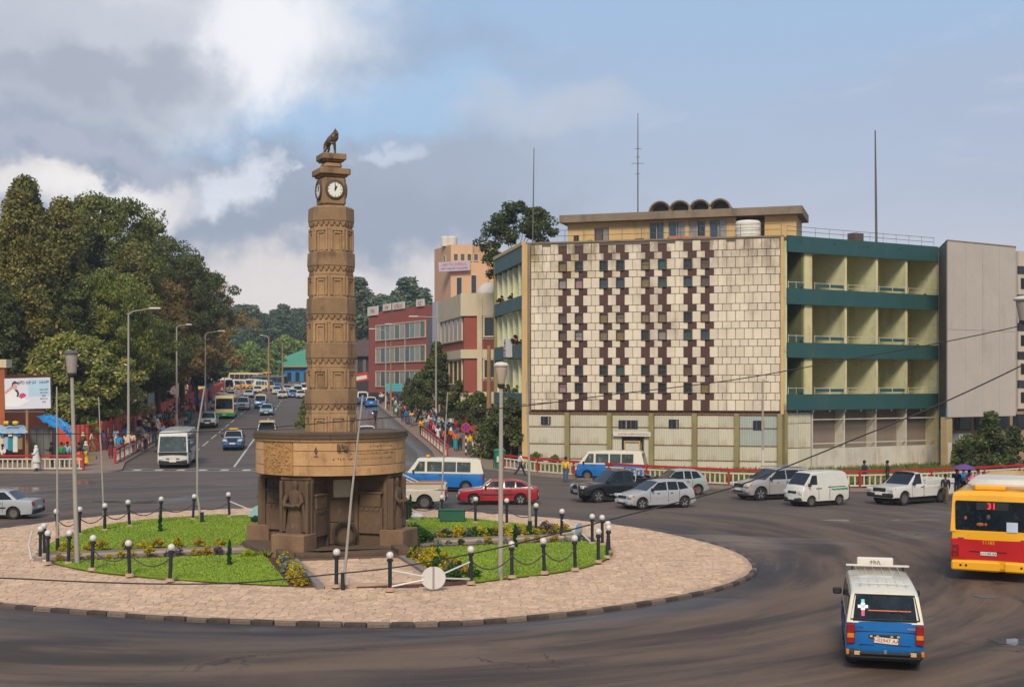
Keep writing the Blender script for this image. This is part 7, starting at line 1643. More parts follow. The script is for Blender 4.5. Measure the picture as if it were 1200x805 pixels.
def pose_joints(kind):
    """x forward, y left, z up; 1.70 m tall"""
    P_ = dict(pel=(0, 0, .94), waist=(0, 0, 1.06), chest=(.0, 0, 1.28), nb=(.0, 0, 1.43), neck=(.01, 0, 1.50), h1=(.025, 0, 1.56), h2=(.02, 0, 1.62))
    P_['hd'] = (.02, 0, 1.66)
    def leg(s, hipa, knee):
        y = .095*s; h = Vector((0, y, .90)); k = h+Vector((math.sin(hipa), 0, -math.cos(hipa)))*.43; a = k+Vector((math.sin(hipa-knee), 0, -math.cos(hipa-knee)))*.42
        return h, k, a, a+Vector((.13, 0.01*s, -.04)), a+Vector((-.05, 0, -.03))
    def arm(s, sh, el, out=.12):
        y = .185*s; h = Vector((-.01, y, 1.39)); k = h+Vector((math.sin(sh), s*out, -math.cos(sh)))*.27; a = k+Vector((math.sin(sh+el), s*(-.05), -math.cos(sh+el)))*.25
        return h, k, a, a+Vector((math.sin(sh+el), 0, -math.cos(sh+el)))*.07
    K = dict(stand=((.03, .03), (-.03, .03), (.05, .15), (-.03, .2)), walk=((.42, .08), (-.35, .35), (-.40, .25), (.38, .45)), walk2=((-.30, .45), (.36, .05), (.35, .4), (-.35, .25)), hold=((.05, .05), (-.08, .05), (.35, 1.5), (.30, 1.4)), lean=((.2, .1), (-.15, .1), (.5, .9), (.1, .3)), sit=((1.45, 1.5), (1.4, 1.45), (.5, .9), (.4, .8)))[kind]
    L = leg(1, *K[0]), leg(-1, *K[1]); A = arm(1, *K[2]), arm(-1, *K[3]); return P_, L, A
PM_ = {}
def person_meshes(kind):
    if kind in PM_: return PM_[kind]
    P_, L, A = pose_joints(kind)
    vs = [P_[k] for k in ('pel', 'waist', 'chest', 'nb', 'neck', 'h1', 'h2', 'hd')]; es = [(i, i+1) for i in range(7)]; rs = [(.13, .10), (.115, .09), (.135, .095), (.075, .065), .052, .075, .092, .07]
    for q, base in ((L[0], 0), (L[1], 0)):
        o = len(vs); vs += [tuple(v) for v in q]; es += [(base, o), (o, o+1), (o+1, o+2), (o+2, o+3), (o+2, o+4)]; rs += [.085, .06, .04, .03, .035]
    for q in A:
        o = len(vs); vs += [tuple(v) for v in q]; es += [(2, o), (o, o+1), (o+1, o+2), (o+2, o+3)]; rs += [.055, .042, .03, .03]
    ex = MB(); hd = Vector(P_['h2'])
    ex.ball(hd+Vector((.095, 0, -.01)), .018, 6, sq=(1, .7, 1.3))
    ex.box(hd+Vector((.085, 0, -.05)), (.012, .04, .01)); 
    for s in (-1, 1): ex.ball(hd+Vector((0, s*.085, 0)), .022, 6, sq=(.6, .4, 1)); ex.ball(hd+Vector((.082, s*.03, .012)), .009, 5)
    for q in A:
        d = (q[3]-q[2]).normalized(); side = Vector((0, 1, 0)).cross(d).normalized()
        for i in range(4): o_ = side*(.022*(i-1.5)); ex.tube([q[3]+o_-d*.01, q[3]+o_*1.1+d*.035, q[3]+o_*1.1+d*(.06 if i in (1, 2) else .05)+Vector((0, -.012 if q[3].y > 0 else .012, 0))], [.010, .009, .007], 5)
        ex.tube([q[2]+side*.03+d*.02, q[3]+side*.05+d*.01, q[3]+side*.055+d*.03], [.012, .010, .008], 5)
    body = skin_mesh('body', vs, es, rs, SKIN[0], 1, ex)
    def sub(parts, grow, name):
        v = []; e = []; r = []
        for chain, rr_, conn in parts:
            o = len(v); v += [tuple(c) for c in chain]; e += [(o+i, o+i+1) for i in range(len(chain)-1)]; r += rr_
            if conn is not None: e.append((conn, o))
        return skin_mesh(name, v, e, [tuple(q+grow for q in (x if isinstance(x, tuple) else (x, x))) for x in r], SKIN[0], 1)
    tor = [Vector(P_['pel'])+Vector((0, 0, -.04)), P_['waist'], P_['chest'], Vector(P_['nb'])+Vector((0, 0, -.01))]
    shirt = sub([(tor, [(.145, .11), (.125, .10), (.14, .10), (.08, .07)], None)]+[([q[0], q[1], q[1]+(q[2]-q[1])*.85], [.062, .05, .04], 2) for q in A], .014, 'top')
    trou = sub([([Vector(P_['waist'])+Vector((0, 0, -.02)), P_['pel'], Vector(P_['pel'])+Vector((0, 0, -.05))], [(.12, .10), (.14, .11), (.12, .10)], None)]+[([q[0], q[1], q[2]], [.09, .068, .05], 2) for q in L], .014, 'trousers')
    # skirt / robe as lofted rings hanging from the waist
    def loft(z1, z0, r1, r0, nm, flare=0):
        b = MB(); n = 16; vs = []; m = 6; cx1 = 0; dx = max(L[0][2].x, L[1][2].x); mn = min(L[0][2].x, L[1][2].x)
        for j in range(m):
            t = j/(m-1); z = z1+(z0-z1)*t; r = r1+(r0-r1)*t; ext = (dx-mn)/2*t*.8; c = (dx+mn)/2*t
            for i in range(n): a = 2*PI*i/n; f = 1+.06*math.sin(5*a)*t; vs.append((c+(r*.85+ext)*f*math.cos(a), r*f*math.sin(a), z))
        b.add(vs, [(j*n+i, j*n+(i+1) % n, (j+1)*n+(i+1) % n, (j+1)*n+i) for j in range(m-1) for i in range(n)]+[tuple(range(n)), tuple(range((m-1)*n, m*n))[::-1]]); return b.mesh(nm, SKIN[0], 60)
    skirt = loft(1.08, .22, .14, .215, 'skirt'); sh = loft(1.46, .62, .17, .27, 'shawl')
    hb = MB(); c = Vector(P_['h2']); hb.ball(c+Vector((-.018, 0, .022)), .112, 12, sq=(1, .92, .95)); hair = hb.mesh('hair', M_HAIR, 60)
    sb = MB(); sb.ball(c+Vector((-.03, 0, .01)), .125, 12, sq=(1, .95, 1.05)); sb.tube([c+Vector((-.04, 0, -.05)), c+Vector((-.04, 0, -.18))], [.11, .17], 10); scarf = sb.mesh('headscarf', M_HAIR, 60)
    bb = MB(); bb.rbox((-.17, 0, 1.22), (.14, .28, .40), .04); bag = bb.mesh('backpack', M_HAIR, 40)
    ub = MB(); ub.tube([Vector(A[0][3]), (A[0][3].x+.02, A[0][3].y-.1, 2.0)], .012, 5); ub.lathe([(.62, 1.86), (.45, 2.0), (.22, 2.09), (.001, 2.12)], 10, c=(A[0][3].x, .02, 0)); umb = ub.mesh('umbrella', M_HAIR, 30)
    PM_[kind] = dict(body=body, top=shirt, trousers=trou, skirt=skirt, shawl=sh, hair=hair, headscarf=scarf, backpack=bag, umbrella=umb); return PM_[kind]
def slot(o, m): o.material_slots[0].link = 'OBJECT'; o.material_slots[0].material = m; return o
PN = [0]
def person(pos, hd, kind, top, low, lowc, label, hair='hair', hairc=None, bag=None, shawl=None, umb=None, s=1.0, group=None):
    pm = person_meshes(kind); PN[0] += 1
    z = pos[2] if len(pos) > 2 else gz(pos[0], pos[1]); o = thing('person', label, 'person', (pos[0], pos[1], z), R(hd), group); o.scale = (s, s, s)
    slot(link('body', pm['body'], o), SKIN[PN[0] % 3]); slot(link('top', pm['top'], o), CL[top])
    slot(link(low, pm[low], o), CL[lowc]); slot(link(hair, pm[hair], o), CL[hairc] if hairc else M_HAIR)
    if bag: slot(link('backpack', pm['backpack'], o), CL[bag])
    if shawl: slot(link('shawl', pm['shawl'], o), CL[shawl])
    return o
def pp(px, py, dz=.13): g = G(px, py, dz); return (g.x, g.y, g.z)
# ones that can be told apart
person(pp(663, 565.5, 0), 80, 'stand', 'yellow', 'trousers', 'denim', 'person in yellow and blue jacket standing at the front of the parked minibus taxi', s=.98, bag=None)
person(pp(842, 558, .0) if False else pp(610, 558, .0), 5, 'walk', 'white', 'trousers', 'navy', 'person in white shirt and dark jeans walking past the east rail', hair='hair')
person(pp(565, 527), 95, 'stand', 'bright blue', 'trousers', 'navy', 'person in bright blue top standing under the street tree trunk')
person(pp(130, 537), 100, 'stand', 'black', 'skirt', 'maroon', 'person in black top and long maroon skirt by the west rail', s=.98)
person(pp(139.5, 534), 100, 'stand', 'bright blue', 'trousers', 'grey', 'person in puffy bright blue jacket beside the maroon skirt')
person(pp(148, 532), 80, 'hold', 'cream', 'trousers', 'peach', 'person in cream top near the green box')
person(pp(155, 531), 95, 'stand', 'cream', 'trousers', 'brown', 'person in cream jacket and brown trousers behind the west railing')
person(pp(164, 529), 20, 'lean', 'black', 'trousers', 'grey', 'person in black bending at the west railing')
person(pp(171, 528), 95, 'lean', 'grey', 'trousers', 'black', 'person in grey jacket leaning on the west railing')
person(pp(166, 521), 60, 'stand', 'grey', 'trousers', 'khaki', 'person in grey and khaki by the red fence')
person(pp(174.5, 519), 100, 'walk', 'blue', 'trousers', 'navy', 'person in blue jacket with yellow headscarf near the red fence', 'headscarf', 'yellow', bag='navy')
person(pp(181, 519), 95, 'walk2', 'black', 'trousers', 'denim', 'person in black top and jeans walking up beside the fence')
person(pp(185, 512), 95, 'stand', 'cream', 'skirt', 'cream', 'person in long cream robe and white cap by the red fence', 'headscarf', 'white')
person(pp(190, 518), 275, 'walk', 'pale blue', 'trousers', 'grey', 'person in pale blue shirt with red headscarf behind the white midibus', 'headscarf', 'red')
person(pp(198, 509), 90, 'stand', 'red', 'trousers', 'black', 'person in red and black by the end of the railing')
person(pp(203, 508), 95, 'walk', 'orange', 'trousers', 'black', 'person in bright orange top walking near the stalls')
person(pp(194, 511), 275, 'stand', 'black', 'skirt', 'maroon', 'person in black with maroon skirt near the stalls')
person(pp(42, 552), 200, 'hold', 'white', 'skirt', 'white', 'person wrapped in a white shawl behind the west guard rail', 'headscarf', 'white', shawl='white')
person(pp(72, 547), 90, 'stand', 'green', 'trousers', 'black', 'person in green and white top under the blue tarpaulin')
person(pp(79, 546), 120, 'stand', 'pale blue', 'trousers', 'grey', 'person in pale blue shirt under the edge of the tarpaulin')
person(pp(92.5, 547), 60, 'hold', 'black', 'skirt', 'orange', 'person in black top and orange skirt beside the tarpaulin')
person(pp(100.5, 546), 250, 'stand', 'grey', 'skirt', 'yellow', 'person in grey and yellow with pale headscarf at the rail end', 'headscarf', 'cream')
person(pp(60, 547), 180, 'hold', 'black', 'trousers', 'black', 'person all in black in the shade of the tarpaulin')
person(pp(3, 550), 270, 'sit', 'white', 'trousers', 'navy', 'person in white and navy by the striped stall roof')
person(pp(548, 0) if False else pp(534, 528), 275, 'stand', 'orange', 'skirt', 'teal', 'person in orange top and turquoise skirt by the no stopping sign', 'headscarf', 'blue')
person(pp(539, 527), 100, 'stand', 'grey', 'trousers', 'black', 'person in grey behind the no stopping sign')
person(pp(526, 522), 95, 'walk', 'black', 'trousers', 'black', 'person in black next to the east avenue railing')
person(pp(518, 520), 95, 'stand', 'cream', 'trousers', 'black', 'person in cream jacket at the east avenue railing', bag='black')
person(pp(510, 516), 275, 'walk', 'pink', 'trousers', 'navy', 'person in pink top on the east pavement')
person(pp(494, 511), 95, 'walk', 'yellow', 'trousers', 'black', 'person with bright yellow top and black trousers walking up the east kerb')
person(pp(499.5, 508), 95, 'walk2', 'pale blue', 'trousers', 'grey', 'person in pale blue top beside the yellow one')
person(pp(478, 497.5), 275, 'stand', 'blue', 'skirt', 'denim', 'person in blue long dress coming down the east kerb')
person(pp(472.5, 491), 95, 'walk', 'white', 'trousers', 'black', 'person in white shirt beside the green bin on the east kerb')
person(pp(585, 533), 200, 'stand', 'yellow', 'trousers', 'khaki', 'person in yellow beside the trunk near the green bin')
person(pp(590, 531), 250, 'sit', 'pale blue', 'trousers', 'maroon', 'person in pale blue sitting by the green bin')
person(pp(1108, 590, 0), 250, 'walk', 'black', 'trousers', 'brown', 'person carrying a white bundle behind the white pickup', bag='white', s=.92)
person(pp(1121, 585, 0), 250, 'stand', 'navy', 'trousers', 'navy', 'person in dark suit standing between pickup and bus')
person(pp(1129, 584, 0), 70, 'stand', 'bright blue', 'trousers', 'black', 'person in bright blue under the purple umbrella')
p_ = person(pp(1136, 586, 0), 200, 'hold', 'pink', 'skirt', 'black', 'person in pink holding the purple umbrella')
person(pp(1146, 585, 0), 300, 'stand', 'pink', 'trousers', 'white', 'person in pale pink top beside the umbrella holder')
person(pp(1013, 571), 200, 'stand', 'navy', 'trousers', 'black', 'person in navy behind the rail before the white pickup', s=.95)
person(pp(1040, 571), 160, 'stand', 'black', 'trousers', 'black', 'person in black half hidden behind the white pickup cab', s=.95)
o = link('umbrella', person_meshes('hold')['umbrella'], None, Vector(pp(1136, 586, 0))-Vector((0, 0, .12)), R(200)); slot(o, CL['purple']); tag(o, 'open purple umbrella held up near the back of the city bus', 'umbrella')
# the crowd further up, both pavements
used = set(); rc_ = random.Random(77); TOPS = list(CL); LOWC = ['black', 'navy', 'grey', 'denim', 'brown', 'khaki', 'white', 'maroon']
def crowd(n, xf, y0, y1, side, w):
    for i in range(n):
        Y = y0+(y1-y0)*((i+rc_.random())/n); x = xf(Y)+rc_.uniform(*w)
        for _ in range(60):
            top = rc_.choice(TOPS); low = rc_.choice(['trousers', 'trousers', 'skirt']); lc = rc_.choice(LOWC); lab = f'person in {top} top and {lc} {low}, {side}'
            if lab not in used: break
        used.add(lab); person((x, Y, gz(x, Y)+.13), rc_.choice([AWAY, AWAY, TOW, TOW, 10, 200])+rc_.uniform(-20, 20), rc_.choice(['walk', 'walk2', 'stand', 'hold']), top, low, lc, lab, 'headscarf' if low == 'skirt' and rc_.random() < .5 else 'hair', rc_.choice(['white', 'cream', 'red', 'black']) if low == 'skirt' else None, s=rc_.uniform(.92, 1.04))
person_meshes('hold')
crowd(46, LK, 126, 172, 'by the stalls west of the avenue', (-4.6, -.6))
crowd(22, LK, 100, 128, 'between fence and west railing', (-4.6, -1.2))
crowd(18, LK, 175, 250, 'far up the west pavement', (-5, -.6))
crowd(56, RK, 126, 205, 'on the east pavement up the avenue', (.4, 4.2))
crowd(26, RK, 104, 128, 'beside the east avenue railing', (.9, 3.8))

# ------------------------------------------------------------------ fences, rails, posts
M_RAILR = mat('rail_red', (168, 28, 30), .6, .12, 2, .02, spots=.4, spotcol=(110, 40, 34), obr=.05); M_RAILW = mat('rail_white', (196, 186, 166), .7, .12, 2, .02, spots=.5, spotcol=(142, 116, 88)); M_FENR = mat('fence_red', (206, 84, 68), .7, .12, .8, .03, streak=.4, stain=(176, 112, 98), stscale=1.4, obr=.1)
def along(pts, step):
    out = []; d = 0
    for a, b_ in zip(pts[:-1], pts[1:]):
        a, b_ = Vector(a), Vector(b_); L = (b_-a).length; k = max(1, round(L/step))
        out += [(a+(b_-a)*i/k, (b_-a).normalized()) for i in range(k)]
    out.append((Vector(pts[-1]), (Vector(pts[-1])-Vector(pts[-2])).normalized())); return out
def guard_rail(label, pts, dz=.13, H=1.05, bay=3.3, pick=.32, white_post=False):
    o = thing('guard_rail', label, 'railing', (pts[0][0], pts[0][1], 0)); org = Vector((pts[0][0], pts[0][1], 0)); st = along(pts, bay)
    q = MB(); q.rbox((0, 0, H/2-.1), (.13, .13, H+.2), .01); pm = q.mesh('post', M_RAILR, 0)
    q = MB(); q.box((0, 0, .42), (.09, .06, .62)); km = q.mesh('picket', M_RAILW, 0)
    for i, (p, d) in enumerate(st):
        z = gz(p.x, p.y)+dz; link('post', pm, o, Vector((p.x, p.y, z))-org, math.atan2(d.y, d.x))
        if i < len(st)-1:
            n, _ = st[i+1]; z2 = gz(n.x, n.y)+dz; A = Vector((p.x, p.y, z)); B = Vector((n.x, n.y, z2)); e = (B-A).normalized(); L = (B-A).length
            rot = math.atan2(B.y-A.y, B.x-A.x); sl__ = math.atan2(B.z-A.z, (B-A).xy.length)
            def bar(name, zz, h, m, w=.1):
                bb = MB(); bb.box((0, 0, 0), (L-.14, w, h)); bb.build(name, m, o, 0, M=Matrix.Translation((A+B)/2-org+Vector((0, 0, zz))) @ Matrix.Rotation(rot, 4, 'Z') @ Matrix.Rotation(-sl__, 4, 'Y'))
            bar('top_rail', H-.06, .13, M_RAILR, .12); bar('white_bar', .77, .09, M_RAILW); bar('white_bar', .14, .09, M_RAILW)
            k = int((L-.2)/pick)
            for j in range(k): u = .1+(L-.2)*(j+.5)/k; c = A+e*u; link('picket', km, o, c-org, rot)
    return o
guard_rail('red and white guard rail curving along the east pavement behind the cars', [(-.6, 91.6), (4.2, 87.2), (8.7, 82.6), (13.4, 79.1), (17.1, 77.7), (21, 77.3), (25.8, 78.8), (30, 81.4), (36, 85.2), (44, 90)], bay=3.0, pick=.34)
guard_rail('red and white guard rail on the west pavement before the stalls', [(-48, 86.4), (-28.9, 86.3)], bay=3.3)
guard_rail('sloping red and white railing along the west side of the avenue', [(LK(Y)-.5, Y) for Y in (91.5, 100, 108, 116)], bay=2.1, pick=.5)
guard_rail('sloping red and white railing along the east side of the avenue', [(RK(Y)+.6, Y) for Y in (97.5, 106, 114, 122)], bay=2.6, pick=.5)
guard_rail('short white railing by the parked white pickup up the avenue', [(LK(Y)-.5, Y) for Y in (124, 134, 143)], bay=2.1, pick=.6)
fe = thing('red_fence', 'long red sheet metal fence climbing along the west side of the avenue', 'fence', (-60, 101.5, 0)); fo = Vector((-60, 101.5, 0))
fp_ = [(-60, 101.5), (-34.6, 101.2)]+[(LF(Y), Y) for Y in (104, 130, 160, 190, 220, 250)]
st = along(fp_, 2.4)
for i in range(len(st)-1):
    p, d = st[i]; n, _ = st[i+1]; A = Vector((p.x, p.y, gz(p.x, p.y)+.1)); B = Vector((n.x, n.y, gz(n.x, n.y)+.1)); L = (B-A).xy.length; h = 2.25+rnd.uniform(-.06, .06); dz_ = B.z-A.z
    b = MB(); k = 12; vs = []
    for j in range(k+1):
        t = j/k; y = .03 if j % 2 else -.03; vs += [(L*t, y, dz_*t-.1), (L*t, y, dz_*t+h), (L*t, y+.02, dz_*t-.1), (L*t, y+.02, dz_*t+h)]
    fs = []
    for j in range(k): o_ = 4*j; fs += [(o_, o_+4, o_+5, o_+1), (o_+2, o_+3, o_+7, o_+6), (o_+1, o_+5, o_+7, o_+3)]
    b.add(vs, fs); b.build('fence_panel', M_FENR, fe, 0, M=Matrix.Translation(A-fo) @ Matrix.Rotation(math.atan2(d.y, d.x), 4, 'Z'))
    b = MB(); b.box((0, 0, 1.15), (.1, .1, 2.5)); b.build('fence_post', M_FENR, fe, 0, M=Matrix.Translation(A-fo))
# poster scraps on the fence
for k, (Y, w_) in enumerate(((102.9, .8), (106.6, .9), (109.4, .5), (118, .6), (131, .6))):
    b = MB(); b.box((0, 0, 0), (.02, w_, .7 if k % 2 else 1.0)); o = b.build('faded_poster', M_RAILW, fe, 0, M=Matrix.Translation(Vector((LF(Y)+.11, Y, gz(LF(Y), Y)+1.4))-fo) @ Matrix.Rotation(R(8.7), 4, 'Z'))

M_POLE = mat('galvanised_pole', (160, 152, 142), .55, .12, 1, .02, metal=.1, streak=.4, stain=(128, 104, 80)); M_POLEW = mat('whitewash', (200, 192, 180), .8, .1, 2, .02, spots=.5, spotcol=(140, 124, 106)); M_WOODP = mat('wood_pole', (150, 116, 80), .85, .15, 1, .08)
def street_lamp(px, yb, ytop, pxarm, yarm, label, group=None, r=.09, white=True, wood=False):
    g = G(px, yb, .1); Y = g.y; zt = EYE+(HZ-ytop)*Y/FPX-g.z; dx = (pxarm-px)*Y/FPX; dzz = (ytop-yarm)*Y/FPX
    o = thing('street_lamp', label, 'street lamp', g, 0, group)
    b = MB(); b.tube([(0, 0, 0), (0, 0, zt*.5), (0, 0, zt)], [r*1.3, r, r*.75], 8); b.build('pole', M_WOODP if wood else M_POLE, o)
    if dx:
        b = MB(); b.tube([(0, 0, zt-.05), (dx*.15, 0, zt+dzz*.5), (dx*.75, 0, zt+dzz)], [r*.6, r*.5, r*.45], 6); b.build('arm', M_POLE, o)
        s_ = 1 if dx > 0 else -1; b = MB(); b.rbox((dx*.85, 0, zt+dzz), (abs(dx)*.34+.1, .26, .14), .05); b.build('lamp_head', M_SIGNW, o, 30)
    if white: b = MB(); b.tube([(0, 0, .1), (0, 0, 1.9)], r*1.35, 8); b.build('whitewashed_foot', M_POLEW, o)
    return o
street_lamp(150.5, 535, 368, 187, 361.5, 'tall curved arm street lamp rising over the west railing')
street_lamp(207, 508, 383, 224, 380.5, 'street lamp with short arm at the stalls on the west side')
street_lamp(240.5, 490, 392, 263, 388, 'third curved street lamp of the west side, before the brown trees')
street_lamp(250.5, 478, 430, 250.5, 430, 'bare white lamp post beside the yellow bus', r=.08)
street_lamp(263, 470, 423, 263, 423, 'thin bare post behind the far yellow bus', r=.06, white=False)
street_lamp(315, 462, 396, 305, 393, 'wooden street lamp post beyond the far vans', wood=True, white=False, r=.16)
street_lamp(331, 466, 402, 331, 402, 'plain wooden pole in front of the blue house', wood=True, white=False, r=.12)
street_lamp(511, 500, 372, 480, 371, 'slim street lamp over the east pavement trees', r=.09)
street_lamp(474.5, 486, 382, 452, 380, 'street lamp with its arm before the red block windows', r=.08)
street_lamp(452, 480, 388, 433, 385.5, 'farthest street lamp before the red block corner', r=.08)
street_lamp(458, 482, 400, 458, 400, 'plain wooden pole before the red block', wood=True, white=False, r=.10)
street_lamp(894, 560, 445, 899.5, 446, 'short street light with dark head before the corrugated wall', r=.07)
street_lamp(573, 520, 405, 573, 405, 'dark tree like wooden pole beside the tiled block', r=.22, white=False, wood=True)
def lantern(px, yb, yt, yl, wt, wb, label, tilt=0, capm=None, bm=None, dish=False):
    g = G(px, yb, .17); k = g.y/FPX; z1 = EYE+(HZ-yl)*k-g.z; z2 = EYE+(HZ-yt)*k-g.z
    o = thing('lamp_post', label, 'street lamp', g); o.rotation_euler = (0, R(tilt), 0)
    b = MB(); b.tube([(0, 0, -.1), (0, 0, z1*.5), (0, 0, z1)], [.085, .075, .06], 10); b.build('pole', M_POLE, o)
    b = MB(); b.lathe([(.07, z1-.02), (wb*k, z1+.06), (wt*k, z2-.05), (wt*k, z2)], 20); b.build('lantern', bm or mat('lantern_dusty', (150, 142, 134), .5, .12, 2, .02, spots=.4, spotcol=(108, 98, 90)), o)
    b = MB(); b.lathe([(wt*k*1.2, z2), (wt*k*1.25, z2+.04), (wt*k*.8, z2+.12), (.001, z2+.14)], 20); b.build('cap', capm or M_IRON, o)
    b = MB(); b.lathe([(.09, z1-.08), (wb*k*1.05, z1-.02), (wb*k*1.05, z1+.06)], 16); b.build('collar', M_TRIM, o); return o
lantern(90.5, 661, 415, 439, 7, 5.2, 'tall lamp post with grey cylindrical lantern on the west lawn', -1.6)
lantern(586.5, 677, 429, 452, 7.2, 4.2, 'tall lamp post with pale flared lantern on the south east lawn', .2, M_SIGNW, mat('lantern_pale', (178, 160, 144), .5, .1, 2, .02))
o = lantern(1204, 700, 352, 378, 13, 9, 'lamp post at the very east side, only its lantern showing', 0, M_SIGNW)
def flagpole(pts, label, r=.035, m=M_POLE):
    g = G(*pts[0], .15); k = g.y/FPX; q = [((px-pts[0][0])*k, 0, EYE+(HZ-py)*k-g.z) for px, py in pts]; q[0] = (0, 0, -.1)
    b = MB(); b.tube(q, [r*1.4]+[r]*(len(q)-2)+[r*.8], 8); o = b.build('flagpole', m, None, loc=g); tag(o, label, 'flagpole'); b = MB(); b.tube([(0, 0, -.02), (0, 0, .5)], r*2, 8); b.build('sleeve', M_TRIM, o); return o
flagpole([(236.5, 613), (231, 578), (231.5, 505), (240, 452)], 'bent slim flagpole rising behind the north west lawn', .045)
flagpole([(67.5, 646), (67, 540), (66.5, 453)], 'thin straight flagpole at the west end of the garden', .035)
flagpole([(122.5, 622), (119, 540), (115.5, 465)], 'thin dark flagpole on the north side of the garden', .03)
flagpole([(402, 690), (412, 580), (425, 463)], 'slanting flagpole leaning across the drum of the monument', .035)
flagpole([(515, 610), (520, 540), (524.5, 459)], 'thin flagpole leaning over the minibus taxi roof', .03)
flagpole([(621, 624), (620, 540), (617.5, 447)], 'straight thin flagpole beside the red liftback', .045)
# bollards with white globes
M_POST = mat('bollard_navy', (30, 32, 42), .5, .15, 3, .03, spots=.3, spotcol=(60, 54, 50)); M_GLOBE = mat('globe_white', (204, 198, 192), .35, .06, 4, 0, spots=.3, spotcol=(160, 150, 142)); M_CHAIN = mat('chain_iron', (70, 62, 58), .6, .2, 6, .05)
FRONT = [(47, 655), (56, 661), (80, 661), (108, 668), (152, 675), (199, 681), (394, 688), (457, 692), (552, 684), (600, 677), (638, 672), (674, 668), (701, 659), (711, 653.5), (714, 647.5)]
BACK = [(52, 651), (68, 630), (93, 627), (123, 622), (152, 617), (188, 612.5), (226, 609), (269, 606), (477, 611), (517, 610), (557, 613), (594, 615), (628, 622), (658, 630), (694, 637.5), (706, 639)]
b = MB(); b.tube([(0, 0, -.05), (0, 0, .9)], .06, 10); pm = b.mesh('post', M_POST, 40); b = MB(); b.lathe([(.085, .88), (.1, .9), (.1, .95), (.06, .98)], 12); cm = b.mesh('collar', M_POST, 30); b = MB(); b.ball((0, 0, 1.075), .115, 14); gm = b.mesh('globe', M_GLOBE, 60); b = MB(); b.lathe([(.15, 0), (.13, .08), (.06, .1)], 10); fm = b.mesh('foot', M_MORTAR, 0)
BP = {}
for nm, lst in (('front', FRONT), ('back', BACK)):
    for i, (px, py) in enumerate(lst):
        g = G(px, py, .17); o = thing('globe_bollard', f'{ORD[i]} white globed bollard from the west along the {"south" if nm == "front" else "north"} edge of the garden', 'bollard', g, 0, 'globe bollards round the garden')
        o.rotation_euler = (rnd.uniform(-.03, .03), rnd.uniform(-.07, .09), rnd.uniform(0, 6)); link('post', pm, o); link('collar', cm, o); link('globe', gm, o); link('foot', fm, o)
        BP[nm, i] = g+Vector((0, 0, .72))
def chain(label, nodes, sag=.3):
    o = thing('chain', label, 'chain', nodes[0])
    for a, c in zip(nodes[:-1], nodes[1:]):
        b = MB(); n = 12; pts = [a+(c-a)*(i/n)-Vector((0, 0, 4*sag*(i/n)*(1-i/n)))-nodes[0] for i in range(n+1)]; b.tube(pts, .022, 5); b.build('chain_span', M_CHAIN, o)
chain('sagging iron chain hung from the bollards along the north west edge', [BP['back', i] for i in range(1, 8)])
chain('sagging chain on the bollards behind the red liftback lawn', [BP['back', i] for i in range(8, 13)], .25)
chain('iron chain between the bollards of the south east edge', [BP['front', i] for i in range(8, 12)], .35)
chain('low iron chain on the bollards of the south west edge', [BP['front', i] for i in range(3, 6)], .32)
# dish discs braced by white rods
def disc(p, r, hd, rods, label, m=None):
    o = thing('braced_disc', label, 'disc', p, R(hd))
    for s in (-1, 1):
        b = MB(); b.prism([(s*.03+s*r*abs(math.sin(PI*i/12)), 0, r*math.cos(PI*i/12)) for i in range(13)], (0, .05, 0)); b.build('half_disc', m or M_GLOBE, o, 0)
    b = MB(); b.tube([(0, .03, -r*1.05), (0, .03, r)], .03, 6); b.build('hub_post', M_POLE, o)
    inv = Matrix.Rotation(-R(hd), 4, 'Z')
    for q in rods: b = MB(); v = inv @ (Vector(q)-Vector(p)); b.tube([v*.25*0+v.normalized()*r*.9, v], .028, 6); b.build('rod', M_GLOBE, o)
g1, g2 = G(457, 692, .17), G(552, 684, .17); p = (G(508, 691, .17)+Vector((0, 0, .36)))
disc(p, .34, 8, [g1+Vector((0, 0, .62)), g1+Vector((0, 0, .12)), g2+Vector((0, 0, .7)), g2+Vector((0, 0, .15))], 'white split disc braced by four rods between two front bollards')
g1, g2 = G(658, 630, .17), G(694, 637.5, .17); p = (g1+g2)/2+Vector((.1, .1, .38)); disc(p, .33, 62, [g1+Vector((0, 0, .75)), g1+Vector((0, 0, .15)), g2+Vector((0, 0, .05))], 'white disc seen edge on between bollards at the north east corner', mat('disc_blue_white', (168, 182, 190), .5, .1, 2, 0))
g1 = G(269, 606, .17); p = G(304, 612, .17)+Vector((0, 0, .4)); disc(p, .36, 30, [g1+Vector((0, 0, .75)), g1+Vector((0, 0, .1))], 'pale cyan disc half hidden behind the west side of the monument', mat('disc_cyan', (150, 200, 196), .5, .08, 2, 0))
b = MB(); g1 = G(48, 655, .17)
for x in (-.35, 0): b.tube([(x, 0, 0), (x-.12, .1, .5), (x, .1, 1.0)], .035, 6)
b.tube([(-.35, 0, 0), (.35, -.2, -.05)], .035, 6); o = b.build('bent_white_rods', M_GLOBE, None, loc=g1); tag(o, 'bent white rods leaning at the west tip of the garden', 'rods')
b = MB(); b.rbox((0, 0, .27), (1.15, .5, .5), .03); o = b.build('green_box', mat('box_green', (30, 84, 62), .6, .15, 2, .03), None, 0, loc=G(530, 611, .2)); b = MB(); b.rbox((0, 0, .54), (1.22, .56, .06), .015); b.build('lid', MATS['box_green'], o, 0); tag(o, 'green metal box on the lawn behind the monument', 'box')
b = MB(); b.ball((0, 0, .12), .24, 8, sq=(1.3, 1, .7)); o = b.build('white_rock', M_GLOBE, None, 20, loc=G(489, 608, .2)); tag(o, 'small white rock on the lawn behind the monument', 'rock')
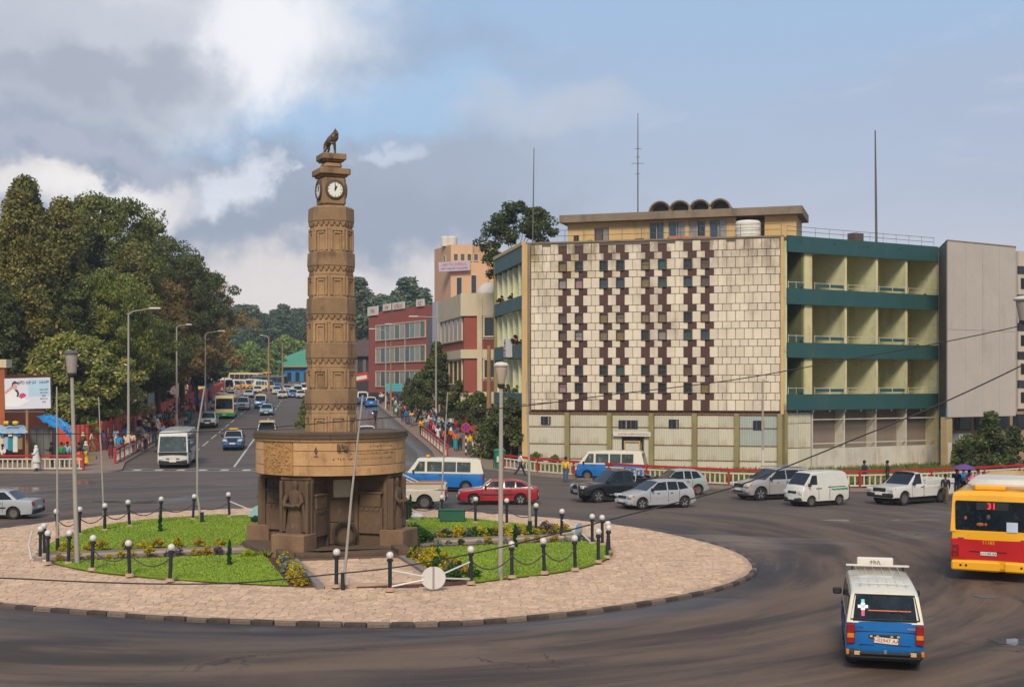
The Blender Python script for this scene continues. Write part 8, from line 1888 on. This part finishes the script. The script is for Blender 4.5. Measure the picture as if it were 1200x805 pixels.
# cables
def cable(label, pts, Y, r=.028):
    q = [P(px, py, Y) for px, py in pts]; o_ = []
    for i in range(len(q)-1):                # smooth through the points
        p0, p1, p2, p3 = q[max(i-1, 0)], q[i], q[i+1], q[min(i+2, len(q)-1)]
        for k in range(6): t = k/6; o_.append(.5*((2*p1)+(p2-p0)*t+(2*p0-5*p1+4*p2-p3)*t*t+(3*p1-p0-3*p2+p3)*t**3))
    o_.append(q[-1]); b = MB(); b.tube([v-q[0] for v in o_], r, 6); o = b.build('overhead_cable', mat('cable_black', (34, 30, 30), .7, .1, 5, 0), None, loc=q[0]); tag(o, label, 'cable')
cable('sagging overhead cable crossing the whole view above the drum rim', [(-140, 508), (0, 508.5), (120, 508), (200, 507), (300, 502), (420, 492), (520, 484), (620, 475), (720, 462), (860, 445), (1000, 420), (1100, 402), (1200, 381), (1320, 352)], 30, .013)
cable('heavy drooping cable hanging over the front lawn and rising past the bus', [(-140, 674), (0, 677), (100, 681.5), (200, 684), (290, 682), (395, 672), (460, 665), (530, 653), (600, 638), (690, 615), (760, 597), (855, 572), (921, 547), (1000, 515), (1100, 474), (1200, 427), (1320, 366)], 27, .016)
cable('thin wire running behind the flagpoles to the corner of the tiled block', [(480, 500), (560, 481), (612, 474), (700, 468)], 90, .03)
# signs, bins, stalls, billboard
g = G(546, 533, .13); o = thing('no_stopping_sign', 'round red and blue no stopping sign on a striped post', 'sign', g)
b = MB(); b.tube([(0, 0, 0), (0, 0, 1.9)], .07, 8); b.build('post', M_TRIM, o)
for k in range(3): b = MB(); b.tube([(0, 0, .2+.55*k), (0, 0, .45+.55*k)], .075, 8); b.build('white_stripe', M_SIGNW, o)
T_ = Matrix.Translation((0, -.08, 2.2)) @ Matrix.Rotation(R(90), 4, 'X')
b = MB(); b.lathe([(.001, 0), (.38, 0), (.38, .03), (.001, .03)], 24, 0, T_); pl = b.build('red_disc', mat('sign_bright_red', (196, 24, 34), .5, .03, 2, 0), o, 0); b = MB(); b.lathe([(.001, .03), (.28, .03), (.28, .04), (.001, .04)], 24, 0, T_); b.build('blue_disc', mat('sign_bright_blue', (44, 50, 150), .5, .03, 2, 0), pl, 0)
for a in (45, -45): b = MB(); b.box((0, 0, .045), (.6, .07, .012), M=T_ @ Matrix.Rotation(R(a), 4, 'Z')); b.build('red_bar', MATS['sign_bright_red'], pl, 0)
M_BIN = mat('bin_green', (22, 118, 84), .5, .08, 2, 0)
def bin_(px, py, label, s=1.0):
    o = thing('litter_bin', label, 'litter bin', G(px, py, .13)); o.scale = (s, s, s); b = MB(); b.lathe([(.34, .15), (.42, 1.1), (.42, 1.2)], 14); b.build('bin_body', M_BIN, o); b = MB(); b.lathe([(.44, 1.2), (.46, 1.3), (.3, 1.42), (.001, 1.46)], 14); b.build('lid', M_BIN, o)
    b = MB(); b.box((0, -.42, .7), (.4, .03, .4)); b.build('white_label', M_SIGNW, o, 0)
    b = MB(); 
    b.box((-.42, 0, .5), (.06, .06, 1.0)); b.build('bin_leg', M_TRIM, o, 0); b = MB(); b.box((.42, 0, .5), (.06, .06, 1.0)); b.build('bin_leg', M_TRIM, o, 0)
bin_(585.5, 549, 'green litter bin at the end of the east guard rail'); bin_(465, 487, 'green litter bin on the east kerb of the avenue'); bin_(218.5, 498, 'green and white litter bin by the stalls on the west pavement'); bin_(147, 534.5, 'low green bin behind the west railing end', .6)
BBY = 92.0; kx = BBY/FPX; c0 = P(32.5, 461, BBY); o = thing('billboard', 'white billboard picturing a person in white with a pink bag beside the brick house', 'billboard', (c0.x, c0.y, .13))
BM = Matrix.Translation((0, 0, c0.z-.13)) @ Matrix.Rotation(R(-4), 4, 'Z') @ Matrix.Rotation(R(-1.5), 4, 'Y'); w_, h_ = 55*kx, 36*kx
b = MB(); b.rbox((0, .06, 0), (w_+.08, .12, h_+.08), .02, M=BM); b.build('frame', M_IRON, o, 0)
b = MB(); b.box((0, -.02, 0), (w_, .04, h_), M=BM); bp_ = b.build('panel', mat('billboard_white', (206, 208, 216), .5, .03, 1, 0), o, 0)
def flat(name, poly, m, y=-.045): b = MB(); b.prism([(x*w_, y, z*h_) for x, z in poly], (0, -.004, 0), M=BM); b.build(name, m, bp_, 0)
M_PK = mat('print_pink', (196, 60, 104), .5, .05, 2, 0); M_SK = mat('print_skin', (196, 156, 146), .5, .05, 2, 0); M_LB = mat('print_pale_blue', (170, 198, 214), .5, .05, 2, 0); M_DK = mat('print_plum', (70, 34, 62), .5, .05, 2, 0); M_PW = mat('print_white', (224, 222, 222), .5, .04, 1, 0)
flat('print_field', [(.02, -.1), (.02, .46), (.48, .46), (.48, -.1)], M_LB, -.041)
flat('print_dress', [(-.49, -.42), (-.2, -.42), (.05, -.25), (-.22, -.05), (-.26, .12), (-.38, .2), (-.49, .0)], M_PW, -.045)
flat('print_arm', [(-.49, -.02), (-.49, .08), (-.34, .26), (-.27, .2), (-.4, .08)], M_SK, -.05)
flat('print_head', [(-.27+.045*math.cos(a), .24+.11*math.sin(a)) for a in [2*PI*i/12 for i in range(12)]], M_SK, -.055)
flat('print_hair', [(-.34, .2), (-.33, .36), (-.27, .42), (-.2, .36), (-.19, .26), (-.23, .34), (-.3, .32)], M_DK, -.06)
flat('print_scarf', [(-.28, .12), (-.22, .14), (-.18, .02), (-.2, -.1), (-.24, -.1), (-.22, .02)], M_DK, -.06)
flat('print_bag', [(-.19, -.1), (-.15, .0), (-.08, .02), (-.03, -.04), (-.04, -.08), (-.14, -.16)], M_PK, -.065)
bt = [('ፋሽን ቤት እና', -.0, .36, .30, M_DK), ('ለሁሉም', .37, .36, .26, M_INKB)]+[(s_, .36, .12-.1*i, .16, M_DK) for i, s_ in enumerate(('አዲስ አበባ', 'አራት ኪሎ', 'ስልክ', 'ቁጥር 11', 'ሰዓት'))]
for s_, x, z, sz, m in bt: text(s_ if ETH else '', sz, m, 'lettering', bp_, BM @ Matrix.Translation((x*w_, -.07, z*h_)) @ Matrix.Rotation(R(90), 4, 'X'), .002, ETH)
b = MB(); b.tube([(-.1, .15, 0), (-.1, .15, c0.z-h_/2)], .1, 8); b.build('post', M_WOODP, o); b = MB(); b.tube([(w_*.35, .15, c0.z-h_/2-.35), (-w_*.5, .15, c0.z-h_/2-.35)], .05, 6); b.build('brace', M_IRON, o)
# tarpaulins: draped sheets
def tarp(name, corners, m, sag, label, parent=None, n=12, group=None):
    r = random.Random(hash(label) % 1000 if False else len(label)); c = [Vector(q) for q in corners]; b = MB(); vs = []; o0 = c[0]
    for j in range(n+1):
        for i in range(n+1):
            u, v = i/n, j/n; p = (c[0]*(1-u)+c[1]*u)*(1-v)+(c[3]*(1-u)+c[2]*u)*v; p = p-Vector((0, 0, sag*4*u*(1-u)*(.5+.5*v)))+Vector((r.uniform(-.05, .05), r.uniform(-.05, .05), r.uniform(-.07, .07))); vs.append(p-o0)
    b.add(vs, [(j*(n+1)+i, j*(n+1)+i+1, (j+1)*(n+1)+i+1, (j+1)*(n+1)+i) for j in range(n) for i in range(n)]); me = b.mesh(name, m, 60, fix=False)
    if parent: return link(name, me, parent, o0-Vector(parent.location))
    o = link(name, me, None, o0); tag(o, label, 'awning', group); md = o.modifiers.new('thick', 'SOLIDIFY'); md.thickness = .02; return o
M_TB = mat('tarp_blue', (16, 118, 178), .45, .18, 1.4, .15, spots=.4, spotcol=(20, 80, 130)); M_TO = mat('tarp_orange', (216, 88, 40), .6, .12, 1, .1); M_TS = mat('tarp_striped', (150, 176, 196), .6, .2, 1, .1, spots=.7, spotcol=(40, 104, 160))
KY = 93.5
st_ = thing('covered_stall', 'market stall under a crumpled bright blue tarpaulin', 'market stall', (P(62, 500, KY).x, KY, .13)); q0 = Vector(st_.location)
tarp('canopy', [P(42, 488, KY-1.2), P(66, 486, KY-1.6), P(85, 511, KY-2.2), P(60, 500, KY-2.4)], M_TB, -.15, 'x', st_); tarp('canopy_back', [P(42, 488, KY-1.2), P(66, 486, KY-1.6), P(82, 497, KY+1), P(60, 490, KY+1)], M_TB, .05, 'xy', st_)
tarp('hanging_flap', [P(66, 487, KY-1.6), P(82, 498, KY-1.9), P(84, 515, KY-2.2), P(74, 503, KY-2.2)], M_TB, .03, 'abc', st_)
for px in (60, 83): b = MB(); v = P(px, 505, KY-2)-q0; b.tube([(v.x, v.y, 0), v], .035, 6); b.build('pole', M_WOODP, st_)
b = MB(); b.rbox((.3, .8, .5), (2.4, .9, 1.0), .03); b.build('counter', mat('dark_goods', (52, 46, 50), .9, .3, 3, .1, spots=.6, spotcol=(120, 60, 60)), st_, 0)
kq = thing('tin_kiosk', 'grey tin kiosk between the striped stall and the blue tarpaulin', 'kiosk', (P(45, 500, KY).x, KY+1.2, .13)); b = MB(); b.box((0, 0, 1.55), (1.5, 1.6, 3.1)); b.build('kiosk_wall', mat('tin_grey', (104, 104, 100), .6, .15, 1, .05, streak=.4), kq, 0)
for k in range(3): b = MB(); b.box((-.5+.5*k, -.83, 1.5), (.46, .05, 2.9)); b.build('door_panel', MATS['tin_grey'], kq, 0)
sq = thing('striped_stall', 'stall with blue and white striped awning hung with clothes', 'market stall', (P(14, 520, KY).x, KY, .13)); q0 = Vector(sq.location)
tarp('awning', [P(-25, 506, KY-2.2), P(33, 507, KY-2.2), P(28, 498, KY), P(-25, 496, KY)], M_TS, .1, 'qq', sq)
for k in range(5):
    b = MB(); a = P(-18+10*k, 507, KY-2.1)-q0; b.box((a.x, a.y, a.z-.12), (.28, .04, .26)); b.build('valance_stripe', (M_TB, M_SIGNW)[k % 2], sq, 0)
for k, cc in enumerate(('white', 'grey', 'cream', 'pale blue', 'teal', 'white', 'khaki')):
    b = MB(); a = P(-10+5.6*k, 512, KY-1.9)-q0; b.rbox((a.x, a.y, a.z-.45), (.36, .1, .9+.2*(k % 3)), .04); slot(b.build('hanging_garment', SKIN[0], sq, 0), CL[cc])
for px in (-20, 30): b = MB(); v = P(px, 507, KY-2.1)-q0; b.tube([(v.x, v.y, 0), v], .035, 6); b.build('pole', M_WOODP, sq)
b = MB(); b.rbox((.4, .2, .45), (5.0, .8, .9), .03); b.build('counter', mat('stall_boards', (120, 100, 74), .9, .2, 2, .05), sq, 0)
for k in range(3): b = MB(); v = P(8+5*k, 497, KY-1)-q0; b.ball((v.x, v.y, v.z+.1), .22, 8, sq=(1.2, 1, .7)); b.build('bundle_on_roof', CL['yellow'] if k != 1 else CL['navy'], sq)
lw = thing('low_wall', 'low ochre wall behind the white shawl and the stalls', 'wall', (-40, 95.5, .1)); b = MB(); b.box((2, 0, .45), (14, .3, .9)); b.build('wall_body', M_BEIGEW, lw, 0)
for i, (px, py, w1, c_, lab) in enumerate(((219, 478, 20, M_TO, 'orange awning over the crowd at the end of the red fence'), (233, 469, 14, M_TB, 'blue awning behind the orange one on the west pavement'), (226, 460, 15, MATS['cloth_navy'], 'navy awning with a pink stripe below the trees'), (243, 443, 6, M_TO, 'small orange parasol near the third street lamp'))):
    Y = (152, 172, 185, 210)[i]; a = P(px-w1/2, py+2, Y); b_ = P(px+w1/2, py+1, Y); c1 = P(px+w1/2-1, py-4, Y+3); d1 = P(px-w1/2+2, py-3, Y+3)
    o = tarp('stall_awning', [a, b_, c1, d1], c_, .12, lab)
b = MB(); b.box((0, 0, 0), (1.6, .1, .25)); o = b.build('pink_cloth', CL['pink'], None, 0, loc=P(224, 457, 184)); tag(o, 'pink cloth laid along the navy awning', 'cloth')
for i, (px, py, cc, lab) in enumerate(((224, 454, 'red', 'red bundle hanging above the navy awning'), (227, 446, 'green', 'green flag cloth hanging by the trees'), (229, 442, 'yellow', 'yellow cloth hanging over the green one'), (237, 447, 'white', 'white cloth hanging beside the third lamp post'), (243, 450, 'teal', 'teal cloth under the small orange parasol'))):
    b = MB(); b.ball((0, 0, 0), .5, 8, sq=(1, .5, 1.3)); o = b.build('hanging_cloth', CL[cc], None, loc=P(px, py, 190)); tag(o, lab, 'cloth')
# motorcyclist on the east carriageway
g = G(440, 494); mo = thing('motorcycle', 'small motorcycle climbing the wet east carriageway', 'motorcycle', g, R(AWAY))
for x in (-.6, .6): b = MB(); b.lathe([(.2, -.05), (.3, -.03), (.3, .03), (.2, .05)], 14, 0, Matrix.Translation((x, 0, .3)) @ Matrix.Rotation(R(90), 4, 'X'), cap=False); b.build('wheel', M_TYRE, mo)
b = MB(); b.tube([(-.6, 0, .35), (-.2, 0, .6), (.3, 0, .65), (.6, 0, .3)], .07, 6); b.rbox((-.1, 0, .72), (.8, .26, .14), .05); b.build('frame', M_TRIM, mo); b = MB(); b.tube([(.4, -.35, 1.0), (.35, 0, .95), (.4, .35, 1.0)], .02, 5); b.build('handlebar', M_CHROME, mo)
g2_ = Vector(g)+Vector((0, 0, -.12)); person((g2_.x, g2_.y, g2_.z), AWAY, 'sit', 'black', 'trousers', 'black', 'rider in black with a turquoise helmet on the motorcycle', 'headscarf', 'teal')
# red-brown poles, gulls-eye details: crates at the bin, man-hole in road
b = MB(); b.lathe([(.001, .012), (.36, .012), (.36, 0)], 24); o = b.build('manhole_cover', M_IRON, road, 30, loc=(14.3, 38.6, .004)); 
b = MB(); b.add([(math.cos(a)*rr__*.42, math.sin(a)*rr__*.2, .008) for a, rr__ in [(2*PI*i/18, 1+.3*math.sin(3*i)) for i in range(18)]], [tuple(range(18))]); o = link('puddle', b.mesh('puddle', mat('puddle_water', (92, 90, 92), .04, .05, 1, 0, spec=.8), 0, fix=False), road, (G(1184, 752).x, G(1184, 752).y, 0)); o.scale = (1.2, 2.2, 1)
# ------------------------------------------------------------------ thin air between here and the end of the avenue
hz = bpy.data.materials.new('haze'); hz.use_nodes = True; t = NT(hz.node_tree); t.n.clear(); o_ = t.new('ShaderNodeOutputMaterial'); v = t.new('ShaderNodeVolumePrincipled')
v.inputs['Color'].default_value = (.78, .84, .92, 1); v.inputs['Density'].default_value = .00035; v.inputs['Anisotropy'].default_value = .2; t.l.new(v.outputs[0], o_.inputs['Volume'])
b = MB(); b.box((0, 3050, 18), (7400, 9400, 42)); o = b.build('haze', hz, None, 0); o['kind'] = 'stuff'
